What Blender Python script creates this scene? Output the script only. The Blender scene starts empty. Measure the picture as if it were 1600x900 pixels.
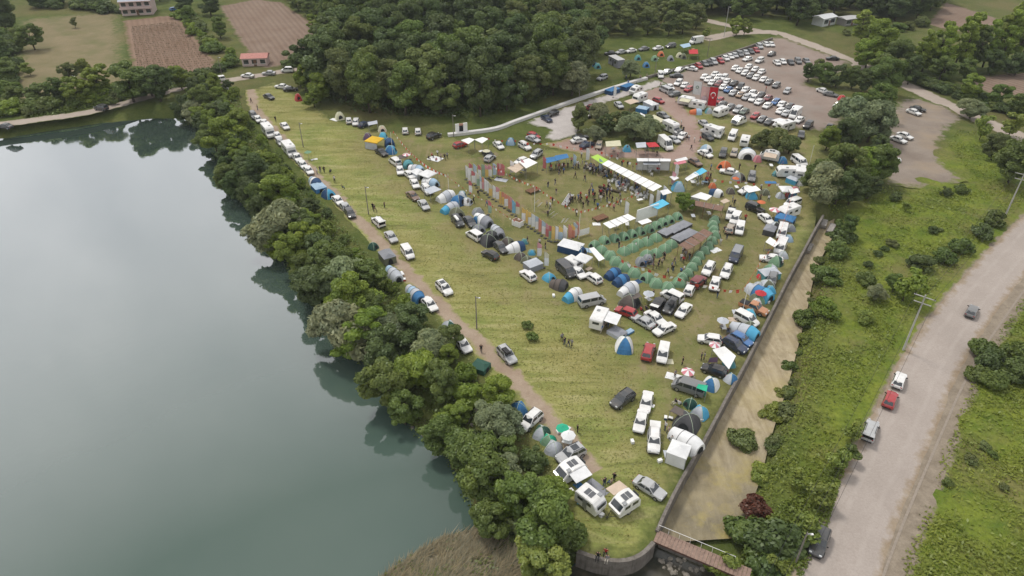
import bpy, bmesh, math, random
import numpy as np
from mathutils import Vector, Matrix
from mathutils.geometry import delaunay_2d_cdt
R = math.radians
rnd = random.Random(7)
rng = np.random.default_rng(7)
S = bpy.context.scene
COL = S.collection
# ------------------------------------------------------------------ camera, world, sun, exposure
F_PX, PITCH, CAM_H = 1080.0, R(34.4), 69.0
cam = bpy.data.cameras.new('camera'); cam_o = bpy.data.objects.new('camera', cam); COL.objects.link(cam_o)
cam.sensor_width = 36.0; cam.lens = 36.0 * F_PX / 1600.0; cam.clip_end = 9000; cam.clip_start = 0.5
cam_o.location = (0, 0, CAM_H); cam_o.rotation_euler = (R(90) - PITCH, 0, 0); S.camera = cam_o
SUN_EL, SUN_AZ = R(62), R(-42)            # azimuth measured from +Y towards +X
W = bpy.data.worlds.new('World'); S.world = W; W.use_nodes = True
wt = W.node_tree; wt.nodes.clear()
wo = wt.nodes.new('ShaderNodeOutputWorld'); wb = wt.nodes.new('ShaderNodeBackground'); wb.inputs['Strength'].default_value = 0.098
sky = wt.nodes.new('ShaderNodeTexSky'); sky.sky_type = 'NISHITA'; sky.sun_disc = False
sky.sun_elevation = SUN_EL; sky.sun_rotation = SUN_AZ; sky.air_density = 1.2; sky.dust_density = 2.5
wtc = wt.nodes.new('ShaderNodeTexCoord')
wn = wt.nodes.new('ShaderNodeTexNoise'); wn.inputs['Scale'].default_value = 2.2; wn.inputs['Detail'].default_value = 6; wn.inputs['Roughness'].default_value = 0.55
wr = wt.nodes.new('ShaderNodeValToRGB')
wr.color_ramp.elements[0].position = 0.30; wr.color_ramp.elements[0].color = (5.9, 5.95, 6.05, 1)
wr.color_ramp.elements[1].position = 0.72; wr.color_ramp.elements[1].color = (10.6, 10.3, 10.0, 1)
wm = wt.nodes.new('ShaderNodeMix'); wm.data_type = 'RGBA'; wm.inputs[0].default_value = 0.86
wt.links.new(wtc.outputs['Generated'], wn.inputs['Vector']); wt.links.new(wn.outputs['Fac'], wr.inputs[0])
wt.links.new(sky.outputs[0], wm.inputs[6]); wt.links.new(wr.outputs[0], wm.inputs[7])
wt.links.new(wm.outputs[2], wb.inputs['Color']); wt.links.new(wb.outputs[0], wo.inputs[0])
sun = bpy.data.lights.new('sun', 'SUN'); sun.energy = 1.5; sun.angle = R(10); sun.color = (1.0, 0.95, 0.87)
sun_o = bpy.data.objects.new('sun', sun); COL.objects.link(sun_o)
sun_dir = Vector((math.sin(SUN_AZ) * math.cos(SUN_EL), math.cos(SUN_AZ) * math.cos(SUN_EL), math.sin(SUN_EL)))
sun_o.rotation_euler = sun_dir.to_track_quat('Z', 'Y').to_euler()
vs = S.view_settings; vs.view_transform = 'Standard'; vs.look = 'None'; vs.gamma = 1; vs.exposure = 0.30; vs.use_curve_mapping = False
S.render.resolution_x = 1024; S.render.resolution_y = 576
S.cycles.max_bounces = 5; S.cycles.diffuse_bounces = 3; S.cycles.glossy_bounces = 2; S.cycles.transmission_bounces = 2
S.cycles.transparent_max_bounces = 4; S.cycles.caustics_reflective = False; S.cycles.caustics_refractive = False

# ------------------------------------------------------------------ pixel <-> ground
cP, sP = math.cos(PITCH), math.sin(PITCH)
def at(px, py, z=0.0):
    """point on the level plane z seen at photo pixel (px,py)"""
    u = (px - 800) / F_PX; v = (py - 450) / F_PX
    d = Vector((u, cP - v * sP, -sP - v * cP))
    t = (z - CAM_H) / d.z
    return Vector((d.x * t, d.y * t, z))
def pix(p):
    x, y, z = p[0], p[1], p[2] - CAM_H
    dep = y * cP - z * sP
    return 800 + F_PX * x / dep, 450 + F_PX * (-(y * sP + z * cP)) / dep
def head(px, py, ang, z=0.0):
    """world heading of an image direction (degrees, counter-clockwise from right)"""
    a = at(px, py, z); b = at(px + 3 * math.cos(R(ang)), py - 3 * math.sin(R(ang)), z)
    return math.atan2(b.y - a.y, b.x - a.x)
def PL(pts, z=0.0): return [at(x, y, z).xy for x, y in pts]

# ------------------------------------------------------------------ registry of things and their labels
REG = []
ORD = {1: 'first', 2: 'second', 3: 'third', 4: 'fourth', 5: 'fifth', 6: 'sixth', 7: 'seventh', 8: 'eighth', 9: 'ninth'}
def ordn(n):
    if n in ORD: return ORD[n]
    return str(n) + ('th' if 10 <= n % 100 <= 20 else {1: 'st', 2: 'nd', 3: 'rd'}.get(n % 10, 'th'))
def reg(o, desc, zone, cat, group=None):
    o['category'] = cat
    if group: o['group'] = group
    REG.append((o, desc, zone)); return o
def struct(o, kind='structure'): o['kind'] = kind; return o
def finish_labels():
    bpy.context.view_layer.update()
    d = {}
    for o, desc, zone in REG: d.setdefault((desc, zone), []).append(o)
    for (desc, zone), os_ in d.items():
        if len(os_) == 1: os_[0]['label'] = (desc + ' ' + zone).strip()
        else:
            os_.sort(key=lambda o: pix(o.matrix_world.translation)[0])
            for i, o in enumerate(os_):
                n = len(os_)
                t = 'leftmost' if i == 0 else 'rightmost' if i == n - 1 else ordn(i + 1) + ' from left'
                o['label'] = f'{desc} {zone}, {t}'
            if 'group' not in os_[0]:
                for o in os_: o['group'] = (desc + ' ' + zone)[:60]

# ------------------------------------------------------------------ mesh helpers
def link(o, parent=None):
    COL.objects.link(o)
    if parent is not None: o.parent = parent
    return o
def empty(name, loc=(0, 0, 0), rz=0.0, sc=1.0):
    o = bpy.data.objects.new(name, None); o.empty_display_size = 0.2; link(o)
    o.location = loc; o.rotation_euler = (0, 0, rz); o.scale = (sc, sc, sc) if not hasattr(sc, '__len__') else sc
    return o
def mesh(name, v, f, mats=(), fm=None, smooth=False):
    me = bpy.data.meshes.new(name); me.from_pydata([tuple(p) for p in v], [], f)
    for m in mats: me.materials.append(m)
    if fm is not None: me.polygons.foreach_set('material_index', np.array(fm, dtype=np.int32))
    if smooth: me.polygons.foreach_set('use_smooth', np.ones(len(me.polygons), dtype=bool))
    me.update(); return me
def mobj(name, me, parent=None, color=None):
    o = bpy.data.objects.new(name, me); link(o, parent)
    if color is not None: o.color = (*color[:3], 1)
    return o
class MB:
    """collects shapes with a material slot each"""
    def __init__(s): s.v = []; s.f = []; s.m = []
    def add(s, v, f, m=0):
        n = len(s.v); s.v += [tuple(p) for p in v]
        for q in f: s.f.append([i + n for i in q]); s.m.append(m)
        return s
    def box(s, c, d, m=0, rz=0.0, taper=1.0):
        x, y, z = d[0] / 2, d[1] / 2, d[2] / 2; t = taper
        v = [(-x, -y, -z), (x, -y, -z), (x, y, -z), (-x, y, -z), (-x * t, -y * t, z), (x * t, -y * t, z), (x * t, y * t, z), (-x * t, y * t, z)]
        cs, sn = math.cos(rz), math.sin(rz)
        v = [(c[0] + a * cs - b * sn, c[1] + a * sn + b * cs, c[2] + e) for a, b, e in v]
        return s.add(v, [(3, 2, 1, 0), (4, 5, 6, 7), (0, 1, 5, 4), (1, 2, 6, 5), (2, 3, 7, 6), (3, 0, 4, 7)], m)
    def tube(s, a, b, r0, r1=None, n=6, m=0, cap=True):
        a = Vector(a); b = Vector(b); r1 = r0 if r1 is None else r1
        d = (b - a).normalized(); q = d.to_track_quat('Z', 'Y')
        v = []
        for p, r in ((a, r0), (b, r1)):
            for i in range(n):
                t = 2 * math.pi * i / n; v.append(p + q @ Vector((r * math.cos(t), r * math.sin(t), 0)))
        f = [(i, (i + 1) % n, n + (i + 1) % n, n + i) for i in range(n)]
        if cap: f += [tuple(range(n - 1, -1, -1)), tuple(range(n, 2 * n))]
        return s.add(v, f, m)
    def quad(s, a, b, c, d, m=0): return s.add([a, b, c, d], [(0, 1, 2, 3)], m)
    def slab(s, pts, th, m=0):
        """closed sheet of thickness th below the given polygon"""
        n = len(pts); v = list(map(tuple, pts)) + [(p[0], p[1], p[2] - th) for p in pts]
        f = [tuple(range(n)), tuple(range(2 * n - 1, n - 1, -1))] + [(i, n + i, n + (i + 1) % n, (i + 1) % n) for i in range(n)]
        return s.add(v, f, m)
    def grid(s, P, m=0, closed=False):
        """P[i][j] points"""
        a = len(P); b = len(P[0]); v = [p for r in P for p in r]; f = []
        for i in range(a - 1):
            for j in range(b - 1 + (1 if closed else 0)):
                k = (j + 1) % b; f.append((i * b + j, i * b + k, (i + 1) * b + k, (i + 1) * b + j))
        return s.add(v, f, m)
    def me(s, name, mats, smooth=False): return mesh(name, s.v, s.f, mats, s.m, smooth)
    def obj(s, name, mats, parent=None, color=None, smooth=False): return mobj(name, s.me(name, mats, smooth), parent, color)
def set_attr(me, name, vals):
    a = me.attributes.new(name, 'FLOAT', 'POINT'); a.data.foreach_set('value', np.asarray(vals, dtype=np.float32))

# ------------------------------------------------------------------ material helpers
class NT:
    def __init__(s, name):
        s.mat = bpy.data.materials.new(name); s.mat.use_nodes = True; s.t = s.mat.node_tree; s.t.nodes.clear()
        s.out = s.t.nodes.new('ShaderNodeOutputMaterial'); s._pos = None
    def n(s, t, **kw):
        x = s.t.nodes.new('ShaderNode' + t)
        for k, v in kw.items(): setattr(x, k, v)
        return x
    def L(s, a, b): s.t.links.new(a, b)
    def val(s, sock, v):
        if isinstance(v, bpy.types.NodeSocket): s.L(v, sock)
        elif hasattr(v, '__len__') and len(v) == 3 and sock.type == 'RGBA': sock.default_value = (*v, 1)
        else: sock.default_value = v
    @property
    def pos(s):
        if s._pos is None: s._pos = s.n('NewGeometry').outputs['Position']
        return s._pos
    def mapped(s, scale=(1, 1, 1), rz=0.0):
        m = s.n('Mapping'); m.inputs['Scale'].default_value = scale; m.inputs['Rotation'].default_value = (0, 0, rz)
        s.L(s.pos, m.inputs['Vector']); return m.outputs[0]
    def noise(s, scale, detail=4, rough=0.55, vec=None, dist=0.0):
        x = s.n('TexNoise'); x.inputs['Scale'].default_value = scale; x.inputs['Detail'].default_value = detail
        x.inputs['Roughness'].default_value = rough; x.inputs['Distortion'].default_value = dist
        s.L(vec if vec is not None else s.pos, x.inputs['Vector']); return x.outputs['Fac']
    def rng(s, v, a, b, c=0.0, d=1.0):
        m = s.n('MapRange'); m.clamp = True
        s.val(m.inputs[0], v); m.inputs[1].default_value = a; m.inputs[2].default_value = b; m.inputs[3].default_value = c; m.inputs[4].default_value = d
        return m.outputs[0]
    def mix(s, fac, a, b, mode='MIX'):
        m = s.n('Mix', data_type='RGBA', blend_type=mode); s.val(m.inputs[0], fac); s.val(m.inputs[6], a); s.val(m.inputs[7], b); return m.outputs[2]
    def math(s, op, a, b=0.0):
        m = s.n('Math', operation=op); s.val(m.inputs[0], a); s.val(m.inputs[1], b); return m.outputs[0]
    def attr(s, name):
        a = s.n('Attribute'); a.attribute_name = name; return a.outputs['Fac']
    def principled(s, col, rough=0.8, bump=None, bstr=0.3, bdist=0.1, spec=0.3, **kw):
        p = s.n('BsdfPrincipled'); s.val(p.inputs['Base Color'], col); s.val(p.inputs['Roughness'], rough)
        p.inputs['Specular IOR Level'].default_value = spec
        for k, v in kw.items(): s.val(p.inputs[k], v)
        if bump is not None:
            b = s.n('Bump'); b.inputs['Strength'].default_value = bstr; b.inputs['Distance'].default_value = bdist
            s.L(bump, b.inputs['Height']); s.L(b.outputs[0], p.inputs['Normal'])
        s.L(p.outputs[0], s.out.inputs[0]); return s.mat
_flat = {}
def flat(name, col, rough=0.7, spec=0.3, var=0.12, metal=0.0):
    """plain surface with a little grain"""
    k = (name)
    if k not in _flat:
        t = NT(name); n = t.noise(3.0, 3)
        c = t.mix(t.rng(n, 0.3, 0.7), tuple(x * (1 - var) for x in col), tuple(min(1, x * (1 + var)) for x in col))
        _flat[k] = t.principled(c, rough, spec=spec, Metallic=metal)
    return _flat[k]
def objcol(name, rough=0.5, spec=0.4, coat=0.0, metal=0.0, weave=0.0, dirt=0.0):
    t = NT(name); oi = t.n('ObjectInfo').outputs['Color']; c = oi
    if weave: c = t.mix(t.rng(t.noise(0.9, 4), 0.3, 0.7), t.mix(weave, oi, (0.02, 0.02, 0.02)), oi)
    if dirt: c = t.mix(t.rng(t.noise(1.3, 5), 0.45, 0.75, 0, dirt), c, (0.22, 0.17, 0.12))
    kw = {'Coat Weight': coat, 'Coat Roughness': 0.05} if coat else {}
    b = t.noise(2.0, 3) if weave else None
    return t.principled(c, rough, bump=b, bstr=0.35, bdist=0.12, spec=spec, Metallic=metal, **kw)
PAINT = objcol('car paint', 0.28, 0.5, coat=0.6, dirt=0.25)
FABRIC = objcol('tent fabric', 0.75, 0.25, weave=0.18)
GLASS = flat('dark window glass', (0.030, 0.037, 0.044), 0.06, 1.0, 0.1)
TYRE = flat('tyre rubber', (0.018, 0.018, 0.018), 0.85)
RIM = flat('wheel rim', (0.35, 0.35, 0.36), 0.35, 0.5, 0.1, 0.6)
TRIM = flat('black plastic trim', (0.025, 0.025, 0.027), 0.6)
LAMP = flat('headlamp glass', (0.62, 0.64, 0.66), 0.12, 0.7)
REDL = flat('tail lamp red', (0.32, 0.015, 0.012), 0.2, 0.6)
WHITE = flat('white painted panel', (0.78, 0.78, 0.77), 0.45, 0.4, 0.04)
GREYM = flat('grey metal', (0.30, 0.31, 0.32), 0.45, 0.5, 0.08, 0.4)
DOORWAY_SHADE = flat('painted doorway shade', (0.02, 0.022, 0.024), 0.9)  # near-black colour that paints in the shade inside doorways
WOOD = flat('brown wood', (0.16, 0.085, 0.05), 0.8, 0.2, 0.3)
CONC = flat('weathered concrete', (0.30, 0.28, 0.26), 0.9, 0.2, 0.3)
PVC = flat('white tarpaulin', (0.80, 0.80, 0.79), 0.55, 0.3, 0.05)
SOLAR = flat('solar panel', (0.10, 0.105, 0.115), 0.2, 0.6)
# ------------------------------------------------------------------ terrain outlines (photo pixels -> ground)
LAKE_Z = -2.5
SHORE = [(0, 218), (60, 208), (150, 194), (230, 186), (285, 186), (318, 204), (340, 240), (362, 295), (398, 340), (428, 380), (452, 425),
         (480, 468), (520, 510), (556, 560), (604, 588), (612, 640), (650, 676), (684, 690), (700, 722), (716, 760), (738, 800), (742, 826), (690, 842), (640, 868), (590, 905), (540, 960)]
LAKE = PL(SHORE, LAKE_Z) + [Vector((-45, -60)), Vector((-420, -60)), Vector((-420, 150)), Vector((-230, 168))]
WALL_L = [(1286, 338), (1272, 362), (1256, 392), (1232, 436), (1207, 486), (1186, 527), (1166, 567), (1136, 622), (1101, 688), (1062, 756), (1042, 796), (1026, 832)]
BED_R = [(1304, 342), (1300, 372), (1284, 402), (1270, 440), (1262, 480), (1250, 530), (1232, 600), (1212, 660), (1200, 700), (1190, 745), (1172, 792), (1164, 840)]
wl = PL(WALL_L); br = PL(BED_R, -2.0)
CANAL = wl + [Vector((16, 38)), Vector((12, 20)), Vector((30, 20)), Vector((31, 38))] + br[::-1]
CURVE = [(1026, 832), (1021, 848), (1008, 862), (990, 873), (966, 877), (934, 873), (902, 862)]
cw = PL(CURVE)
FIELD = [(393, 140), (430, 128), (475, 152), (520, 186), (600, 205), (700, 212), (760, 225), (830, 232), (905, 235), (960, 245), (1050, 250), (1090, 200), (1060, 165),
         (1075, 160), (1160, 190), (1235, 200), (1290, 215), (1285, 240), (1272, 262), (1276, 330)] + WALL_L[1:] + CURVE[1:] + \
        [(872, 810), (862, 765), (846, 715), (826, 685), (796, 640), (766, 600), (735, 570), (696, 520), (656, 475), (626, 440), (586, 390), (546, 345), (506, 300), (466, 260), (426, 215), (398, 180)]
def seg_dist(P, poly, closed=True):
    A = np.array([tuple(p)[:2] for p in poly], float); B = np.roll(A, -1, 0)
    if not closed: A, B = A[:-1], B[:-1]
    best = np.full(len(P), 1e18)
    for a, b in zip(A, B):
        d = b - a; L2 = max(d @ d, 1e-9); t = np.clip(((P - a) @ d) / L2, 0, 1)
        q = P - (a + t[:, None] * d); best = np.minimum(best, (q * q).sum(1))
    return np.sqrt(best)
def inside(P, poly):
    A = np.array([tuple(p)[:2] for p in poly], float); B = np.roll(A, -1, 0); r = np.zeros(len(P), bool)
    for a, b in zip(A, B):
        c = (a[1] > P[:, 1]) != (b[1] > P[:, 1])
        with np.errstate(divide='ignore', invalid='ignore'):
            x = (b[0] - a[0]) * (P[:, 1] - a[1]) / (b[1] - a[1]) + a[0]
        r ^= c & (P[:, 0] < x)
    return r
def sstep(x, a, b): t = np.clip((x - a) / (b - a), 0, 1); return t * t * (3 - 2 * t)
def vnoise(P, s, seed=0):
    """cheap smooth value noise"""
    q = P / s + seed * 17.3; i = np.floor(q).astype(np.int64); f = q - i; f = f * f * (3 - 2 * f)
    def h(a, b): x = np.sin(a * 127.1 + b * 311.7 + seed) * 43758.5453; return x - np.floor(x)
    a = h(i[:, 0], i[:, 1]); b = h(i[:, 0] + 1, i[:, 1]); c = h(i[:, 0], i[:, 1] + 1); d = h(i[:, 0] + 1, i[:, 1] + 1)
    return (a * (1 - f[:, 0]) + b * f[:, 0]) * (1 - f[:, 1]) + (c * (1 - f[:, 0]) + d * f[:, 0]) * f[:, 1]
ROAD_C = [(1262, 1000), (1308, 900), (1343, 810), (1380, 728), (1418, 645), (1452, 572), (1495, 505), (1540, 447), (1590, 390), (1640, 340), (1700, 290)]
road_w = PL(ROAD_C)
MEADOW = PL([(1290, 300), (1380, 290), (1480, 200), (1600, 215), (1800, 240), (1800, 1000), (1150, 1000), (1165, 840), (1200, 700), (1262, 480), (1300, 360)])
field_w = PL(FIELD)
OUT = cw + [at(872, 900, -2.5).xy, Vector((2, 20)), Vector((33, 20)), Vector((31, 38)), at(1175, 892, -2).xy]
def height(P):
    P = np.asarray(P, float); z = np.zeros(len(P))
    dl = seg_dist(P, LAKE); il = inside(P, LAKE)
    z += np.where(il, LAKE_Z - np.minimum(dl * 0.5, 4), LAKE_Z * (1 - sstep(dl, 0.0, 8.0)))
    dc = seg_dist(P, CANAL); ic = inside(P, CANAL)
    dwl = seg_dist(P, wl + cw[1:], False); lft = dwl < dc + 0.3
    cz = np.where(ic, -2.6, -2.6 * (1 - sstep(dc, 0.2, 2.6)))
    z = np.minimum(z, cz)
    do = seg_dist(P, OUT); z = np.minimum(z, np.where(inside(P, OUT), -2.9, -2.9 * (1 - sstep(do, 0.1, 2.4))))
    m = inside(P, MEADOW); dr = seg_dist(P, road_w, False); dm = seg_dist(P, MEADOW)
    rel = (vnoise(P, 9, 1) - .5) * .9 + (vnoise(P, 3.2, 2) - .5) * .45
    z += np.where(m, rel * sstep(dr, 5.5, 11) * sstep(dm, 0, 6), 0)
    return z
def gz(x, y): return float(height(np.array([[x, y]]))[0])
# ------------------------------------------------------------------ ground colours (built inside each node tree)
def c_field(t):
    big = t.noise(0.035, 5, 0.6); mid = t.noise(0.16, 5, 0.62); st = t.noise(1.0, 5, 0.62, t.mapped((0.10, 0.55, 1), R(12)), 0.6); fine = t.noise(2.6, 3, 0.7)
    c = t.mix(t.rng(mid, 0.35, 0.65), (0.180, 0.224, 0.055), (0.310, 0.312, 0.102))
    c = t.mix(t.rng(big, 0.44, 0.62), c, (0.275, 0.248, 0.092))
    c = t.mix(t.rng(st, 0.50, 0.68, 0, .75), c, (0.395, 0.360, 0.172))
    c = t.mix(t.rng(st, 0.47, 0.30, 0, .75), c, (0.110, 0.122, 0.036))
    c = t.mix(t.rng(fine, 0.35, 0.7, 0, .5), c, (0.10, 0.105, 0.032))
    camp = t.rng(t.math('ADD', t.attr('camp'), t.rng(mid, 0.3, 0.7, -.25, .25)), 0.25, 0.75)      # trodden shorter turf among the tents
    c = t.mix(t.math('MULTIPLY', camp, 0.8), c, t.mix(t.rng(mid, 0.35, 0.62), (0.100, 0.112, 0.036), (0.200, 0.172, 0.080)))
    worn = t.noise(0.33, 4, 0.6); tr = t.noise(1.0, 3, 0.5, t.mapped((0.9, 0.06, 1), R(-14)), 0.4)
    c = t.mix(t.math('MULTIPLY', camp, t.rng(tr, 0.58, 0.70, 0, .45)), c, (0.255, 0.205, 0.120))
    return t.mix(t.math('MULTIPLY', camp, t.rng(worn, 0.56, 0.68, 0, .7)), c, (0.235, 0.185, 0.115)), fine
def c_rough(t):
    big = t.noise(0.03, 4, 0.6); mid = t.noise(0.22, 5, 0.65); fine = t.noise(1.6, 4, 0.7)
    lush = t.attr('lush')
    a = t.mix(t.rng(mid, 0.33, 0.66), (0.062, 0.088, 0.022), (0.125, 0.145, 0.042))
    a = t.mix(t.rng(big, 0.45, 0.65), a, (0.155, 0.135, 0.060))
    b = t.mix(t.rng(mid, 0.33, 0.66), (0.100, 0.150, 0.022), (0.200, 0.235, 0.036))
    b = t.mix(t.rng(t.noise(0.09, 5, .65), 0.48, 0.66, 0, .75), b, (0.185, 0.160, 0.070))
    c = t.mix(lush, a, b)
    c = t.mix(t.rng(fine, 0.4, 0.75, 0, .65), c, (0.050, 0.072, 0.014))
    return c, fine
def c_soil(t, a, b, sc=0.3, peb=None):
    n = t.noise(sc, 6, 0.65); f = t.noise(3.5, 4, 0.7)
    c = t.mix(t.rng(n, 0.32, 0.68), a, b)
    c = t.mix(t.rng(f, 0.35, 0.75, 0, .4), c, tuple(x * .6 for x in a))
    if peb: c = t.mix(t.rng(t.noise(0.09, 4), 0.5, 0.7, 0, .7), c, peb)
    return c, f
def edged(name, fn, around, width, amp, bstr=0.4, bd=0.08, ramp=(0.0, 1.0), rough=0.9):
    """surface that breaks up into its surroundings along a ragged edge"""
    t = NT(name); c, b = fn(t); g, _ = around(t)
    e = t.math('ADD', t.math('DIVIDE', t.attr('edge'), width), t.rng(t.noise(0.55, 5, 0.65), 0.25, 0.75, -amp, amp))
    return t.principled(t.mix(t.rng(e, 0.1, 0.9), g, c), rough, bump=b, bstr=bstr, bdist=bd, spec=0.15)
tg = NT('rough grass ground'); _c, _b = c_rough(tg); M_GROUND = tg.principled(_c, 0.95, bump=_b, bstr=0.8, bdist=0.25, spec=0.1)
M_FIELD = edged('mown field grass', c_field, c_rough, 2.5, 0.6, 0.5, 0.10)
M_TRACK = edged('worn dirt track', lambda t: c_soil(t, (0.300, 0.225, 0.165), (0.400, 0.320, 0.245)), c_field, 0.9, 0.9)
def c_road(t):
    c, f = c_soil(t, (0.345, 0.300, 0.268), (0.405, 0.355, 0.320), 0.15)
    w = t.math('SINE', t.math('MULTIPLY', t.attr('edge'), 3.3)); n = t.noise(0.5, 4, .6)
    c = t.mix(t.math('MULTIPLY', t.rng(w, .2, 1, 0, .5), t.rng(n, .35, .7)), c, (0.435, 0.388, 0.352))
    return t.mix(t.rng(t.noise(.25, 6, .7), .55, .75, 0, .45), c, (0.28, 0.235, 0.205)), f
M_ROAD = edged('pale compacted road', c_road, lambda t: c_soil(t, (0.25, 0.19, 0.13), (0.33, 0.27, 0.2)), 1.1, 0.8, 0.15)
M_VERGE = edged('roadside earth', lambda t: c_soil(t, (0.20, 0.165, 0.125), (0.32, 0.27, 0.21), 0.6), c_rough, 0.7, 1.0, 0.6)
M_LANE = edged('pale country lane', lambda t: c_soil(t, (0.360, 0.300, 0.255), (0.430, 0.370, 0.320), 0.2), c_rough, 0.8, 0.7)
M_PARK = edged('car park gravel', lambda t: c_soil(t, (0.240, 0.185, 0.155), (0.320, 0.260, 0.225), 0.12, (0.250, 0.225, 0.200)), c_rough, 2.5, 0.8)
M_LOT = edged('dark gravel', lambda t: c_soil(t, (0.215, 0.175, 0.145), (0.300, 0.255, 0.215), 0.15, (0.300, 0.235, 0.165)), c_rough, 2.0, 0.9)
M_PINK = edged('reddish trodden earth', lambda t: c_soil(t, (0.300, 0.205, 0.170), (0.370, 0.280, 0.240), 0.2), c_field, 1.6, 0.8)
M_CHALK = edged('white gravel', lambda t: c_soil(t, (0.420, 0.385, 0.370), (0.520, 0.485, 0.465), 0.25), c_rough, 1.2, 0.7)
M_DRY = edged('dry grass plot', lambda t: c_soil(t, (0.170, 0.150, 0.075), (0.250, 0.200, 0.120), 0.1, (0.115, 0.125, 0.045)), c_rough, 5, 0.8)
def ROWS(a, b, c, d): p, q = at(a, b), at(c, d); return R(90) - math.atan2(q.y - p.y, q.x - p.x)
def furrow(name, ang, a, b):
    t = NT(name); w = t.n('TexWave', wave_type='BANDS', bands_direction='X'); w.inputs['Scale'].default_value = 0.15; w.inputs['Distortion'].default_value = 1.2; w.inputs['Detail'].default_value = 3
    w.inputs['Detail Scale'].default_value = 1.0
    t.L(t.mapped((1, 1, 1), ang), w.inputs['Vector'])
    n = t.noise(0.12, 5); c = t.mix(t.rng(n, 0.3, 0.7), a, b); c = t.mix(t.rng(w.outputs['Fac'], 0.0, 0.6, .28, 0), c, tuple(x * .6 for x in a))
    g, _ = c_rough(t)
    e = t.math('ADD', t.math('DIVIDE', t.attr('edge'), 1.8), t.rng(t.noise(0.4, 4), .25, .75, -.6, .6))
    return t.principled(t.mix(t.rng(e, .1, .9), g, c), 0.95, bump=w.outputs['Fac'], bstr=0.8, bdist=0.25, spec=0.1)
M_PL1 = furrow('ploughed brown soil', ROWS(195, 40, 208, 120), (0.205, 0.135, 0.095), (0.250, 0.175, 0.130))
M_PL2 = furrow('harrowed brown soil', ROWS(345, 15, 385, 80), (0.200, 0.140, 0.105), (0.245, 0.185, 0.145))
# ------------------------------------------------------------------ ground sheet
def axis(a, b, st, far, g=1.22):
    m = list(np.arange(a, b + 1e-6, st)); s = st; x = b
    while x < far: s *= g; x += s; m.append(x)
    s = st; x = a; lo = []
    while x > -far: s *= g; x -= s; lo.append(x)
    return np.array(lo[::-1] + m)
gx = axis(-205, 285, 1.6, 4000); gy = axis(-5, 385, 1.6, 4000)
GX, GY = np.meshgrid(gx, gy); P = np.stack([GX.ravel(), GY.ravel()], 1)
near = (P[:, 0] > -440) & (P[:, 0] < 330) & (P[:, 1] > -80) & (P[:, 1] < 400)
Z = np.zeros(len(P)); Z[near] = height(P[near])
nx, ny = len(gx), len(gy); idx = np.arange(nx * ny).reshape(ny, nx)
Fq = np.stack([idx[:-1, :-1], idx[:-1, 1:], idx[1:, 1:], idx[1:, :-1]], -1).reshape(-1, 4)
gme = bpy.data.meshes.new('ground'); gme.from_pydata(np.column_stack([P, Z]).tolist(), [], Fq.tolist()); gme.materials.append(M_GROUND)
LUSH = MEADOW
lush = np.zeros(len(P)); lush[near] = inside(P[near], LUSH) * sstep(seg_dist(P[near], LUSH), 0, 8)
set_attr(gme, 'lush', lush); gme.polygons.foreach_set('use_smooth', np.ones(len(gme.polygons), bool))
struct(mobj('ground', gme))
def lush_at(P): return inside(P, LUSH) * sstep(seg_dist(P, LUSH), 0, 8)
CAMP = PL([(575, 200), (700, 215), (900, 235), (1100, 180), (1290, 215), (1270, 330), (1190, 520), (1120, 650), (1060, 740), (1000, 640), (985, 560), (900, 480), (800, 440), (690, 350), (590, 250)])
def resample(pts, st):
    out = []
    n = len(pts)
    for i in range(n):
        a, b = Vector(pts[i]), Vector(pts[(i + 1) % n]); k = max(1, int((b - a).length / st))
        out += [a.lerp(b, j / k) for j in range(k)]
    return out
def sheet(name, poly, z, mat, st=2.0, jit=0.35, kind='structure', follow=False):
    b = resample(poly, 1.2); b = [Vector((p.x + rnd.uniform(-jit, jit), p.y + rnd.uniform(-jit, jit))) for p in b] if jit else [Vector(p) for p in b]
    A = np.array([tuple(p) for p in b]); lo, hi = A.min(0), A.max(0)
    g = np.stack(np.meshgrid(np.arange(lo[0], hi[0], st), np.arange(lo[1], hi[1], st)), -1).reshape(-1, 2)
    g = g + rng.uniform(-st * .3, st * .3, g.shape); g = g[inside(g, A)]; g = g[seg_dist(g, A) > 0.7]
    pts = b + [Vector(p) for p in g]; n = len(b)
    v, e, f, *_ = delaunay_2d_cdt(pts, [(i, (i + 1) % n) for i in range(n)], [list(range(n))], 1, 1e-4)
    V = np.array([tuple(p) for p in v]); ed = seg_dist(V, A)
    zz = (height(V) + z) if follow else np.full(len(V), z)
    me = mesh(name, np.column_stack([V, zz]), [list(q) for q in f], [mat])
    me.update()
    if len(me.polygons) and me.polygons[0].normal.z < 0: me.flip_normals()
    set_attr(me, 'edge', ed); set_attr(me, 'lush', lush_at(V))
    set_attr(me, 'camp', np.where(inside(V, CAMP), 0.5 + 0.5 * sstep(seg_dist(V, CAMP), 0, 14), 0.5 - 0.5 * sstep(seg_dist(V, CAMP), 0, 14)))
    return struct(mobj(name, me), kind)
def smooth_line(pts, st=1.5):
    P = [Vector(p) for p in pts]; P = [2 * P[0] - P[1]] + P + [2 * P[-1] - P[-2]]; out = []
    for i in range(1, len(P) - 2):
        k = max(2, int((P[i + 1] - P[i]).length / st))
        for j in range(k):
            t = j / k; a, b, c, d = P[i - 1:i + 3]
            out.append(0.5 * (2 * b + (c - a) * t + (2 * a - 5 * b + 4 * c - d) * t * t + (3 * b - 3 * c + d - a) * t ** 3))
    return out + [P[-2]]
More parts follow.
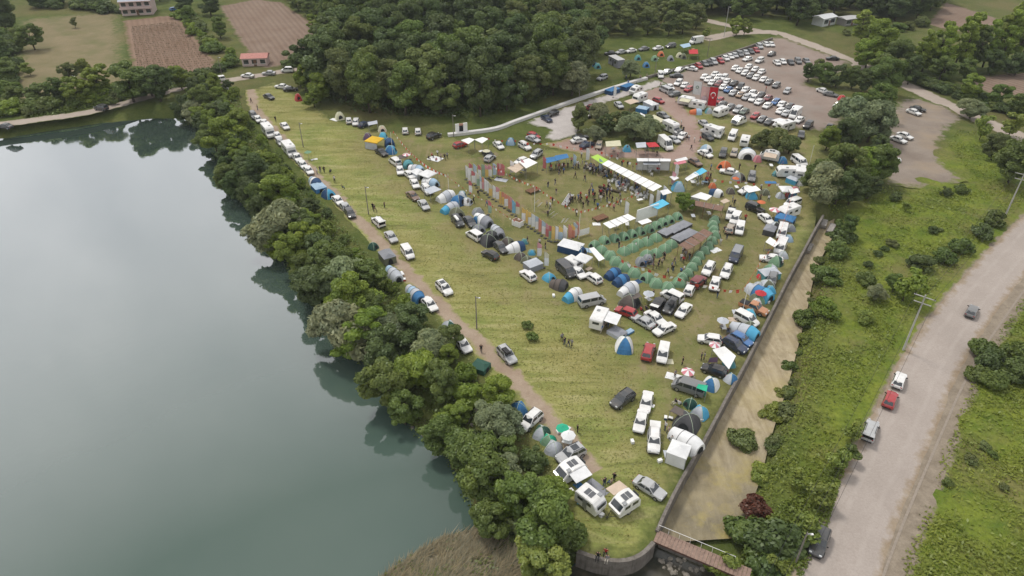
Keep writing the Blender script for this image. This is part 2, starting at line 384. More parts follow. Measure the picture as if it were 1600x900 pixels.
def ribbon(name, pts, w, z, mat, off=0.0, jit=0.25):
    L = smooth_line(pts); n = len(L); V = []; E = []; K = 7
    for i, p in enumerate(L):
        d = (L[min(i + 1, n - 1)] - L[max(i - 1, 0)]).normalized(); nn = Vector((d.y, -d.x))
        l, r = off - w / 2 + rnd.uniform(-jit, jit), off + w / 2 + rnd.uniform(-jit, jit)
        for k in range(K):
            s = k / (K - 1); q = p + nn * (l + (r - l) * s); V.append((q.x, q.y, z)); E.append(min(s, 1 - s) * (r - l))
    f = [(i * K + k, i * K + k + 1, (i + 1) * K + k + 1, (i + 1) * K + k) for i in range(n - 1) for k in range(K - 1)]
    me = mesh(name, V, f, [mat]); me.update()
    if me.polygons[0].normal.z < 0: me.flip_normals()
    A = np.array(V)[:, :2]; set_attr(me, 'edge', E); set_attr(me, 'lush', lush_at(A)); set_attr(me, 'camp', np.zeros(len(A)))
    return struct(mobj(name, me))
sheet('field', field_w, 0.02, M_FIELD, 2.0, 0.0)
TRACK = [(391, 140), (400, 172), (424, 200), (462, 242), (492, 275), (524, 306), (556, 340), (590, 378), (622, 410), (652, 442), (684, 475), (716, 506), (750, 540), (784, 572), (822, 610), (846, 640), (876, 674), (900, 705), (930, 738)]
track_w = PL(TRACK)
ribbon('path', track_w, 3.4, 0.036, M_TRACK, 0, 0.4)
ribbon('roadside_verge', road_w, 11.5, 0.010, M_VERGE, 1.3, 0.15)
ribbon('road', road_w, 7.6, 0.024, M_ROAD, 0, 0.15)
lane_l = PL([(-120, 212), (0, 195), (66, 186), (130, 177), (200, 160), (262, 143), (310, 133), (380, 122), (440, 112), (495, 102), (560, 92)])
ribbon('lane', lane_l, 5.0, 0.045, M_LANE)
lane_r = PL([(1100, 62), (1150, 52), (1195, 50), (1215, 52), (1250, 64), (1292, 80), (1330, 96), (1380, 118), (1430, 140), (1480, 164), (1540, 191), (1600, 216), (1680, 250)])
ribbon('lane', lane_r, 6.5, 0.045, M_LANE)
ribbon('lane', PL([(940, -8), (975, 3), (1010, 12), (1056, 22), (1095, 30), (1140, 40), (1195, 50)]), 5.5, 0.04, M_LANE)
sheet('car_park', PL([(1000, 142), (1012, 126), (1060, 112), (1120, 96), (1188, 70), (1215, 54), (1250, 68), (1330, 97), (1322, 112), (1280, 122), (1262, 132), (1300, 142), (1325, 152), (1322, 190), (1292, 207), (1250, 202), (1218, 205), (1150, 186), (1092, 166), (1064, 150), (1040, 142)]), 0.055, M_PARK, 2.5, .6)
sheet('gravel_lot', PL([(1385, 190), (1400, 160), (1424, 148), (1480, 168), (1508, 186), (1480, 205), (1472, 226), (1472, 250), (1482, 262), (1516, 284), (1430, 296), (1385, 288), (1374, 260), (1380, 225)]), 0.05, M_LOT, 2.5, .6)
sheet('trodden_path', PL([(842, 226), (905, 214), (962, 230), (1040, 236), (1060, 225), (1066, 205), (1045, 182), (1020, 162), (996, 150), (1020, 128), (1047, 138), (1062, 156), (1092, 186), (1104, 215), (1092, 242), (1075, 258), (1030, 252), (960, 248), (905, 240)]), 0.065, M_PINK, 2.0, .5)
sheet('white_gravel', PL([(815, 193), (880, 168), (940, 150), (985, 138), (1030, 124), (1042, 132), (1000, 146), (950, 160), (905, 178), (898, 190), (906, 205), (900, 214), (862, 222), (850, 217), (862, 202), (835, 197)]), 0.075, M_CHALK, 2.0, .5)
sheet('ploughed_field', PL([(190, 32), (262, 24), (280, 25), (352, 110), (210, 128), (202, 100)]), 0.05, M_PL1, 3.0, .6)
sheet('ploughed_field', PL([(340, 10), (400, -2), (440, 3), (516, 50), (492, 90), (440, 104), (405, 108), (378, 72)]), 0.05, M_PL2, 3.0, .6)
sheet('dry_plot', PL([(30, 30), (188, 16), (204, 128), (120, 142), (40, 162), (-10, 170), (15, 120)]), 0.04, M_DRY, 3.0, .8)
sheet('bare_field', PL([(1445, 38), (1475, 2), (1560, 28), (1560, 46), (1500, 52)]), 0.05, M_PL2, 3.0, .6)
sheet('bare_field', PL([(1490, 128), (1560, 114), (1620, 113), (1640, 150), (1560, 152)]), 0.05, M_PL2, 3.0, .6)
# ------------------------------------------------------------------ canal, walls, lake
tb = NT('algae covered canal bed')
flow = tb.noise(1.0, 5, .65, tb.mapped((0.9, 0.18, 1), R(22)), .8); bl = tb.noise(0.16, 4, .6); rip = tb.noise(1.5, 3, .6, tb.mapped((1, 1, 1), R(20)), 1.0)
cb = tb.mix(tb.rng(flow, .30, .70), (0.270, 0.215, 0.130), (0.455, 0.385, 0.265))
cb = tb.mix(tb.rng(tb.noise(.7, 6, .7), .5, .72, 0, .6), cb, (0.190, 0.155, 0.085))
cb = tb.mix(tb.rng(bl, .45, .75, 0, .6), cb, (0.400, 0.330, 0.140))
wet = tb.attr('wet')
cb = tb.mix(tb.math('MULTIPLY', wet, tb.rng(bl, .36, .66, .9, .3)), cb, (0.135, 0.118, 0.072))
cb = tb.mix(tb.math('MULTIPLY', wet, tb.rng(tb.noise(0.20, 6, .65), .48, .66, 0, .8)), cb, (0.380, 0.310, 0.090))
M_BED = tb.principled(cb, tb.rng(wet, 0, 1, .75, .35), bump=rip, bstr=.8, bdist=.15, spec=.3)
bed = sheet('canal_bed', CANAL[:len(wl)] + br[::-1], -2.0, M_BED, 1.4, 0)
V = np.array([v.co[:2] for v in bed.data.vertices]); set_attr(bed.data, 'wet', 1 - sstep(V[:, 1], 52, 74))
tcw = NT('stained concrete'); n1 = tcw.noise(0.9, 5, .65); n2 = tcw.noise(1.2, 4, .7, tcw.mapped((2.2, 2.2, .25)))
cc = tcw.mix(tcw.rng(n1, .3, .7), (0.130, 0.115, 0.100), (0.230, 0.210, 0.190)); cc = tcw.mix(tcw.rng(n2, .5, .75, 0, .8), cc, (0.060, 0.056, 0.048))
M_CONC = tcw.principled(cc, .92, bump=n1, bstr=.4, bdist=.06, spec=.15)
def wall_line(name, pts, w, z0, z1, mat=None, parent=None):
    L = smooth_line(pts, 1.5); n = len(L); m = MB(); rows = []
    for i, p in enumerate(L):
        d = (L[min(i + 1, n - 1)] - L[max(i - 1, 0)]).normalized(); q = Vector((d.y, -d.x)) * w / 2
        rows.append([(p.x - q.x, p.y - q.y, z0), (p.x - q.x, p.y - q.y, z1), (p.x + q.x, p.y + q.y, z1), (p.x + q.x, p.y + q.y, z0)])
    m.grid(rows, 0); m.add(rows[0], [(0, 1, 2, 3)]); m.add(rows[-1], [(3, 2, 1, 0)])
    return m.obj(name, [mat or M_CONC], parent)
o = wall_line('canal_wall', wl, 0.40, -2.7, 0.36); reg(o, 'long straight grey concrete wall', 'edging the canal beside the tents', 'wall')
o = wall_line('retaining_wall', cw[1:], 0.5, -3.2, 0.16); reg(o, 'curved stained concrete retaining wall', 'around the tip of the camping field', 'wall')
tw = NT('lake water')
gl = tw.n('BsdfGlossy'); tw.L(tw.rng(tw.noise(0.03, 5, .6), .45, .65, .015, .10), gl.inputs['Roughness']); gl.inputs['Color'].default_value = (0.96, 0.97, 1, 1)
df = tw.n('BsdfDiffuse')
wn_ = tw.noise(0.045, 3); tw.L(tw.mix(tw.rng(wn_, .35, .65), (0.064, 0.102, 0.085), (0.076, 0.113, 0.095)), df.inputs['Color'])
fr = tw.n('LayerWeight'); fr.inputs['Blend'].default_value = 0.5
bmp = tw.n('Bump'); bmp.inputs['Strength'].default_value = .09; bmp.inputs['Distance'].default_value = .05
tw.L(tw.noise(0.9, 3), bmp.inputs['Height'])
for x in (gl, fr): tw.L(bmp.outputs[0], x.inputs['Normal'])
ms = tw.n('MixShader'); tw.L(tw.rng(fr.outputs['Facing'], 0.25, 0.66, 0.045, 0.64), ms.inputs[0]); tw.L(df.outputs[0], ms.inputs[1]); tw.L(gl.outputs[0], ms.inputs[2]); tw.L(ms.outputs[0], tw.out.inputs[0])
M_WATER = tw.mat
x0, x1, y0, y1 = -430, 12, -70, 240
struct(mobj('lake', mesh('lake', [(x0, y0, LAKE_Z), (x1, y0, LAKE_Z), (x1, y1, LAKE_Z), (x0, y1, LAKE_Z)], [(0, 1, 2, 3)], [M_WATER])))
tp = NT('dark stream water'); M_POOL = tp.principled(tp.mix(tp.rng(tp.noise(.5, 4), .4, .7), (0.030, 0.032, 0.024), (0.075, 0.066, 0.046)), .18, bump=tp.noise(1.5, 3), bstr=.2, bdist=.05, spec=.5)
bl_ = at(1026, 832).xy; br_ = at(1175, 892).xy
struct(mobj('stream', mesh('stream', [(x, y, -2.46) for x, y in [tuple(p) for p in OUT]], [tuple(range(len(OUT)))], [M_POOL])))
# ------------------------------------------------------------------ vegetation
def leaf_mat(name, trans=0.38):
    t = NT(name); oi = t.n('ObjectInfo'); v = t.attr('var')
    c = t.mix(v, t.mix(1.0, oi.outputs['Color'], (0.62, 0.70, 0.70), 'MULTIPLY'), t.mix(1.0, oi.outputs['Color'], (1.45, 1.30, 1.10), 'MULTIPLY'))
    d = t.n('BsdfDiffuse'); t.L(c, d.inputs['Color']); tr = t.n('BsdfTranslucent'); t.L(c, tr.inputs['Color'])
    g = t.n('BsdfGlossy'); g.inputs['Roughness'].default_value = .45; g.inputs['Color'].default_value = (.5, .55, .5, 1)
    m = t.n('MixShader'); m.inputs[0].default_value = trans; t.L(d.outputs[0], m.inputs[1]); t.L(tr.outputs[0], m.inputs[2])
    m2 = t.n('MixShader'); m2.inputs[0].default_value = .05; t.L(m.outputs[0], m2.inputs[1]); t.L(g.outputs[0], m2.inputs[2])
    t.L(m2.outputs[0], t.out.inputs[0]); return t.mat
LEAF = leaf_mat('leaves')
BARK = flat('bark', (0.085, 0.068, 0.050), 0.95, 0.1, 0.3)
def leaf_mesh(name, pos, nrm, size, var, mat, elong=1.5, droop=0.0, diamond=True):
    """one bent leaf spray (two triangles) per position"""
    n = len(pos); nrm = nrm / np.maximum(np.linalg.norm(nrm, axis=1, keepdims=True), 1e-6)
    r = rng.normal(size=(n, 3)); r[:, 2] -= droop
    u = r - (r * nrm).sum(1, keepdims=True) * nrm; u /= np.maximum(np.linalg.norm(u, axis=1, keepdims=True), 1e-6)
    w = np.cross(nrm, u); s = size[:, None]
    a = pos - u * s * elong / 2; b = pos + w * s * .5 + nrm * s * .12; c = pos + u * s * elong / 2; d = pos - w * s * .5 + nrm * s * .12
    V = np.stack([a, b, c, d], 1).reshape(-1, 3)
    k = np.arange(n) * 4; F = np.stack([k, k + 1, k + 2, k + 3], 1)
    me = bpy.data.meshes.new(name); me.vertices.add(4 * n); me.vertices.foreach_set('co', V.ravel())
    me.loops.add(4 * n); me.loops.foreach_set('vertex_index', F.ravel().astype(np.int32))
    me.polygons.add(n); me.polygons.foreach_set('loop_start', (np.arange(n) * 4).astype(np.int32)); me.polygons.foreach_set('loop_total', np.full(n, 4, np.int32))
    me.materials.append(mat); me.update(calc_edges=True); set_attr(me, 'var', np.repeat(np.clip(var, 0, 1), 4)); return me
def unit(n): v = rng.normal(size=(n, 3)); return v / np.linalg.norm(v, axis=1, keepdims=True)
def crown_mesh(name, rx, z0, z1, nl, n, leaf, lobe=0.42, pw=1.0, droop=0.0, fill=.12, elong=1.5, top=0.5):
    """lobed crown between heights z0 and z1, widest at fraction top"""
    zc = z0 + (z1 - z0) * top; C = []; Rr = []
    for i in range(nl):
        d = unit(1)[0]; q = rng.uniform(.45, 1.0) ** .6
        up = (z1 - zc) if d[2] > 0 else (zc - z0)
        rr = rx * lobe * rng.uniform(.55, 1.25); e = max(0.05, 1 - rr / rx * .8)
        hx = abs(d[2]) ** pw
        C.append([d[0] * rx * e * q, d[1] * rx * e * q, zc + d[2] * max(up - rr * .8, .1) * q]); Rr.append(rr)
    C = np.array(C); Rr = np.array(Rr); az = np.arctan2(C[:, 1], C[:, 0]); f1, f2, f3 = rng.uniform(0, 6.28, 3)
    am = 1 + .30 * np.sin(2 * az + f1) + .18 * np.sin(3 * az + f2); C[:, :2] *= am[:, None]; C[:, 2] = z0 + (C[:, 2] - z0) * (1 + .22 * np.sin(az + f3) * np.hypot(C[:, 0], C[:, 1]) / rx)
    lv = rng.uniform(.15, .85, nl); p = Rr ** 2 / (Rr ** 2).sum()
    k = rng.choice(nl, n, p=p); d = unit(n); d[:, 2] = d[:, 2] * .85 + .18
    rad = np.where(rng.random(n) < fill, rng.uniform(.2, .8, n), rng.uniform(.80, 1.10, n) + (rng.random(n) < .12) * rng.uniform(0, .22, n))
    P = C[k] + d * (Rr[k] * rad)[:, None] * np.array([1, 1, .82])
    if droop: P[:, 2] -= droop * (np.hypot(P[:, 0], P[:, 1]) / rx) ** 2
    keep = np.ones(n, bool)
    for j in range(nl):
        dj = np.linalg.norm((P - C[j]) / np.array([1, 1, .82]), axis=1); keep &= ~((dj < Rr[j] * .62) & (k != j))
    P, d, k = P[keep], d[keep], k[keep]; m = len(P)
    P[:, 2] = np.maximum(P[:, 2], 0.1)
    nr = d * 1.0 + unit(m) * .75 + np.array([0, 0, .25])
    return leaf_mesh(name, P, nr, leaf * rng.uniform(.55, 1.35, m), lv[k] * .55 + rng.random(m) * .5, LEAF, elong, droop)
def trunk_mesh(name, h, r, limbs=4, spread=1.6):
    m = MB(); p = Vector((0, 0, -.4)); q = Vector((rnd.uniform(-.2, .2), rnd.uniform(-.2, .2), h * .5)); t = Vector((rnd.uniform(-.4, .4), rnd.uniform(-.4, .4), h * .95))
    m.tube(p, q, r, r * .7, 7); m.tube(q, t, r * .7, r * .15, 6)
    for i in range(limbs):
        a = 2 * math.pi * (i + rnd.random() * .6) / limbs; b = q.lerp(t, rnd.uniform(-.3, .5))
        m.tube(b, b + Vector((math.cos(a) * spread, math.sin(a) * spread, h * rnd.uniform(.15, .3))), r * .4, r * .1, 5)
    return m.me(name, [BARK], True)
PROTO = {}
def proto(kind, n, f): PROTO[kind] = [f(i) for i in range(n)]
proto('broad', 7, lambda i: (crown_mesh('broad_crown', 4.3, 0.5, 11.5 + i % 3, 44, 17000, .33, .25 + .03 * (i % 3), fill=.16, top=.45 + .05 * (i % 2)), trunk_mesh('trunk', 7.5, .28, 5, 2.2)))
proto('poplar', 3, lambda i: (crown_mesh('poplar_crown', 2.0, 1.5, 13.0, 34, 9000, .30, .34, top=.45), trunk_mesh('trunk', 10, .22, 4, 1.0)))
proto('willow', 3, lambda i: (crown_mesh('willow_crown', 4.2, 0.9, 8.2, 30, 13000, .26, .30, droop=.8, elong=2.4, fill=.08, top=.55), trunk_mesh('trunk', 5, .3, 5, 2.0)))
proto('young', 4, lambda i: (crown_mesh('young_crown', 1.7, 0.8, 5.6, 13, 1900, .30, .45, fill=.25, top=.45), trunk_mesh('trunk', 4.0, .09, 3, .8)))
proto('bush', 6, lambda i: (crown_mesh('bush_foliage', 2.0, 0.05, 2.7, 22, 4600, .24, .32, fill=.12, top=.35), trunk_mesh('stem', 1.4, .07, 4, .8)))
NAMES = {'broad': 'broadleaf_tree', 'poplar': 'poplar_tree', 'willow': 'willow_tree', 'young': 'young_tree', 'bush': 'bush'}
def plant(kind, loc, h, wide=1.0, tint=(0.06, 0.09, 0.03), desc=None, zone='', cat=None, trunk=True, name=None):
    pr = PROTO[kind]; i = rnd.randrange(len(pr)); cm, tm = pr[i]
    base = {'broad': 12.2, 'poplar': 13, 'willow': 8, 'young': 5.6, 'bush': 2.7}[kind]; s = h / base
    e = empty(name or NAMES[kind], loc, rnd.uniform(0, 6.28), (s * wide * rnd.uniform(.85, 1.15), s * wide * rnd.uniform(.85, 1.15), s)); e.rotation_euler = (R(rnd.uniform(-7, 7)), R(rnd.uniform(-7, 7)), rnd.uniform(0, 6.28))
    j = rnd.uniform(.86, 1.14); mobj('crown' if kind != 'bush' else 'foliage', cm, e, tuple(c * j * rnd.uniform(.95, 1.05) for c in tint))
    if trunk: mobj('trunk' if kind != 'bush' else 'stem', tm, e)
    reg(e, desc or NAMES[kind].replace('_', ' '), zone, cat or ('bush' if kind == 'bush' else 'tree'))
    return e
DK = (0.100, 0.146, 0.046); MD = (0.142, 0.202, 0.048); BR = (0.196, 0.275, 0.040); GR = (0.240, 0.285, 0.160); OL = (0.160, 0.200, 0.066); YG = (0.225, 0.285, 0.058)
def onground(px, py):
    p = at(px, py); z = gz(p.x, p.y)
    for _ in range(3): p = at(px, py, z); z = gz(p.x, p.y)
    return Vector((p.x, p.y, z))
def poisson(poly, d, n=4000, ok=None):
    A = np.array([tuple(p)[:2] for p in poly]); lo, hi = A.min(0), A.max(0); out = []
    C = rng.uniform(lo, hi, (n, 2)); C = C[inside(C, A)]
    for c in C:
        if all((c[0] - o[0]) ** 2 + (c[1] - o[1]) ** 2 > d * d for o in out): out.append(c)
    return np.array(out)
# the wood
wood = PL([(492, 150), (560, 176), (640, 182), (720, 186), (800, 176), (860, 152), (910, 128), (915, 96), (900, 60), (880, 20), (900, -40), (560, -40), (520, 20), (540, 60), (500, 110)])
for c in poisson(wood, 7.6, 3000):
    h = rnd.uniform(13.5, 18.5); t = rnd.random()
    plant('broad', (c[0], c[1], 0), h, rnd.uniform(.9, 1.15), DK if t < .5 else MD if t < .88 else OL, ['dark green', 'mid green', 'olive green'][0 if t < .5 else 1 if t < .88 else 2] + ' broadleaf tree', 'in the dense wood')
for x, y, h in [(478, 142, 6), (487, 120, 7), (500, 160, 6), (510, 100, 8), (497, 62, 7), (470, 135, 3.5), (492, 168, 4)]:
    plant('broad', onground(x, y), h * 1.4, 1.2, BR, 'bright green small tree', 'on the western edge of the wood')
# lakeside belt, low beside the track and taller towards the water
trk = np.array([tuple(p) for p in track_w])
belt = [at(x, y, -1.2).xy for x, y in SHORE[4:22]] + [at(x, y).xy for x, y in [(800, 850), (890, 850), (860, 770), (838, 715), (786, 640), (726, 575), (646, 478), (574, 388), (532, 345), (488, 300), (452, 262), (412, 215), (385, 180), (372, 140), (330, 135)]]
for c in poisson(belt, 3.6, 4000):
    d = float(seg_dist(np.array([c]), trk, False)[0]); w = float(seg_dist(np.array([c]), LAKE)[0]); z = gz(*c); t = rnd.random()
    if d < 4.2: continue
    h = min(1.3 + .72 * (d - 3.2), 9.0) * rnd.uniform(.6, 1.15); tint = DK if t < .22 else MD if t < .6 else BR
    nm = 'dark green' if t < .22 else 'mid green' if t < .6 else 'bright green'
    if h < 3.2: plant('bush', (c[0], c[1], z), h, rnd.uniform(.8, 1.1), tint, nm + ' bush', 'on the lake bank', trunk=False)
    else:
        k = 'willow' if rnd.random() < .07 else 'broad'
        plant(k, (c[0], c[1], z), h, rnd.uniform(.95, 1.3) if h > 5 else 1.35, GR if k == 'willow' else tint, 'grey-green willow' if k == 'willow' else nm + ' leafy tree', 'on the lake bank', name=None if k == 'willow' else 'lakeside_tree')
for x, y, h, k, tint, ds in [(776, 632, 5.2, 'broad', BR, 'round bright green tree'), (660, 600, 6.5, 'broad', BR, 'large fresh green tree'), (700, 545, 4.5, 'broad', MD, 'dense rounded tree'), (640, 520, 5.5, 'broad', DK, 'tall dark tree'),
        (560, 505, 8.5, 'broad', BR, 'largest bright green tree'), (520, 445, 7.5, 'broad', MD, 'bushy spreading tree'), (580, 450, 6.5, 'broad', MD, 'second spreading tree'), (440, 320, 7, 'broad', BR, 'bright tree with high crown'), (480, 380, 6, 'broad', MD, 'leaning leafy tree'),
        (375, 200, 7, 'broad', BR, 'tall yellow-green tree'), (310, 192, 6.5, 'willow', GR, 'silvery willow'), (345, 195, 7, 'broad', DK, 'dark tree beside the silvery willow'), (800, 805, 5.5, 'broad', BR, 'bright yellow-green tree'), (840, 895, 6, 'broad', YG, 'pale green tree'), (735, 720, 5.0, 'broad', DK, 'dark shrubby tree'), (872, 858, 3.6, 'broad', MD, 'leafy tree'), (770, 760, 5, 'willow', GR, 'drooping willow')]:
    plant(k, onground(x, y), h, 1.4, tint, ds, 'on the lake bank near the camp', name='lakeside_tree' if k == 'broad' else None)
# far bank of the lake and the plots behind
for x, y, h, k, tint, ds in [(25, 165, 4, 'broad', MD, 'small leafy tree'), (70, 165, 5, 'broad', OL, 'olive tree'), (95, 160, 5, 'broad', MD, 'leafy tree'), (125, 162, 6, 'broad', BR, 'bright tree'), (155, 152, 7, 'broad', BR, 'broad bright tree'), (215, 176, 8.5, 'broad', MD, 'large spreading tree'), (255, 170, 8, 'broad', DK, 'dark spreading tree'), (238, 150, 6, 'broad', MD, 'leafy tree with round crown'),
        (285, 140, 5, 'broad', BR, 'fresh green tree'), (110, 128, 4.5, 'broad', OL, 'pale scrubby tree'), (135, 122, 4, 'broad', YG, 'yellow-green scrubby tree'), (48, 118, 3, 'young', YG, 'sapling'), (55, 78, 7, 'broad', MD, 'lone round tree'), (10, 50, 9, 'broad', DK, 'tall dark tree'), (5, 90, 5, 'broad', MD, 'hedge tree'), (10, 130, 5, 'broad', MD, 'second hedge tree'), (118, 44, 3, 'young', OL, 'thin sapling'),
        (300, 40, 5, 'broad', MD, 'garden tree'), (345, 60, 5, 'broad', MD, 'orchard tree'), (362, 96, 3.5, 'broad', BR, 'small orchard tree'), (290, 22, 6, 'broad', DK, 'dark garden tree'), (330, 25, 6, 'broad', DK, 'dark orchard tree'), (325, 8, 7, 'broad', DK, 'tall dark garden tree'), (160, 8, 7, 'broad', DK, 'shady tree'), (250, 2, 8, 'broad', DK, 'tree behind the house'), (100, 6, 8, 'broad', DK, 'tall shady tree'), (60, 10, 8, 'broad', DK, 'dense shady tree')]:
    plant(k, onground(x, y), h * 1.45, 1.3, tint, ds, 'beyond the far end of the lake', name='lane_tree' if k == 'broad' else None)
for i in range(26):
    x = rnd.uniform(150, 335) if i > 12 else rnd.uniform(0, 110); y = 184 - (x - 0) * .12 + rnd.uniform(-28, 2) if i > 12 else rnd.uniform(135, 185)
    plant('bush', onground(x, y), rnd.uniform(1.4, 2.8), 1.1, MD if i % 2 else OL, 'roadside bush', 'by the far lakeshore lane', trunk=False)
# orchard rows and scrub at the top, far belts
for c in poisson(PL([(430, -8), (520, 55), (560, 60), (570, -30), (440, -30)]), 4.5, 600): plant('broad', (c[0], c[1], 0), rnd.uniform(5, 7), 1.4, MD, 'orchard tree', 'in rows beside the wood', name='orchard_tree')
for c in poisson(PL([(920, 60), (1040, 58), (1110, 48), (1060, 30), (940, 12), (900, 20)]), 6.5, 1500):
    plant('broad', (c[0], c[1], 0), rnd.uniform(7, 10.5), 1.25, OL if rnd.random() < .6 else MD, 'pale green thicket tree', 'behind the small campsite', name='thicket_tree')
for poly, zone in [(PL([(1020, 8), (1110, 26), (1170, 38), (1150, -30), (1000, -30)]), 'in the far wood above the lane'), (PL([(1170, 28), (1250, 42), (1290, 28), (1330, 22), (1350, -30), (1150, -30)]), 'in the far wood above the car park'), (PL([(1340, 30), (1440, 36), (1470, -2), (1440, -30), (1340, -30)]), 'in the far wood beside the green field')]:
    for c in poisson(poly, 8.5, 1500): plant('broad', (c[0], c[1], 0), rnd.uniform(11, 16), 1.25, DK if rnd.random() < .7 else MD, 'dark green tree', zone, name='far_tree')
# eastern belts
E = [(1345, 68, 11, 'poplar', BR, 'tall bright poplar'), (1372, 98, 11, 'broad', BR, 'bright green tree'), (1352, 108, 9, 'broad', BR, 'lower bright tree'), (1400, 120, 9, 'broad', MD, 'leafy tree'), (1418, 132, 8, 'broad', DK, 'dark tree'), (1385, 150, 10, 'broad', MD, 'large leafy tree'), (1372, 128, 8, 'broad', MD, 'leafy tree in the gap'),
     (1262, 128, 5.5, 'broad', DK, 'dark shrub tree'), (1285, 132, 6, 'broad', MD, 'dense shrub tree'), (1305, 136, 6.5, 'broad', DK, 'dark dense tree'), (1330, 138, 6.5, 'broad', MD, 'rounded dense tree'), (1275, 120, 5, 'broad', OL, 'olive shrub tree'), (1345, 145, 6, 'broad', DK, 'dark edge tree'),
     (1330, 212, 9, 'willow', GR, 'tall silvery willow'), (1355, 222, 9.5, 'willow', GR, 'largest silvery willow'), (1335, 190, 8, 'broad', MD, 'leafy tree behind the willows'), (1362, 190, 8, 'broad', MD, 'round leafy tree'), (1325, 232, 6, 'broad', DK, 'dark tree in front of willows'), (1290, 235, 5, 'broad', BR, 'bright bush-like tree'), (1368, 240, 5, 'broad', DK, 'shadowed tree'),
     (1310, 290, 10, 'broad', MD, 'tall leafy tree'), (1288, 318, 8, 'willow', GR, 'grey willow'), (1345, 292, 8, 'broad', BR, 'bright green tree'), (1368, 288, 7.5, 'broad', MD, 'round tree'), (1300, 335, 6, 'broad', DK, 'dark tree'), (1325, 320, 6.5, 'broad', DK, 'shady tree'), (1275, 300, 6, 'broad', MD, 'slender leafy tree'), (1320, 370, 5, 'broad', MD, 'leafy shrub tree'), (1355, 310, 5, 'broad', DK, 'dark shrub tree')]
for x, y, h, k, tint, ds in E: plant(k, onground(x, y), h * (1.12 if k == 'willow' else 1.22), 1.1 if k != 'poplar' else 1.6, tint, ds, 'in the belt east of the campsite', name='belt_tree' if k == 'broad' else None)
for x, y, h, k, tint, ds in [(1455, 110, 13, 'poplar', BR, 'tall bright poplar'), (1475, 118, 13, 'poplar', BR, 'full bright poplar'), (1500, 115, 13.5, 'poplar', BR, 'tall leafy poplar'), (1520, 112, 12, 'poplar', MD, 'slim leafy poplar'), (1535, 105, 13, 'poplar', BR, 'airy poplar'), (1560, 108, 14, 'poplar', BR, 'great poplar'), (1580, 100, 14, 'poplar', BR, 'towering poplar'), (1600, 104, 14, 'poplar', MD, 'cut off poplar'), (1440, 112, 8, 'broad', BR, 'low bright tree'), (1465, 128, 7, 'broad', MD, 'low shady tree'), (1490, 108, 14, 'poplar', BR, 'slender light poplar'), (1512, 104, 14.5, 'poplar', BR, 'light feathery poplar'), (1428, 118, 11, 'poplar', BR, 'shorter light poplar'), (1548, 102, 14, 'poplar', YG, 'yellow-green poplar'), (1570, 98, 15, 'poplar', BR, 'upright light poplar'), (1592, 96, 15, 'poplar', YG, 'pale upright poplar'), (1505, 128, 6, 'broad', MD, 'dark undergrowth tree'), (1545, 118, 6, 'broad', DK, 'dark understorey tree'), (1585, 118, 6, 'broad', DK, 'dark low tree'),
        (1510, 158, 6.5, 'broad', BR, 'round bright tree'), (1555, 168, 5, 'broad', MD, 'small tree'), (1590, 185, 6, 'broad', MD, 'leafy tree'), (1575, 285, 8, 'broad', MD, 'large dark tree'), (1548, 250, 5, 'broad', OL, 'scrub tree'), (1530, 218, 5, 'young', YG, 'yellowish sapling'), (1575, 215, 5, 'young', YG, 'thin sapling'), (1515, 185, 4, 'willow', GR, 'grey willow shrub')]:
    plant(k, onground(x, y), h * 1.35, 1.25 if k != 'poplar' else 1.05, tint, ds, 'by the eastern lane', name='lane_tree' if k == 'broad' else None)
for i in range(46):
    f = i / 45; x = 1430 + 180 * f; y = 134 + 66 * f - 6 + rnd.uniform(-8, 3)
    plant('bush', onground(x, y), rnd.uniform(1.6, 3.4), 1.2, DK if i % 3 else MD, 'hedge bush', 'along the eastern lane', trunk=False)
# trees inside the fairground
for x, y, h, k, tint, ds in [(893, 150, 9.2, 'willow', GR, 'round grey willow by the white wall'), (903, 205, 6.5, 'broad', OL, 'slender olive tree by the white gravel'), (935, 192, 5.5, 'willow', GR, 'pale willow beside white gravel'), (960, 205, 5.5, 'broad', OL, 'spreading olive tree'), (990, 220, 6.5, 'willow', GR, 'large olive willow'), (1010, 215, 5.5, 'willow', GR, 'second olive willow'), (928, 222, 4.0, 'willow', GR, 'small round olive tree'), (945, 208, 5, 'broad', DK, 'dark tree in the thicket'), (975, 205, 5, 'broad', DK, 'shadowed tree in the thicket'),
        (1068, 330, 4.6, 'broad', BR, 'round bright green tree beside the brown shelter'), (1215, 238, 5.5, 'willow', OL, 'willow between the caravans'), (1190, 232, 4.5, 'willow', OL, 'low willow left of the caravan'), (1232, 240, 4.5, 'willow', OL, 'willow right of the caravans'), (985, 122, 5, 'willow', GR, 'grey willow in front of the small campsite'), (1150, 56, 7, 'broad', YG, 'airy yellow-green tree by the lane junction'), (1162, 55, 6, 'broad', YG, 'second airy tree by the lane junction'), (1103, 60, 4, 'young', YG, 'sapling by the white minibus'), (925, 48, 6, 'broad', GR, 'pale grey tree')]:
    plant(k, onground(x, y), h * 1.1, 1.12, tint, ds, 'in the fairground' if len(ds.split()) < 5 else '')
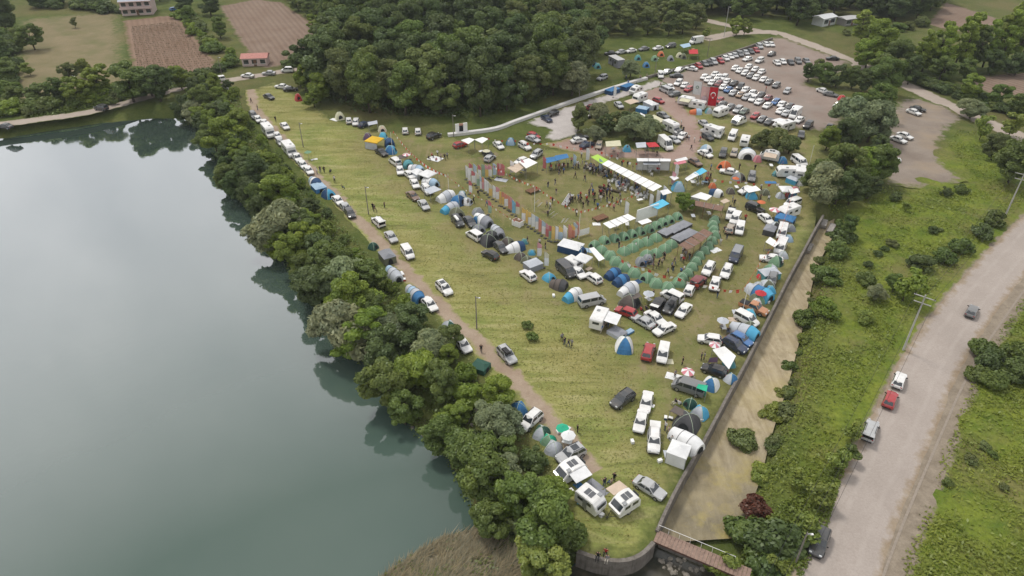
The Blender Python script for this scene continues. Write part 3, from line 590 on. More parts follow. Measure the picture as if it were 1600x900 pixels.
# right meadow shrubs
for x, y, h, k, tint, ds in [(1410, 470, 6.5, 'young', BR, 'slender leafy tree with visible trunk'), (1395, 455, 4, 'broad', MD, 'leafy shrub'), (1365, 470, 3.2, 'willow', GR, 'silvery shrub'), (1350, 440, 2.6, 'bush', MD, 'shrub'), (1290, 440, 3.2, 'bush', MD, 'canal shrub'), (1285, 490, 3.2, 'bush', BR, 'bright canal shrub'), (1262, 508, 3.0, 'bush', MD, 'rounded shrub over canal'), (1305, 400, 3.2, 'bush', MD, 'upper canal shrub'), (1310, 380, 3.2, 'bush', DK, 'dark canal shrub'),
        (1160, 695, 2.6, 'bush', OL, 'round olive bush in the canal'), (1350, 500, 2.0, 'bush', YG, 'yellow shrub'), (1440, 420, 3, 'bush', DK, 'dark shrub'), (1470, 410, 3, 'bush', MD, 'leafy roadside shrub'), (1500, 395, 3.0, 'bush', MD, 'broad roadside shrub'), (1530, 370, 3, 'bush', DK, 'roadside shrub'), (1555, 350, 3, 'bush', MD, 'tall roadside shrub'), (1475, 305, 2.0, 'bush', DK, 'low shrub by the gravel lot'), (1500, 300, 2.0, 'bush', MD, 'low green shrub by the gravel lot'), (1400, 312, 2, 'bush', DK, 'low dark shrub'), (1415, 330, 2.4, 'young', YG, 'lime sapling'),
        (1550, 570, 3.4, 'bush', DK, 'big dark bramble'), (1575, 590, 3.2, 'bush', MD, 'bramble'), (1530, 555, 3.0, 'bush', MD, 'pale bramble'), (1600, 600, 3.4, 'bush', DK, 'dark bramble'), (1520, 590, 2.4, 'bush', MD, 'small bramble'), (1545, 600, 2.6, 'bush', MD, 'low bramble'), (1590, 560, 3, 'bush', MD, 'rear bramble'),
        (1280, 790, 4.2, 'young', YG, 'lime green sapling'), (1305, 735, 4.0, 'young', YG, 'yellow-green sapling'), (1250, 845, 4.2, 'young', YG, 'bright young tree'), (1215, 905, 4.0, 'young', YG, 'young tree'), (1240, 760, 3.0, 'young', YG, 'thin sapling'), (1330, 690, 3.5, 'young', YG, 'roadside sapling'), (1320, 720, 3, 'young', MD, 'dark sapling'),
        (1195, 860, 4.0, 'bush', DK, 'large dark bush'), (1175, 850, 3.4, 'bush', MD, 'green bush'), (1180, 815, 3.0, 'bush', (0.120, 0.045, 0.030), 'reddish-brown bush'), (1200, 895, 3.4, 'bush', DK, 'shaded bush'), (1128, 900, 4.4, 'young', YG, 'young tree over the footbridge'), (1140, 905, 3.4, 'bush', BR, 'bright bush below the footbridge'), (830, 530, 1.4, 'bush', MD, 'small patch of tall weeds'), (826, 512, 1.3, 'bush', MD, 'upper patch of tall weeds')]:
    plant(k, onground(x, y), h, 1.15 if k != 'young' else 1.25, tint, ds, 'in the mown field' if x < 900 else 'between canal and road' if x < 1500 and y > 340 else 'on the eastern meadow', trunk=(k != 'bush'))
# uncountable leaf litter, weeds, grass and reeds
def scatter(name, poly, n, size, tint, hgt, ok=None, elong=1.4, dens=None, label=None, upright=.5):
    A = np.array([tuple(p)[:2] for p in poly]); lo, hi = A.min(0), A.max(0)
    C = rng.uniform(lo, hi, (n, 2)); C = C[inside(C, A)]
    if dens is not None: C = C[rng.random(len(C)) < dens(C)]
    z = height(C) + rng.uniform(0, 1, len(C)) ** 2 * hgt + size * .3
    nr = unit(len(C)); nr[:, 2] = np.abs(nr[:, 2]) + upright
    v = vnoise(C, 2.4, 5) * .45 + vnoise(C, 9.0, 6) * .45 + rng.random(len(C)) * .35 - .1
    o = mobj(name, leaf_mesh(name, np.column_stack([C, z]), nr, size * rng.uniform(.5, 1.4, len(C)), v, LEAF, elong), None, tint)
    o['kind'] = 'stuff'; o['label'] = label; o['category'] = name.replace('_', ' ').split()[-1]; return o
def off_path(C): return (seg_dist(C, trk, False) > 3.6).astype(float)
scatter('bank_weeds', belt, 120000, .30, MD, .8, dens=off_path, label='tangled green weeds covering the lake bank')
scatter('wood_undergrowth', wood, 60000, .55, DK, 1.5, label='dark undergrowth on the floor of the wood')
def mead(C): return sstep(seg_dist(C, road_w, False), 5.2, 6.5) * np.clip(vnoise(C, 4.5, 9) * 1.7 - .30, .05, 1) * (C[:, 1] < 190) * ~inside(C, PL([(1380, 150), (1424, 140), (1512, 186), (1480, 225), (1525, 290), (1430, 300), (1375, 290)]))
MV = [p for p in MEADOW]
scatter('meadow_grass', MV, 380000, .22, (0.205, 0.255, 0.044), .32, dens=lambda C: mead(C) * np.clip(60 / np.maximum(C[:, 1], 30), .25, 1) , label='rank yellow-green grass of the eastern meadow', elong=2.2)
scatter('verge_weeds', PL([(1165, 850), (1212, 660), (1250, 530), (1275, 440), (1300, 340), (1330, 380), (1300, 480), (1260, 640), (1215, 760), (1200, 860)], -.5), 26000, .26, (0.170, 0.225, 0.034), .45, label='green weeds along the east bank of the canal')
scatter('bridge_weeds', PL([(1165, 840), (1260, 760), (1330, 700), (1290, 830), (1240, 930), (1160, 930)], -.3), 20000, .26, (0.160, 0.215, 0.034), .45, label='thick weeds between the footbridge and the road')
tipw = PL([(790, 836), (810, 820), (870, 800), (900, 862), (884, 900), (860, 960), (850, 960), (815, 870)], -1.5)
scatter('shore_scrub', tipw, 26000, .32, MD, .8, label='brown-green scrub below the curved wall')
for c in poisson(tipw, 2.2, 300): plant('bush', (c[0], c[1], gz(*c)), rnd.uniform(1.2, 3.2), 1.1, rnd.choice([MD, OL, DK, BR]), 'scrub bush', 'below the curved wall', trunk=False)
fdens = lambda C: np.where(inside(C, CAMP), .35, 1.0) * (seg_dist(C, trk, False) > 1.9) * np.clip(70 / np.maximum(C[:, 1], 40), .3, 1)
scatter('field_grass', field_w, 190000, .14, (0.310, 0.315, 0.110), .08, dens=fdens, label='short dry mown grass of the camping field', elong=2.2, upright=.9)
reed_poly = PL([(596, 902), (645, 868), (690, 842), (742, 826), (786, 830), (826, 870), (850, 960), (560, 960)], LAKE_Z)
A = np.array([tuple(p) for p in reed_poly]); C = rng.uniform(A.min(0), A.max(0), (26000, 2)); C = C[inside(C, A)]; C = C[rng.random(len(C)) < np.clip(vnoise(C, 1.6, 3) * 1.9 - .35, .08, 1)]
n = len(C); d = rng.normal(0, 1, (n, 2)) * .6 + np.array([.9, .35]); base = np.column_stack([C, np.maximum(height(C), LAKE_Z) + .02])
tip = base + np.column_stack([d * .9, rng.uniform(.25, 1.0, n)]); side = np.column_stack([-d[:, 1], d[:, 0], np.zeros(n)]); side = side / np.linalg.norm(side, axis=1, keepdims=True) * .06
V = np.stack([base - side, base + side, tip], 1).reshape(-1, 3); F = np.arange(3 * n).reshape(-1, 3)
rm = mesh('reeds', V, F.tolist(), [LEAF]); set_attr(rm, 'var', np.repeat(rng.random(n), 3))
o = mobj('reeds', rm, None, (0.300, 0.265, 0.185)); o['kind'] = 'stuff'; o['label'] = 'flattened dry brown reeds at the lake edge'; o['category'] = 'reeds'
mud = NT('reed bed mud'); M_MUD = mud.principled(mud.mix(mud.rng(mud.noise(.8, 5), .35, .65), (0.125, 0.115, 0.075), (0.22, 0.190, 0.135)), .9, bump=mud.noise(2, 4), bstr=.6)
rb_ = sheet('reed_bed', reed_poly, .05, M_MUD, 1.5, .5, follow=True)
for v_ in rb_.data.vertices: v_.co.z = max(v_.co.z, LAKE_Z + .03)
# seedlings in the ploughed plot
rows = []
p0, p1, p2, p3 = at(205, 42), at(275, 34), at(340, 106), at(216, 118)
for i in range(24):
    for j in range(26):
        a, b = (i + .5) / 24, (j + .5) / 26; q = (p0.lerp(p1, a)).lerp(p3.lerp(p2, a), b)
        for k in range(5): rows.append((q.x + rnd.gauss(0, .22), q.y + rnd.gauss(0, .22), .2 + rnd.random() * .15))
rows = np.array(rows); o = mobj('seedlings', leaf_mesh('seedlings', rows, unit(len(rows)) + np.array([0, 0, .8]), np.full(len(rows), .26), rng.random(len(rows)), LEAF), None, (0.120, 0.100, 0.060))
o['kind'] = 'stuff'; o['label'] = 'rows of small seedlings in the ploughed plot'; o['category'] = 'seedlings'

def hedge(pts, n, hmin, hmax, zone, tints):
    for i in range(n):
        t = rnd.random() * (len(pts) - 1); k = min(int(t), len(pts) - 2); f = t - k; x = pts[k][0] + (pts[k + 1][0] - pts[k][0]) * f; y = pts[k][1] + (pts[k + 1][1] - pts[k][1]) * f
        plant('bush', onground(x + rnd.gauss(0, 5), y + rnd.gauss(0, 2.5)), rnd.uniform(hmin, hmax), 1.25, rnd.choice(tints), 'hedge bush', zone, trunk=False)
hedge([(0, 178), (60, 172), (150, 155), (200, 140)], 30, 2, 4.2, 'between the far lane and the dry plot', [MD, BR, OL])
hedge([(5, 60), (22, 100), (18, 150)], 22, 2.5, 4.5, 'along the left edge of the dry plot', [MD, DK])
hedge([(285, 30), (330, 75), (362, 108)], 22, 2, 4, 'between the two ploughed plots', [MD, OL, BR])
hedge([(250, 128), (300, 120), (340, 114)], 14, 1.5, 3, 'below the ploughed plot', [MD, DK])
hedge([(60, 12), (150, 14), (190, 22)], 16, 3, 5, 'along the top of the dry plot', [DK, MD])
hedge([(520, 50), (495, 92), (440, 106)], 12, 1.5, 3.5, 'along the harrowed plot', [MD, BR])
hedge([(1330, 60), (1400, 48), (1440, 40)], 12, 2, 4, 'on the green field above the lane', [MD, OL])
scatter('plot_weeds', PL([(0, 178), (150, 150), (210, 130), (345, 113), (300, 132), (200, 156), (60, 184)]), 24000, .42, MD, .7, label='rank weeds along the far lakeshore lane')
scatter('edge_weeds', PL([(0, 30), (30, 40), (24, 110), (34, 160), (-60, 180)]), 12000, .45, MD, .7, label='weeds along the left edge of the dry plot')
scatter('canal_weeds', [p for p in PL(BED_R, -1.8)] + [p for p in PL([(x - 9, y - 2) for x, y in BED_R], -2.0)][::-1], 9000, .26, OL, .35, label='weeds creeping over the canal bed edge')
hedge([(1305, 350), (1275, 440), (1256, 530), (1215, 660), (1190, 760)], 26, .8, 2.2, 'on the east bank of the canal', [MD, OL, YG])
hedge([(1345, 420), (1400, 380), (1500, 350)], 6, .7, 1.6, 'scattered over the meadow', [MD, OL, DK])
hedge([(1480, 760), (1540, 700), (1590, 800)], 6, .6, 1.2, 'in the near right meadow', [MD, OL])
scatter('reed_weeds', reed_poly, 6000, .26, OL, .5, dens=lambda C: np.clip(vnoise(C, 2.2, 8) * 2 - .7, 0, 1), label='green weeds growing among the dry reeds')
# ------------------------------------------------------------------ vehicles
def ring(x, w, zb, zt, n=5, crown=.05):
    """cross-section of a body at station x"""
    return [(x, -w * .86, zb), (x, -w, zb + .18), (x, -w, zb + (zt - zb) * .62), (x, -w * .95, zt - .03), (x, -w * .6, zt + crown * .7), (x, 0, zt + crown),
            (x, w * .6, zt + crown * .7), (x, w * .95, zt - .03), (x, w, zb + (zt - zb) * .62), (x, w, zb + .18), (x, w * .86, zb)]
def loft(m, rings, mt=0):
    m.grid(rings, mt); n = len(rings[0]); m.add(rings[0], [tuple(range(n))], mt); m.add(rings[-1], [tuple(range(n - 1, -1, -1))], mt)
    for a, b in zip(rings[:-1], rings[1:]): m.add([a[0], b[0], b[-1], a[-1]], [(3, 2, 1, 0)], mt)
def wheel_me(r=.33, w=.22):
    m = MB(); m.tube((0, -w / 2, 0), (0, w / 2, 0), r, r, 14, 0); m.tube((0, -w / 2 - .012, 0), (0, w / 2 + .012, 0), r * .62, r * .62, 10, 1); return m.me('wheel', [TYRE, RIM])
WHEEL = wheel_me(); WHEELB = wheel_me(.39, .26)
# length, width, roof, hood height, belt, [x of screen base, roof front, roof rear, rear glass base], tail height, style
SPEC = {'sedan': (4.55, 1.80, 1.45, .86, .93, (1.00, .28, -1.00, -1.62), .96), 'hatchback': (4.05, 1.76, 1.48, .90, .95, (.95, .25, -1.45, -1.92), .98),
        'suv': (4.45, 1.86, 1.68, 1.00, 1.08, (.95, .30, -1.72, -2.10), 1.10), 'minivan': (4.40, 1.82, 1.80, 1.02, 1.10, (1.30, .62, -2.02, -2.16), 1.15),
        'van': (5.05, 1.95, 1.98, 1.10, 1.22, (1.95, 1.20, -2.42, -2.50), 1.22), 'panel_van': (5.9, 2.02, 2.60, 1.18, 1.32, (2.30, 1.45, -2.88, -2.93), 1.32),
        'pickup': (5.25, 1.86, 1.78, 1.06, 1.12, (1.15, .55, -.62, -.85), 1.08), 'jeep': (4.25, 1.86, 1.82, 1.08, 1.16, (.72, .45, -1.85, -1.95), 1.16)}
CAR = {}
BOOT_SHADE = flat('painted boot shade', (.015, .015, .016), .9)  # near-black colour that paints in the shade inside an open boot
def car_parts(kind):
    if kind in CAR: return CAR[kind]
    L, Wd, H, hood, belt, (sb, rf, rr, rb), tail = SPEC[kind]; w = Wd / 2; h = L / 2; zb = .24; m = MB()
    if kind == 'jeep': st = [(h, .80, .42, .88), (h - .12, .84, .30, 1.02), (sb + .1, .92, zb, hood), (sb, .94, zb, belt), (rb + .1, .97, zb, belt), (-h, .94, .36, tail)]
    elif kind in ('van', 'panel_van'): st = [(h, .78, .36, .72), (h - .10, .90, .26, .90), (h - .32, .97, zb, hood - .03), (sb, 1, zb, belt), (0, 1, zb, belt), (-h + .06, 1, zb, belt), (-h, .95, .34, belt - .05)]
    else: st = [(h, .70, .36, .66), (h - .08, .84, .26, .76), (h - .38, .95, zb, hood - .07), (sb + .05, .98, zb, hood + .02), (0.2, 1, zb, belt), (rr, 1, zb, belt), (max(rb, -h + .3), .98, zb, tail), (-h + .1, .90, .28, tail - .05), (-h, .80, .38, tail - .22)]
    loft(m, [ring(x, w * a, z0, z1, crown=.03) for x, a, z0, z1 in st])
    if kind == 'pickup': m.box((-1.72, 0, 1.14), (1.6, Wd * .80, .06), 1)
    # greenhouse: roof and pillars in body colour, panes a little proud
    wb, wt_ = w * .93, w * (.78 if kind not in ('van', 'panel_van', 'minivan', 'jeep') else .88); zr = H; zbt = belt - .03
    B = lambda x, y, z: (x, y, z)
    prof = [(sb, zbt, wb), (rf, zr - .03, wt_), ((rf + rr) / 2, zr, wt_), (rr, zr - .04, wt_), (rb, zbt, wb)]
    rows = [[(x, -ww, z), (x, -ww * .55, z + (.03 if 0 < i < 4 else 0)), (x, 0, z + (.045 if 0 < i < 4 else 0)), (x, ww * .55, z + (.03 if 0 < i < 4 else 0)), (x, ww, z)] for i, (x, z, ww) in enumerate(prof)]
    m.grid(rows)
    for s in (-1, 1):
        a = [(prof[i][0], s * prof[i][2], prof[i][1]) for i in range(5)]
        low = [(prof[2][0], s * wb, zbt)]
        f = [(0, 1, 5), (1, 2, 5), (2, 3, 5), (3, 4, 5)]
        m.add(a + low, f if s < 0 else [q[::-1] for q in f])
    for x, z, c in ((h - .01, .44, 1), (-h + .01, .46, 1)): m.box((x, 0, z), (.10, Wd * .74, .16), 1)
    if kind == 'jeep':
        for x in (1.35, -1.35): m.box((x, 0, .80), (.95, Wd + .12, .07), 1)
        m.tube((-h - .02, 0, .95), (-h - .24, 0, .95), .36, .36, 14, 1)
    body = m.me(kind + '_body', [PAINT, TRIM]); sm = np.zeros(len(body.polygons), bool); body.polygons.foreach_set('use_smooth', sm)
    def pane(a, b, c, d, ins, out):
        """inset pane in quad abcd, moved out along its normal"""
        a, b, c, d = map(Vector, (a, b, c, d)); ce = (a + b + c + d) / 4; n = (b - a).cross(d - a)
        if n.length < 1e-6: n = (c - b).cross(a - b)
        n.normalize()
        if n.dot(ce - Vector((0, 0, 1.0))) < 0: n = -n
        q = [ce + (p - ce) * ins + n * out for p in (a, b, c, d)]
        return q
    g = {}
    mk = lambda q, nm: mesh(nm, q + [p - Vector((0, 0, 0)) for p in []], [(0, 1, 2, 3)], [GLASS])
    g['windscreen'] = [mk(pane((sb, -wb, zbt), (sb, wb, zbt), (rf, wt_, zr - .03), (rf, -wt_, zr - .03), .88, .018), 'windscreen')]
    if kind not in ('panel_van',): g['rear_window'] = [mk(pane((rb, -wb, zbt), (rb, wb, zbt), (rr, wt_, zr - .04), (rr, -wt_, zr - .04), .80, .02), 'rear_window')]
    sw = []
    mid = (rf + rr) / 2 + .1
    for s in (-1, 1):
        zt = zr - .10; yl = s * (wb + .004); yt = s * (wt_ + .004); sl = (sb - rf) / max(zr - zbt, .1)
        xf = sb - .18; xr = rb + .12; xft = rf - .02; xrt = rr + .05
        spans = [(xf, mid + .05, xft, mid + .05), (mid - .05, xr, mid - .05, xrt)]
        if kind == 'pickup': spans = [(xf, xr, xft, xrt)]
        if kind == 'panel_van': spans = [(xf, xf - 1.0, xft, xf - 1.0)]
        if kind == 'van': spans = [(xf, xf - .95, xft, xf - .95), (xf - 1.1, xf - 2.4, xf - 1.1, xf - 2.4), (xf - 2.55, xr, xf - 2.55, xrt)]
        for a, b, c, d in spans:
            q = [Vector((a, yl, zbt + .08)), Vector((b, yl, zbt + .08)), Vector((d, yt, zt)), Vector((c, yt, zt))]
            for p in q: p.y += s * .012 + s * 0
            sw.append(mk(q, 'side_window'))
    g['side_window'] = sw
    dt = {}
    lm = MB(); lm.box((0, 0, 0), (.16, .34, .14), 0, 0, .85); dt['headlight'] = (lm.me('headlight', [LAMP]), [(h - .10, s * w * .62, .70 if kind not in ('suv', 'van', 'panel_van', 'jeep', 'pickup') else .84) for s in (-1, 1)])
    tm = MB(); tm.box((0, 0, 0), (.10, .26, .20), 0); dt['tail_light'] = (tm.me('tail_light', [REDL]), [(-h + .06, s * w * .70, tail - .20) for s in (-1, 1)])
    wb_ = L * .295; big = kind in ('suv', 'pickup', 'jeep', 'van', 'panel_van')
    wl_ = [(x, s * (w - .11), .39 if big else .33) for x in (wb_ + .06, -wb_) for s in (-1, 1)]
    mm = MB(); mm.box((0, 0, 0), (.12, .18, .12)); dt['mirror'] = (mm.me('mirror', [TRIM]), [(sb - .25, s * (w + .06), belt + .06) for s in (-1, 1)])
    if kind == 'suv':
        rm_ = MB(); rm_.box((0, 0, 0), (1.7, .05, .06)); dt['roof_rail'] = (rm_.me('roof_rail', [TRIM]), [((rf + rr) / 2, s * wt_ * .9, zr + .05) for s in (-1, 1)])
    # far version: body with wheels in one mesh
    fm = MB(); fm.v = list(m.v); fm.f = [list(q) for q in m.f]; fm.m = list(m.m)
    for c in wl_: fm.tube((c[0], c[1] - .12, c[2]), (c[0], c[1] + .12, c[2]), c[2], c[2], 10, 1)
    far = fm.me(kind + '_far', [PAINT, TRIM])
    gm = MB()
    for k in g:
        for me in g[k]: gm.add([v.co[:] for v in me.vertices], [tuple(p.vertices) for p in me.polygons])
    CAR[kind] = (body, g, dt, wl_, WHEELB if big else WHEEL, far, gm.me(kind + '_windows', [GLASS])); return CAR[kind]
PC = {'white': (.74, .74, .73), 'silver': (.42, .43, .44), 'grey': (.17, .175, .18), 'dark grey': (.055, .058, .062), 'black': (.015, .015, .017), 'red': (.36, .025, .03), 'dark red': (.17, .02, .025), 'blue': (.05, .15, .36),
      'dark blue': (.02, .035, .08), 'brown': (.17, .10, .07), 'gold': (.30, .20, .12), 'tan': (.34, .29, .23), 'orange': (.45, .20, .09), 'green': (.10, .14, .11)}
KN = {'sedan': 'sedan', 'hatchback': 'hatchback', 'suv': 'SUV', 'minivan': 'minivan', 'van': 'van', 'panel_van': 'panel van', 'pickup': 'pickup truck', 'jeep': 'off-road car'}
def vehicle(kind, col, px, py, ang, zone, extra='', far=False, z=0.02, group=None):
    body, g, dt, wls, wm_, farm, farg = car_parts(kind); H = SPEC[kind][2]
    p = at(px, py, z + H * .42); p.z = z; rz = head(px, py, ang)
    nm = {'sedan': 'parked_sedan', 'hatchback': 'parked_hatchback', 'suv': 'parked_suv', 'minivan': 'parked_minivan', 'van': 'parked_van', 'panel_van': 'parked_panel_van', 'pickup': 'parked_pickup', 'jeep': 'parked_jeep'}[kind].replace('jeep', 'offroader')
    if far:
        e = mobj(nm, farm, None, PC[col]); e.location = p; e.rotation_euler = (0, 0, rz); e.scale = (.94, .94, .96); mobj('windows', farg, e)
    else:
        e = empty(nm, p, rz, (.94, .94, .96)); mobj('body', body, e, PC[col])
        for k, ms_ in g.items():
            for me in ms_: mobj(k, me, e)
        for k, (me, locs) in dt.items():
            for l in locs: c = mobj(k, me, e); c.location = l
        for l in wls: c = mobj('wheel', wm_, e); c.location = l
    if extra and not far:
        L, Wd, H, hood, belt, (sb, rf, rr, rb), tail = SPEC[kind]
        if any(k in extra for k in ('open', 'lid', 'rear')):
            m = MB(); m.slab([(rr, -Wd * .4, H + .02), (rr, Wd * .4, H + .02), (rr - 1.0, Wd * .42, H + .22), (rr - 1.0, -Wd * .42, H + .22)][::-1], .07); m.obj('tailgate', [PAINT], e, PC['white'] if 'lid' in extra else PC[col])
            m = MB(); m.box((rb - .06, 0, (belt + H) / 2 - .3), (.10, Wd * .76, H - belt + .35)); m.obj('boot_shade', [BOOT_SHADE], e)  # solid dark box with the boot's inner shade painted in
        else:
            m = MB(); m.box(((rf + rr) / 2 + .1, 0, H + .05), ((rf - rr) * (.9 if 'grey' in extra else .5), Wd * (.78 if 'grey' in extra else .5), .03)); m.obj('roof_panel', [GREYM if 'grey' in extra else GLASS], e) if ('panel' in extra or 'hatch' in extra or 'grey' in extra) else None
    reg(e, f'{col} {KN[kind]}' + (' ' + extra if extra else ''), zone, 'van' if 'van' in kind and kind != 'minivan' else 'pickup' if kind == 'pickup' else 'car', group)
    return e
def cars(zone, rows, far=False, z=0.02, group=None):
    for r in rows: vehicle(r[0], r[1], r[2], r[3], r[4], zone, r[5] if len(r) > 5 else '', far, z, group)
s, hb, su, mv, va, pv, pk, jp = 'sedan', 'hatchback', 'suv', 'minivan', 'van', 'panel_van', 'pickup', 'jeep'
G = 'cars in the dirt car park'
cars('in the top row of the car park', [(mv, 'white', 1032, 117, -70), (s, 'silver', 1042, 112, 200), (s, 'dark grey', 1057, 118, 178), (s, 'white', 1061, 109, 205), (s, 'white', 1080, 107, 170), (hb, 'red', 1092, 103, -35), (s, 'grey', 1101, 99, -35), (s, 'black', 1108, 98, -35), (su, 'silver', 1115, 96, -35), (hb, 'red', 1126, 95, -35),
     (hb, 'white', 1134, 91, -35), (s, 'white', 1141, 88, -35), (s, 'silver', 1148, 86, -35), (su, 'grey', 1156, 84, -35), (s, 'silver', 1165, 82, -35), (s, 'dark grey', 1173, 80, -35), (s, 'red', 1181, 78, -35), (su, 'silver', 1187, 72, -40), (s, 'white', 1197, 69, -35), (s, 'white', 1205, 69, -35)], True, .06, G)
cars('standing alone near the top row of the car park', [(s, 'white', 1168, 92, 195), (su, 'white', 1187, 94, 205), (s, 'dark grey', 1206, 84, 205)], True, .06, G)
cars('in the short row by the sandy patch', [(s, 'white', 1214, 98, -40), (s, 'white', 1223, 96, -40), (s, 'dark grey', 1235, 97, -40), (su, 'grey', 1247, 95, -45), (s, 'grey', 1260, 95, -40)], True, .06, G)
cars('on the edge of the lane above the car park', [(s, 'black', 1301, 91, 178)], True, .06)
cars('in the second row of the car park', [(s, 'white', 1170, 104, 212), (s, 'white', 1180, 108, 212), (s, 'white', 1190, 112, 212), (s, 'white', 1149, 106, 212), (s, 'white', 1156, 110, 212), (hb, 'white', 1164, 114, 212), (s, 'grey', 1173, 118, 212), (s, 'white', 1182, 121, 212), (s, 'white', 1193, 124, 212), (s, 'grey', 1202, 128, 212), (hb, 'grey', 1213, 133, 212)], True, .06, G)
cars('alone in the middle of the car park', [(hb, 'silver', 1230, 142, 222)], True, .06)
cars('in the third row of the car park', [(s, 'white', 1101, 120, 212), (s, 'white', 1107, 124, 212), (s, 'white', 1113, 129, 212), (s, 'white', 1117, 116, 212), (s, 'white', 1124, 120, 212), (su, 'white', 1131, 121, 212), (s, 'white', 1120, 125, 212), (hb, 'dark red', 1123, 131, 212), (s, 'white', 1136, 127, 212), (s, 'black', 1147, 130, 212), (s, 'white', 1130, 136, 212), (s, 'blue', 1138, 140, 212), (s, 'silver', 1146, 145, 212), (su, 'dark grey', 1157, 135, 225),
     (s, 'white', 1165, 140, 212), (s, 'gold', 1157, 148, 212), (hb, 'silver', 1166, 152, 212), (su, 'white', 1177, 154, 215), (s, 'white', 1186, 159, 212), (s, 'white', 1176, 145, 212), (s, 'dark grey', 1189, 148, 212), (s, 'dark red', 1200, 153, 212), (s, 'white', 1199, 165, 212), (hb, 'blue', 1212, 159, 212), (s, 'white', 1222, 163, 212), (s, 'dark grey', 1234, 166, 212), (s, 'white', 1220, 173, 212), (s, 'silver', 1229, 177, 212), (s, 'white', 1243, 170, 212), (s, 'white', 1249, 187, 212)], True, .06, G)
cars('at the lower end of the third row of the car park', [(pv, 'white', 1243, 177, 218)], True, .06)
cars('in the nearest row of the car park', [(hb, 'red', 1124, 157, 212), (s, 'dark grey', 1129, 163, 212), (s, 'grey', 1141, 167, 212), (su, 'silver', 1153, 171, 215), (s, 'green', 1163, 174, 212), (hb, 'red', 1180, 181, 212), (s, 'grey', 1191, 186, 212), (s, 'dark grey', 1202, 190, 212), (s, 'white', 1216, 193, 212)], True, .06, G)
cars('at the right edge of the car park', [(su, 'black', 1263, 195, 220), (s, 'dark grey', 1252, 210, 265), (s, 'black', 1296, 199, 230), (s, 'white', 1286, 142, -20), (s, 'grey', 1298, 147, -10), (hb, 'white', 1310, 164, 200)], True, .06)
cars('on the dark gravel lot', [(s, 'white', 1428, 175, -20), (s, 'black', 1434, 170, -10), (s, 'white', 1404, 218, -20), (s, 'white', 1414, 212, -20), (s, 'white', 1393, 248, -5)], False, .06)
cars('at the car park entrance', [(su, 'white', 1060, 129, 215), (s, 'white', 1070, 133, 215), (hb, 'red', 1076, 139, 205), (van := va, 'silver', 1040, 140, 155), (s, 'white', 1047, 136, -40), (hb, 'grey', 1054, 147, 190)], True, .06)
cars('on the white gravel', [(s, 'dark blue', 854, 185, -30), (hb, 'black', 864, 177, 200)], False, .08)
cars('along the wall of the small campsite', [(hb, 'black', 953, 83, 180), (s, 'silver', 970, 81, 190), (s, 'white', 986, 79, 190), (s, 'grey', 1006, 76, 190), (s, 'white', 1028, 75, 190), (su, 'grey', 1048, 71, 190), (su, 'silver', 941, 121, 200), (pv, 'white', 1088, 63, 190)], True, .02)
cars('by the brown shelters', [(hb, 'red', 1029, 157, -20), (s, 'silver', 967, 164, -40), (s, 'dark red', 922, 168, 180), (s, 'silver', 935, 172, 210), (su, 'black', 924, 178, 200), (s, 'grey', 1036, 180, -25), (s, 'dark grey', 1060, 207, 215), (s, 'white', 1066, 212, 222), (s, 'silver', 1053, 218, -30), (pv, 'white', 1040, 224, -40), (s, 'black', 907, 214, 5), (s, 'white', 904, 219, 10), (s, 'dark blue', 917, 226, 20), (hb, 'tan', 936, 227, 250)], True, .06)
cars('among the caravans by the flags', [(s, 'silver', 1100, 193, -35), (hb, 'dark grey', 1106, 214, -30), (va, 'white', 1124, 208, 235), (va, 'white', 1145, 212, 240), (su, 'dark grey', 1130, 239, 250), (hb, 'tan', 1147, 239, 250), (s, 'white', 1102, 240, -25), (s, 'brown', 1086, 253, -30)], True, .02)
cars('in the upper eastern pitches', [(s, 'white', 1139, 268, 170), (su, 'grey', 1175, 276, 262), (s, 'white', 1166, 297, 200), (jp, 'black', 1180, 325, -22), (va, 'white', 1249, 252, -35), (mv, 'white', 1238, 317, 200)], False, .02)
cars('in the grassy lane east of the green tents', [(pk, 'white', 1142, 333, 255), (mv, 'white', 1149, 341, 240), (hb, 'tan', 1141, 357, 70), (mv, 'white', 1156, 357, 258), (va, 'dark blue', 1150, 398, 242, 'with grey roof'), (su, 'white', 1107, 420, 238), (su, 'white', 1135, 424, 245), (s, 'white', 1117, 443, 252), (jp, 'dark red', 1091, 440, 40), (hb, 'white', 1078, 452, 62), (s, 'white', 1197, 342, -38), (va, 'white', 1222, 362, 255), (va, 'white', 1220, 385, 245), (s, 'white', 1205, 404, 172)])
cars('in the cluster below the green tents', [(mv, 'white', 1050, 462, 155), (jp, 'black', 1029, 475, 55, 'with white lid'), (su, 'dark grey', 1048, 478, 235, 'with roof box'), (s, 'white', 1068, 485, 228), (hb, 'red', 978, 487, 160), (s, 'silver', 1005, 502, 150), (s, 'white', 1024, 497, -35), (s, 'white', 1038, 514, 205)])
cars('in the lower middle of the field', [(su, 'red', 1013, 549, 72), (mv, 'white', 1036, 552, 258), (su, 'dark grey', 973, 623, 215), (s, 'white', 1010, 628, 258), (s, 'white', 1001, 658, 256), (su, 'white', 1022, 688, 268, 'with open tailgate'), (s, 'silver', 1015, 762, -32), (va, 'silver', 925, 469, 12)])
cars('along the canal wall', [(pk, 'orange', 1178, 480, -22), (mv, 'white', 1167, 498, -28), (hb, 'blue', 1158, 530, -28), (su, 'dark blue', 1148, 539, -28), (hb, 'white', 1109, 530, 172), (hb, 'black', 1116, 578, 162), (va, 'grey', 1076, 604, 162), (su, 'grey', 1206, 437, 250)])
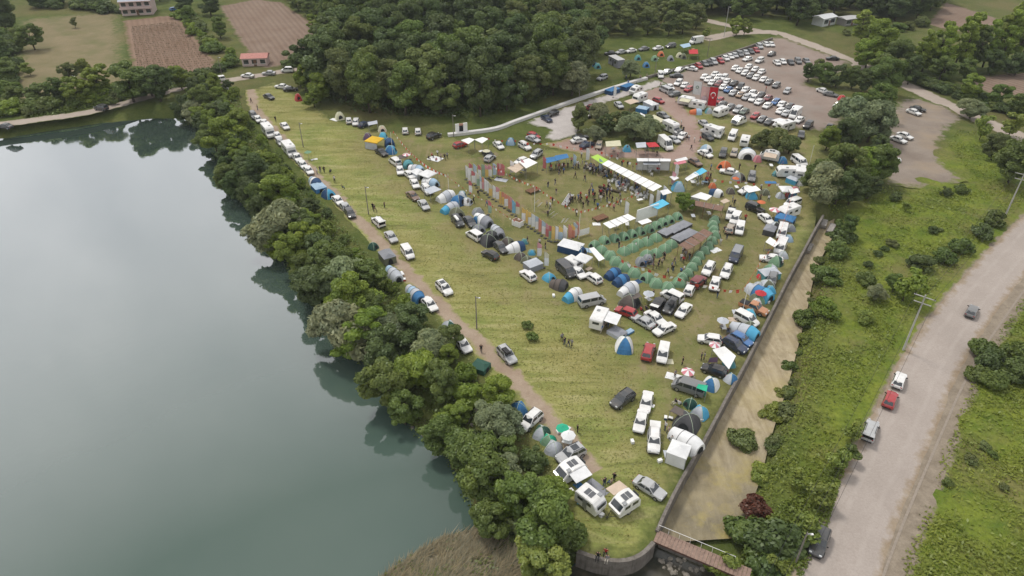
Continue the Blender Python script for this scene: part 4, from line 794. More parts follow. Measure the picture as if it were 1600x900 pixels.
cars('in the camping row beside the bunting', [(s, 'black', 596, 238, -30), (mv, 'white', 617, 252, 145), (s, 'white', 625, 266, -80), (s, 'white', 640, 273, -40), (s, 'white', 648, 287, -60), (s, 'brown', 645, 306, -38), (s, 'silver', 662, 320, -50), (su, 'dark grey', 715, 345, -50, 'with white roof load'), (s, 'dark grey', 734, 346, -48), (mv, 'white', 741, 367, 148), (s, 'dark grey', 782, 386, -45), (hb, 'black', 766, 398, 152), (hb, 'white', 825, 430, 142), (va, 'dark grey', 884, 421, -42), (s, 'white', 903, 425, -42), (hb, 'white', 927, 434, 146), (su, 'white', 667, 296, -50)])
cars('along the lakeside track', [(su, 'grey', 396, 180, -50), (s, 'white', 403, 186, -50), (s, 'white', 413, 192, -50), (s, 'white', 433, 212, -50), (hb, 'silver', 438, 222, -50), (pk, 'white', 464, 246, -50), (s, 'white', 473, 257, -50), (s, 'white', 482, 266, -50), (s, 'white', 528, 313, -48), (s, 'silver', 540, 324, -48), (hb, 'dark grey', 547, 333, -55), (s, 'white', 445, 197, -45), (su, 'white', 591, 346, 135, 'with black rear'), (s, 'silver', 611, 370, -50), (mv, 'white', 637, 394, -55), (su, 'white', 694, 450, -45, 'with dark roof panel'), (s, 'white', 671, 475, -48), (s, 'white', 723, 538, -50), (su, 'silver', 792, 554, -48, 'with black roof box'), (su, 'white', 829, 656, 222), (su, 'silver', 892, 709, 206, 'with roof hatch')])
cars('at the north end of the field', [(s, 'dark grey', 420, 151, -22), (s, 'white', 440, 135, 175), (s, 'black', 454, 139, 5)], False)
cars('under the edge of the wood', [(hb, 'white', 545, 188, 100), (hb, 'white', 556, 191, 250), (s, 'dark blue', 570, 194, 20), (hb, 'white', 633, 204, 95), (hb, 'white', 653, 205, 95), (su, 'black', 678, 212, 20), (hb, 'red', 719, 226, 15)], False)
cars('in the stalls west of the arena', [(s, 'white', 779, 227, -40), (su, 'white', 820, 228, -30), (s, 'silver', 833, 217, -20), (hb, 'red', 834, 212, -20), (su, 'silver', 838, 241, 215), (s, 'black', 764, 242, -30), (hb, 'silver', 765, 247, 40), (hb, 'white', 814, 252, 200)], False)
cars('on the far lakeshore lane', [(s, 'dark grey', 8, 197, 175), (su, 'dark grey', 158, 168, 172), (mv, 'white', 341, 124, 190), (s, 'white', 355, 136, 160), (s, 'white', 387, 118, 175), (s, 'silver', 420, 114, 180), (mv, 'white', 449, 109, 180), (mv, 'white', 500, 101, 180), (su, 'dark grey', 309, 137, 100)], False, .05)
cars('beside the pink house', [(hb, 'blue', 272, 14, 10)], True, .02)
cars('on the road at right', [(hb, 'grey', 1519, 486, 62), (hb, 'white', 1405, 594, 68), (hb, 'red', 1391, 624, 68), (su, 'silver', 1360, 672, 70, 'with open boot'), (su, 'dark grey', 1281, 846, 250)], False, .03)
# roof loads and lids
def on_roof(px, py, dz, dims, ang, mat, name, desc, zone, cat):
    p = at(px, py, dz); m = MB(); m.box((0, 0, 0), dims, 0, 0, .88); o = m.obj(name, [mat]); o.location = p; o.rotation_euler = (0, 0, head(px, py, ang))
    mm = MB(); mm.box((0, 0, -dims[2] / 2 - .03), (dims[0] * .6, dims[1] * .9, .06)); mm.obj('rack', [TRIM], o); reg(o, desc, zone, cat)
on_roof(791, 548, 1.92, (1.6, .8, .32), -48, TRIM, 'roof_box', 'black roof box on silver SUV', 'by the lakeside track', 'roof box')
on_roof(1049, 473, 1.92, (1.5, .75, .3), 235, TRIM, 'roof_box', 'dark roof box on grey SUV', 'below the green tents', 'roof box')
on_roof(713, 340, 1.90, (2.0, .5, .25), -50, PVC, 'roof_load', 'long white roof load on dark SUV', 'beside the bunting row', 'luggage')
# ------------------------------------------------------------------ tents, canopies, caravans, flags
FC = {'green': (.195, .335, .210), 'dark green': (.035, .10, .075), 'blue': (.055, .19, .40), 'cyan': (.09, .38, .60), 'navy': (.03, .075, .17), 'pale blue': (.36, .50, .64), 'teal': (.10, .30, .33), 'grey': (.27, .28, .31), 'light grey': (.50, .53, .58), 'dark grey': (.075, .075, .08), 'black': (.03, .03, .033),
      'olive': (.15, .155, .105), 'brown': (.125, .105, .095), 'beige': (.58, .47, .37), 'orange': (.62, .17, .07), 'red': (.50, .04, .05), 'pink': (.60, .22, .26), 'white': (.78, .79, .80), 'yellow': (.72, .45, .03), 'purple': (.16, .10, .16), 'cream': (.60, .58, .42), 'lime': (.40, .62, .10), 'emerald': (.03, .42, .25), 'sky': (.12, .50, .72)}
def dome_me(nm, L, Wd, H, sel):
    """panel of a dome tent; sel(theta) picks which angular sectors belong to it"""
    n, k = 24, 5; m = MB(); P = []
    for j in range(k + 1):
        a = j / k * math.pi / 2; row = []
        for i in range(n):
            t = 2 * math.pi * i / n; c, s_ = math.cos(t), math.sin(t); e = .55
            bx = math.copysign(abs(c) ** e, c) * L / 2; by = math.copysign(abs(s_) ** e, s_) * Wd / 2; r = .55 * math.cos(a) + .45 * (1 - a * 2 / math.pi)
            seam = .15 * (1 - abs(math.sin(2 * t)))
            row.append((bx * r * (1 - seam * math.sin(2 * a)), by * r * (1 - seam * math.sin(2 * a)), H * math.sin(a) ** .9 * (1 - seam * .35 * math.sin(2 * a))))
        P.append(row)
    for j in range(k):
        for i in range(n):
            if sel((i + .5) * 360 / n): q = (i + 1) % n; m.add([P[j][i], P[j][q], P[j + 1][q], P[j + 1][i]], [(0, 1, 2, 3)])
    return m.me(nm, [FABRIC], False)
_tc = {}
def PR_(c): return .55 * c + .45 * (1 - math.acos(min(c, 1)) * 2 / math.pi)
def cached(key, f):
    if key not in _tc: _tc[key] = f()
    return _tc[key]
def arch_me(Wd, H, th=.02):
    n = 9; pts = [(th, math.cos(math.pi * i / (n - 1)) * Wd / 2, math.sin(math.pi * i / (n - 1)) ** .8 * H) for i in range(n)]
    return mesh('door', pts, [tuple(range(n))], [DOORWAY_SHADE])  # closed dark arch, shade of the tent's inside painted on
def place(name, px, py, ang, z=.025, zc=.6):
    p = at(px, py, zc); p.z = z; return empty(name, p, head(px, py, ang))
def dome(px, py, ang, c1, c2=None, L=2.75, Wd=2.5, H=1.45, zone='', door=True, desc=None, poles=True):
    c2 = c2 or c1; e = place('dome_tent', px, py, ang, zc=H * .42)
    mobj('flysheet', cached(('df', L, Wd, H), lambda: dome_me('flysheet', L, Wd, H, lambda t: (t % 180) < 45 or (t % 180) > 135)), e, FC[c1])
    mobj('side_panel', cached(('ds', L, Wd, H), lambda: dome_me('side_panel', L, Wd, H, lambda t: 45 < (t % 180) < 135)), e, FC[c2])
    if poles:
        def pole(s):
            m = MB(); q = [(math.copysign(PR_(abs(math.cos(a))), math.cos(a)) * .83 * L / 2, s * math.copysign(PR_(abs(math.cos(a))), math.cos(a)) * .83 * Wd / 2, math.sin(a) ** .9 * H + .03) for a in [math.pi * i / 8 for i in range(9)]]
            for a, b in zip(q[:-1], q[1:]): m.tube(a, b, .035, n=4, cap=False)
            return m.me('pole', [flat('tent pole sleeve', (.42, .50, .38), .7)])
        for s_ in (-1, 1): mobj('pole', cached(('dp', L, Wd, H, s_), lambda: pole(s_)), e)
    if door: d = mobj('door', cached(('dd', Wd, H), lambda: arch_me(Wd * .44, H * .68)), e); d.location = (L * .47, 0, 0.02); d.rotation_euler = (0, R(-14), 0)
    d = desc or f'{c1} dome tent' + (f' with {c2} sides' if c2 != c1 else '')
    return reg(e, d, zone, 'tent')
def tunnel(px, py, ang, bands, L=4.6, Wd=2.7, H=1.8, zone='', desc=None, door=True):
    e = place('tunnel_tent', px, py, ang, zc=H * .45); nb = len(bands)
    prof = lambda t: (.62 + .38 * math.sin(min(t * 1.25, 1) * math.pi / 2)) if t < .8 else 1 - (t - .8) * 1.1
    for b, c in enumerate(bands):
        def mk():
            m = MB(); P = []
            for i in range(5):
                t = (b + i / 4) / nb; w = prof(t) * Wd / 2; h = prof(t) * H * (1 - .05 * math.sin(i / 4 * math.pi)); x = -L / 2 + t * L
                P.append([(x, math.cos(a) * w * (1.0 if abs(math.cos(a)) < .99 else 1.05), math.sin(a) ** .85 * h if math.sin(a) > 0 else 0) for a in [math.pi * k / 10 for k in range(11)]])
            m.grid(P)
            if b == 0: m.add(P[0], [tuple(range(11))])
            if b == nb - 1: m.add(P[-1], [tuple(range(10, -1, -1))])
            return m.me('panel', [FABRIC], True)
        mobj('panel', cached(('tp', L, Wd, H, nb, b), mk), e, FC[c])
    for b in range(1, nb):
        def hoop():
            t = b / nb; w, h, x = prof(t) * Wd / 2 + .03, prof(t) * H + .03, -L / 2 + t * L; m = MB(); q = [(x, math.cos(a) * w, max(math.sin(a), 0) ** .85 * h) for a in [math.pi * k / 10 for k in range(11)]]
            for u, v in zip(q[:-1], q[1:]): m.tube(u, v, .03, n=4, cap=False)
            return m.me('hoop', [TRIM])
        mobj('hoop', cached(('th', L, Wd, H, nb, b), hoop), e)
    if door: w = prof(1.0) * Wd; d = mobj('door', cached(('td', Wd, H), lambda: arch_me(w * .6, prof(1.0) * H * .78)), e); d.location = (L / 2 + .01, 0, .02)
    u = list(dict.fromkeys(bands)); d = desc or ' and '.join(u[:2]) + ' tunnel tent'
    return reg(e, d, zone, 'tent')
def house_tent(px, py, ang, roof, wall, L=3.2, Wd=2.8, H=2.2, zone='', desc=None):
    e = place('frame_tent', px, py, ang, zc=H * .5); hw = H * .72
    m = MB(); m.add([(-L / 2, -Wd / 2, 0), (L / 2, -Wd / 2, 0), (L / 2, Wd / 2, 0), (-L / 2, Wd / 2, 0), (-L / 2 * .96, -Wd / 2 * .96, hw), (L / 2 * .96, -Wd / 2 * .96, hw), (L / 2 * .96, Wd / 2 * .96, hw), (-L / 2 * .96, Wd / 2 * .96, hw)], [(0, 1, 5, 4), (1, 2, 6, 5), (2, 3, 7, 6), (3, 0, 4, 7)]); m.obj('walls', [FABRIC], e, FC[wall])
    m = MB(); a, b = L / 2 * 1.02, Wd / 2 * 1.02; m.add([(-a, -b, hw - .04), (a, -b, hw - .04), (a, b, hw - .04), (-a, b, hw - .04), (-a * .55, 0, H), (a * .55, 0, H)], [(0, 1, 5, 4), (1, 2, 5), (2, 3, 4, 5), (3, 0, 4)]); m.obj('roof', [FABRIC], e, FC[roof])
    d = mobj('door', arch_me(Wd * .4, hw * .85), e); d.location = (L / 2 + .01, 0, .02)
    return reg(e, desc or f'{roof} frame tent', zone, 'tent')
def canopy(corners, zs, col, zone, desc, name='canopy', posts=True, cat='canopy', sag=.18, mat=None, wallc=None, seams=0, pm=None):
    """roof sheet over four or more pixel corners at given heights, on posts"""
    if not hasattr(zs, '__len__'): zs = [zs] * len(corners)
    C = [at(x, y, z) for (x, y), z in zip(corners, zs)]; ce = sum(C, Vector()) / len(C); base = Vector((ce.x, ce.y, .02))
    e = empty(name, base); Lc = [p - base for p in C]; m = MB(); nu, nv = 8, 5; P = []
    for i in range(nu + 1):
        row = []
        for j in range(nv + 1):
            u, v = i / nu, j / nv; p = Lc[0].lerp(Lc[1], u).lerp(Lc[3].lerp(Lc[2], u), v); p.z -= sag * math.sin(u * math.pi) * math.sin(v * math.pi) * (-1 if sag < 0 else 1) * (1 if sag > 0 else 1); row.append(p)
        P.append(row)
    m.grid(P); m.grid([[q - Vector((0, 0, .05)) for q in r] for r in P][::-1]); m.obj('roof', [mat or FABRIC], e, FC[col])
    n = seams
    for k in range(1, n):
        u = k / n; a, b = Lc[0].lerp(Lc[1], u), Lc[3].lerp(Lc[2], u); s_ = MB(); s_.tube(a + Vector((0, 0, .03)), b + Vector((0, 0, .03)), .05, n=4); s_.obj('roof_seam', [GREYM], e)
    if posts:
        spots = list(Lc)
        for k in range(1, n): spots += [Lc[0].lerp(Lc[1], k / n), Lc[3].lerp(Lc[2], k / n)]
        for q in spots: s_ = MB(); s_.tube((q.x * .98, q.y * .98, 0), (q.x * .98, q.y * .98, q.z), .045, n=5); s_.obj('post', [pm or GREYM], e)
    if wallc:
        a, b = Lc[0], Lc[1]; s_ = MB(); s_.add([(a.x, a.y, .02), (b.x, b.y, .02), (b.x, b.y, b.z - .05), (a.x, a.y, a.z - .05)], [(0, 1, 2, 3)]); s_.obj('back_wall', [FABRIC], e, FC[wallc])
    return reg(e, desc, zone, cat)
def gazebo(px, py, ang, col, wall=None, L=3.0, H=2.6, zone='', desc=None):
    e = place('gazebo', px, py, ang, zc=H * .7); a = L / 2; he = H * .76; m = MB()
    m.add([(-a, -a, he), (a, -a, he), (a, a, he), (-a, a, he), (0, 0, H), (-a, -a, he - .22), (a, -a, he - .22), (a, a, he - .22), (-a, a, he - .22)], [(0, 1, 4), (1, 2, 4), (2, 3, 4), (3, 0, 4), (5, 6, 1, 0), (6, 7, 2, 1), (7, 8, 3, 2), (8, 5, 0, 3)]); m.obj('roof', [FABRIC], e, FC[col])
    for x in (-a, a):
        for y in (-a, a): p = MB(); p.tube((x * .97, y * .97, 0), (x * .97, y * .97, he), .035, n=5); p.obj('leg', [GREYM], e)
    if wall:
        for (x0, y0), (x1, y1) in (((-a, -a), (a, -a)), ((-a, a), (-a, -a))): w = MB(); w.add([(x0 * .96, y0 * .96, .03), (x1 * .96, y1 * .96, .03), (x1 * .96, y1 * .96, he - .2), (x0 * .96, y0 * .96, he - .2)], [(0, 1, 2, 3)]); w.obj('side_wall', [FABRIC], e, FC[wall])
    return reg(e, desc or f'{col} gazebo', zone, 'gazebo')
def umbrella(px, py, col, r=1.1, zone='', desc=None):
    e = place('parasol', px, py, 0, zc=2.0); n = 8
    for k in range(2):
        m = MB()
        for i in range(n):
            if k == i % 2 or col != 'pink':
                if k and col != 'pink': continue
                a, b = 2 * math.pi * i / n, 2 * math.pi * (i + 1) / n; m.add([(r * math.cos(a), r * math.sin(a), 1.85), (r * math.cos(b), r * math.sin(b), 1.85), (0, 0, 2.3)], [(0, 1, 2)])
        if m.v: m.obj('canopy', [FABRIC], e, FC[col if not (k and col == 'pink') else 'white'])
    m = MB(); m.tube((0, 0, 0), (0, 0, 2.36), .03, n=5); m.obj('pole', [GREYM], e)
    return reg(e, desc or f'{col} parasol', zone, 'parasol')
def caravan(px, py, ang, L=5.0, Wd=2.15, H=2.55, zone='', desc='white caravan', style='box', awn=None, solar=0, z=.02, cab=False, col='white'):
    e = place('motorhome' if cab else 'caravan', px, py, ang, z, zc=H * .55); h = L / 2; w = Wd / 2; zb = .42
    if style == 'round': pr = [(-h, zb), (-h, 1.5), (-h * .8, H - .25), (-h * .4, H), (h * .1, H), (h * .55, H - .35), (h * .85, H - .95), (h, 1.25), (h * .9, zb)]
    elif style == 'tear': pr = [(-h, zb), (-h, .9), (-h * .75, 1.7), (-h * .2, H), (h * .35, H - .1), (h * .8, 1.5), (h, zb + .3), (h * .95, zb)]
    elif cab: pr = [(-h, zb), (-h, H - .12), (-h + .15, H), (h * .48, H), (h * .62, H - .35), (h * .60, 1.75), (h * .72, 1.2), (h, 1.0), (h, zb)]
    else: pr = [(-h, zb), (-h * 1.0, H - .2), (-h + .25, H), (h - .75, H), (h - .25, H - .45), (h, 1.35), (h - .12, zb)]
    m = MB(); n = len(pr); m.add([(x, -w, z_) for x, z_ in pr] + [(x, w, z_) for x, z_ in pr], [tuple(range(n - 1, -1, -1)), tuple(range(n, 2 * n))] + [(i, (i + 1) % n, n + (i + 1) % n, n + i) for i in range(n)])
    body = m.me('body', [PAINT]); bm = bmesh.new(); bm.from_mesh(body); bmesh.ops.recalc_face_normals(bm, faces=bm.faces)
    bmesh.ops.bevel(bm, geom=list(bm.edges), offset=.07, segments=2, affect='EDGES'); bm.to_mesh(body); bm.free(); mobj('body', body, e, PC[col])
    def patch(nm, c, d, mat): b = MB(); b.box(c, d); return b.obj(nm, [mat], e)
    for s_ in (-1, 1):
        for x, lw in ((-h * .45, .9), (h * .25, .8)): patch('window', (x, s_ * (w + .004), 1.65 if H > 2 else 1.2), (lw, .03, .5), GLASS)
    patch('door', (-.1, -w - .012, 1.3 if H > 2.2 else 1.0), (.62, .03, 1.5 if H > 2.2 else 1.0), GREYM)
    patch('rear_window', (-h - .004, 0, 1.7 if H > 2 else 1.15), (.03, Wd * .5, .45), GLASS)
    if style in ('round', 'tear'):
        (x0, z0), (x1, z1) = pr[5], pr[6]; f = mesh('front_window', [(x0 + .03, -w * .8, z0 - .02), (x1 + .05, -w * .8, z1 + .05), (x1 + .05, w * .8, z1 + .05), (x0 + .03, w * .8, z0 - .02)], [(0, 1, 2, 3)], [GLASS]); mobj('front_window', f, e)
    elif cab: f = mesh('windscreen', [(h * .61, -w * .85, 1.72), (h * .73, -w * .85, 1.22), (h * .73, w * .85, 1.22), (h * .61, w * .85, 1.72)], [(0, 1, 2, 3)], [GLASS]); mobj('windscreen', f, e); f.transform(Matrix.Translation((.03, 0, .02)))
    else: patch('front_window', (h - .07, 0, 1.7), (.12, Wd * .7, .5), GLASS)
    for i in range(solar): patch('solar_panel', (-h * .3 + i * .64, 0, H + .03), (.55, .95, .04), SOLAR)
    patch('roof_hatch', (h * .15 + solar * .25, .35 if solar < 2 else .7, H + .05), (.5, .5, .1), GREYM)
    for x in ((0,) if not cab else (-h * .5, h * .65)):
        for s_ in (-1, 1): c = mobj('wheel', WHEEL, e); c.location = (x, s_ * (w - .13), .33)
    if not cab: m = MB(); m.tube((h - .1, -.5, .45), (h + .9, 0, .45), .04, n=4); m.tube((h - .1, .5, .45), (h + .9, 0, .45), .04, n=4); m.tube((h + .8, 0, .0), (h + .8, 0, .5), .04, n=5); m.obj('drawbar', [TRIM], e)
    if awn:
        c, side, dep = awn; m = MB(); y0, y1 = side * (w + .02), side * (w + dep)
        m.slab([(-h * .75, y0, H - .2), (h * .5, y0, H - .2), (h * .5, y1, H - .45), (-h * .75, y1, H - .45)] if side < 0 else [(-h * .75, y1, H - .45), (h * .5, y1, H - .45), (h * .5, y0, H - .2), (-h * .75, y0, H - .2)], .04); m.obj('awning', [FABRIC], e, FC[c])
        for x in (-h * .72, h * .47): m = MB(); m.tube((x, y1 * .99, 0), (x, y1 * .99, H - .47), .025, n=4); m.obj('awning_pole', [GREYM], e)
    return reg(e, desc, zone, 'motorhome' if cab else 'caravan')
# --- green festival tents
GT = [(929, 381, -150), (941, 389, 140), (945, 374, -42), (961, 371, -42), (975, 368, -42), (988, 364, -42), (1001, 360, -42), (1015, 356, -42), (1026, 351, -42), (1036, 346, -42), (1046, 342, -42), (1059, 337, -42)]
for x, y, a in GT: dome(x, y, a, 'green', zone='in the back row of the tent village', Wd=1.95, L=2.4, H=1.3)
for x, y, a in [(975, 391, -30), (988, 386, -30), (997, 379, -30), (1011, 376, -30), (1025, 370, -30)]: dome(x, y, a, 'green', zone='in the second row of the tent village', door=False, L=2.4, Wd=2.2, H=1.35)
for x, y, a in [(1011, 396, -30), (1025, 394, -30), (1039, 387, -30), (1049, 380, -30)]: dome(x, y, a, 'green', zone='in the third row of the tent village', door=False, L=2.4, Wd=2.2, H=1.35)
for x, y, a in [(954, 398, 100), (963, 407, 100), (977, 416, 100), (992, 425, 100), (1011, 432, 210), (1026, 441, 100), (1045, 447, 100), (1062, 440, 100)]: dome(x, y, a, 'green', zone='along the front edge of the tent village', L=2.5, Wd=2.5, H=1.4)
for x, y, a in [(1117, 342, -8), (1115, 350, -8), (1116, 358, -8), (1118, 366, -8), (1113, 375, -8), (1107, 383, -8), (1101, 390, -8), (1093, 398, -8), (1088, 407, -8), (1082, 416, -8), (1075, 425, -8), (1067, 432, -8)]: dome(x, y, a, 'green', zone='in the right-hand column of the tent village', L=2.3, Wd=1.75, H=1.25)
for x, y in [(1002, 408), (1013, 404)]: dome(x, y, -70, 'grey', zone='in the middle of the tent village', L=2.4, Wd=2.1, H=1.5)
for x, y in [(1040, 363), (1052, 359), (1060, 355), (1069, 351)]: house_tent(x, y, 30, 'grey', 'dark grey', 2.6, 2.3, .9, 'in the low dark row', 'flat grey ridge tent')
for x, y in [(1061, 372), (1070, 368), (1078, 364)]: house_tent(x, y, 30, 'grey', 'dark grey', 2.6, 2.3, .9, 'behind the brown shelter', 'flat grey ridge tent')
# --- shelters and marquees
RB = flat('brown shelter roofing', (.20, .125, .095), .8, .2, .2)
canopy([(1060, 383), (1080, 370), (1095, 379), (1075, 390)], 2.6, 'brown', 'at the left end in the tent village', 'brown roofed shelter', 'shelter', mat=RB, sag=-.05, seams=2, pm=WOOD)
canopy([(1081, 369), (1100, 357), (1114, 364), (1096, 378)], 2.6, 'brown', 'at the right end in the tent village', 'brown roofed shelter', 'shelter', mat=RB, sag=-.05, seams=2, pm=WOOD)
canopy([(1086, 313), (1131, 322), (1127, 330), (1086, 321)], 2.6, 'brown', 'beside the round tree', 'long brown roofed stall', 'shelter', mat=RB, sag=-.05, seams=3, pm=WOOD)
canopy([(1079, 307), (1095, 300), (1113, 306), (1104, 313)], 2.9, 'white', 'behind the long brown stall', 'white flat canopy', wallc='white')
canopy([(923, 245), (934, 241), (950, 250), (940, 256)], [2.9] * 4, 'lime', 'at the upper end of the long marquee', 'lime green canopy', 'marquee', seams=0)
for i in range(4):
    u0, u1 = i / 4, (i + 1) / 4; A_, B_, C_, D_ = (950, 250), (1035, 291), (1021, 299), (940, 256)
    lp = lambda p, q, t: (p[0] + (q[0] - p[0]) * t, p[1] + (q[1] - p[1]) * t)
    canopy([lp(A_, B_, u0 + .004), lp(A_, B_, u1 - .004), lp(D_, C_, u1 - .004), lp(D_, C_, u0 + .004)], 2.9, 'white', 'of the long row over the audience', 'white marquee section', 'marquee', seams=2, mat=PVC)
canopy([(942, 349), (981, 334), (994, 341), (953, 357)], 2.9, 'white', 'beside the stage screen', 'white marquee with seamed roof', 'marquee', seams=4, mat=PVC)
canopy([(810, 252), (826, 247), (840, 254), (822, 263)], 2.8, 'white', 'west of the arena', 'bright white square shade sail', 'shade_sail', sag=.1, mat=PVC)
canopy([(792, 262), (812, 254), (820, 261), (806, 270)], 2.3, 'beige', 'left of the bright white sail', 'pale low canopy', sag=.1)
for i, (x, y) in enumerate([(731, 219), (752, 218)]): canopy([(x - 11, y), (x + 2, y - 4), (x + 11, y - 1), (x + 1, y + 6)], 2.6, 'white', 'by the white entrance', 'white shade sail', 'shade_sail', sag=.25, mat=PVC)
for x, y in [(862, 250), (878, 246)]: canopy([(x - 11, y - 3), (x + 8, y - 6), (x + 11, y), (x - 8, y + 5)], 2.6, 'blue', 'north of the arena', 'blue canopy', 'canopy', sag=-.3, posts=True)
canopy([(995, 247), (1048, 248), (1048, 252), (996, 252)], 3.0, 'white', 'facing the walkway', 'long white stall with back banner', 'stall', wallc='white', seams=3)
canopy([(1005, 249), (1032, 250), (1032, 257), (1005, 257)], 2.5, 'light grey', 'in front of the long white stall', 'pale awning', 'awning')
canopy([(993, 223), (1009, 222), (1010, 230), (995, 231)], 2.6, 'light grey', 'by the walkway', 'grey canopy stall', 'stall')
canopy([(1009, 223), (1024, 222), (1031, 229), (1014, 230)], 2.5, 'red', 'by the walkway', 'red canopy stall', 'stall', sag=-.2)
canopy([(946, 221), (969, 219), (971, 228), (947, 229)], 2.7, 'cream', 'beside the walkway', 'cream canopy stall', 'stall', sag=-.2)
for i, (x, y) in enumerate([(1065, 249), (1063, 254)]): canopy([(x - 11, y), (x + 7, y - 4), (x + 10, y), (x - 7, y + 4)], 2.2 + .3 * i, 'pink' if i else 'white', 'at the eastern end of the walkway', ('white' if not i else 'pink') + ' curved awning', 'awning', sag=-.3)
canopy([(1070, 279), (1086, 268), (1093, 273), (1074, 283)], 2.7, 'white', 'left half of the blue and white stall', 'white canopy', 'stall', sag=-.2)
canopy([(1084, 270), (1097, 262), (1105, 267), (1093, 274)], 2.7, 'sky', 'right half of the blue and white stall', 'sky blue canopy', 'stall', sag=-.2)
canopy([(1015, 321), (1035, 311), (1046, 318), (1028, 327)], 2.8, 'sky', 'beside the stage screen', 'bright blue canopy', 'stall', sag=-.3)
canopy([(1031, 298), (1043, 295), (1050, 301), (1036, 305)], 2.9, 'white', 'at the lower end of the long marquee', 'white square canopy', 'stall', wallc='blue')
canopy([(1046, 276), (1055, 274), (1061, 278), (1053, 282)], 2.4, 'white', 'south of the pink walkway', 'small white canopy', 'stall')
# stage screen
a, b = at(994, 349), at(1027, 338); e = empty('stage_screen', a); d = b - a; m = MB(); m.add([(0, 0, .3), (d.x, d.y, .3), (d.x, d.y, 3.0), (0, 0, 3.0), (-.1, .12, .3), (d.x - .1, d.y + .12, .3), (d.x - .1, d.y + .12, 3.0), (-.1, .12, 3.0)], [(0, 1, 2, 3), (7, 6, 5, 4), (0, 3, 7, 4), (1, 5, 6, 2), (3, 2, 6, 7)]); m.obj('panel', [PVC], e)
for t in (0, .5, 1): m = MB(); m.tube(d * t + Vector((0, .25, 0)), d * t + Vector((0, .25, 2.7)), .06, n=5); m.obj('post', [GREYM], e)
reg(e, 'white rear panel of the stage on metal posts', 'above the green tents', 'screen')
# --- tents by zone
Z1 = 'beside the lakeside track'
tunnel(492, 283, -45, ['pale blue', 'white', 'navy'], 4.2, 2.6, 1.9, Z1); house_tent(498, 292, -45, 'pale blue', 'blue', 3.4, 2.6, 1.4, Z1); dome(513, 302, -30, 'cyan', 'navy', 3.2, 2.8, 1.8, Z1)
dome(583, 384, -20, 'dark green', None, 2.0, 1.8, 1.3, Z1); house_tent(605, 400, -50, 'grey', 'olive', 3.2, 2.4, 2.1, Z1, 'grey pyramid frame tent')
tunnel(615, 426, -50, ['pale blue', 'light grey', 'light grey'], 4.6, 2.4, 1.8, Z1, 'pale grey tunnel tent with blue end'); tunnel(648, 457, -47, ['light grey', 'pale blue', 'light grey', 'blue'], 4.8, 2.4, 1.8, Z1, 'grey and blue striped tunnel tent')
dome(702, 508, -50, 'dark green', 'light grey', 2.6, 2.2, 1.4, Z1); house_tent(751, 572, -20, 'dark green', 'dark green', 2.4, 2.2, 1.3, Z1, 'dark green pyramid tent'); dome(811, 637, 120, 'blue', None, 2.6, 2.4, 1.6, Z1)
dome(846, 674, 60, 'light grey', 'dark green', 2.5, 2.2, 1.5, Z1, door=False, desc='pale grey tent with dark base'); dome(857, 686, 60, 'green', 'emerald', 2.0, 2.0, 1.2, Z1, door=False, desc='bright green tent between pale ones'); dome(865, 698, 60, 'light grey', None, 2.4, 2.2, 1.5, Z1, door=False)
Z2 = 'in the camping row beside the bunting'
tunnel(637, 255, -55, ['light grey', 'teal'], 2.8, 2.6, 1.9, Z2); tunnel(650, 263, -20, ['white', 'light grey', 'pale blue'], 4.0, 2.6, 1.9, Z2); house_tent(653, 271, -30, 'white', 'light grey', 2.8, 2.4, 1.9, Z2); gazebo(668, 272, -20, 'white', None, 3.2, 2.6, Z2); tunnel(672, 284, -20, ['white', 'white', 'pale blue'], 4.0, 2.6, 1.9, Z2)
canopy([(662, 296), (678, 290), (690, 296), (672, 303)], 2.2, 'light grey', Z2, 'pale tarp over white car', 'tarp', cat='tarp'); tunnel(696, 306, 20, ['white', 'light grey', 'white'], 4.0, 3.0, 2.0, Z2, 'large white tunnel tent'); dome(716, 312, -20, 'navy', 'blue', 3.4, 3.0, 1.9, Z2); dome(722, 304, 0, 'pale blue', 'white', 2.0, 1.8, 1.5, Z2); tunnel(702, 324, 25, ['cyan', 'light grey', 'light grey'], 4.0, 2.6, 1.7, Z2, 'cyan and grey tunnel tent')
dome(714, 332, -40, 'olive', None, 3.4, 3.0, 1.9, Z2); dome(729, 314, -10, 'light grey', 'white', 2.6, 2.2, 1.4, Z2); dome(747, 330, 10, 'grey', None, 2.6, 2.2, 1.4, Z2); tunnel(755, 342, -35, ['white', 'white', 'grey'], 4.8, 2.8, 2.0, Z2, 'white and grey long tunnel tent'); dome(745, 343, -20, 'blue', None, 1.8, 1.6, 1.4, Z2)
dome(748, 357, -30, 'grey', None, 2.6, 2.4, 1.5, Z2, desc='grey dome tent behind white minivan'); tunnel(777, 360, -55, ['light grey', 'light grey', 'grey'], 4.2, 2.4, 1.8, Z2, 'pale grey tunnel tent'); dome(763, 374, -40, 'black', 'dark grey', 3.6, 3.2, 1.9, Z2); dome(769, 367, -30, 'dark grey', None, 3.0, 2.6, 1.7, Z2); dome(793, 377, -20, 'olive', 'brown', 2.6, 2.4, 1.5, Z2)
tunnel(804, 385, 15, ['white', 'white', 'navy'], 3.8, 2.6, 1.6, Z2, 'white tunnel tent with navy end'); dome(820, 377, 0, 'teal', None, 1.5, 1.4, .9, Z2); dome(813, 400, -20, 'brown', None, 2.4, 2.0, 1.4, Z2); dome(823, 406, -20, 'olive', None, 2.2, 2.0, 1.4, Z2); dome(831, 394, 0, 'teal', 'cyan', 1.6, 1.4, .9, Z2)
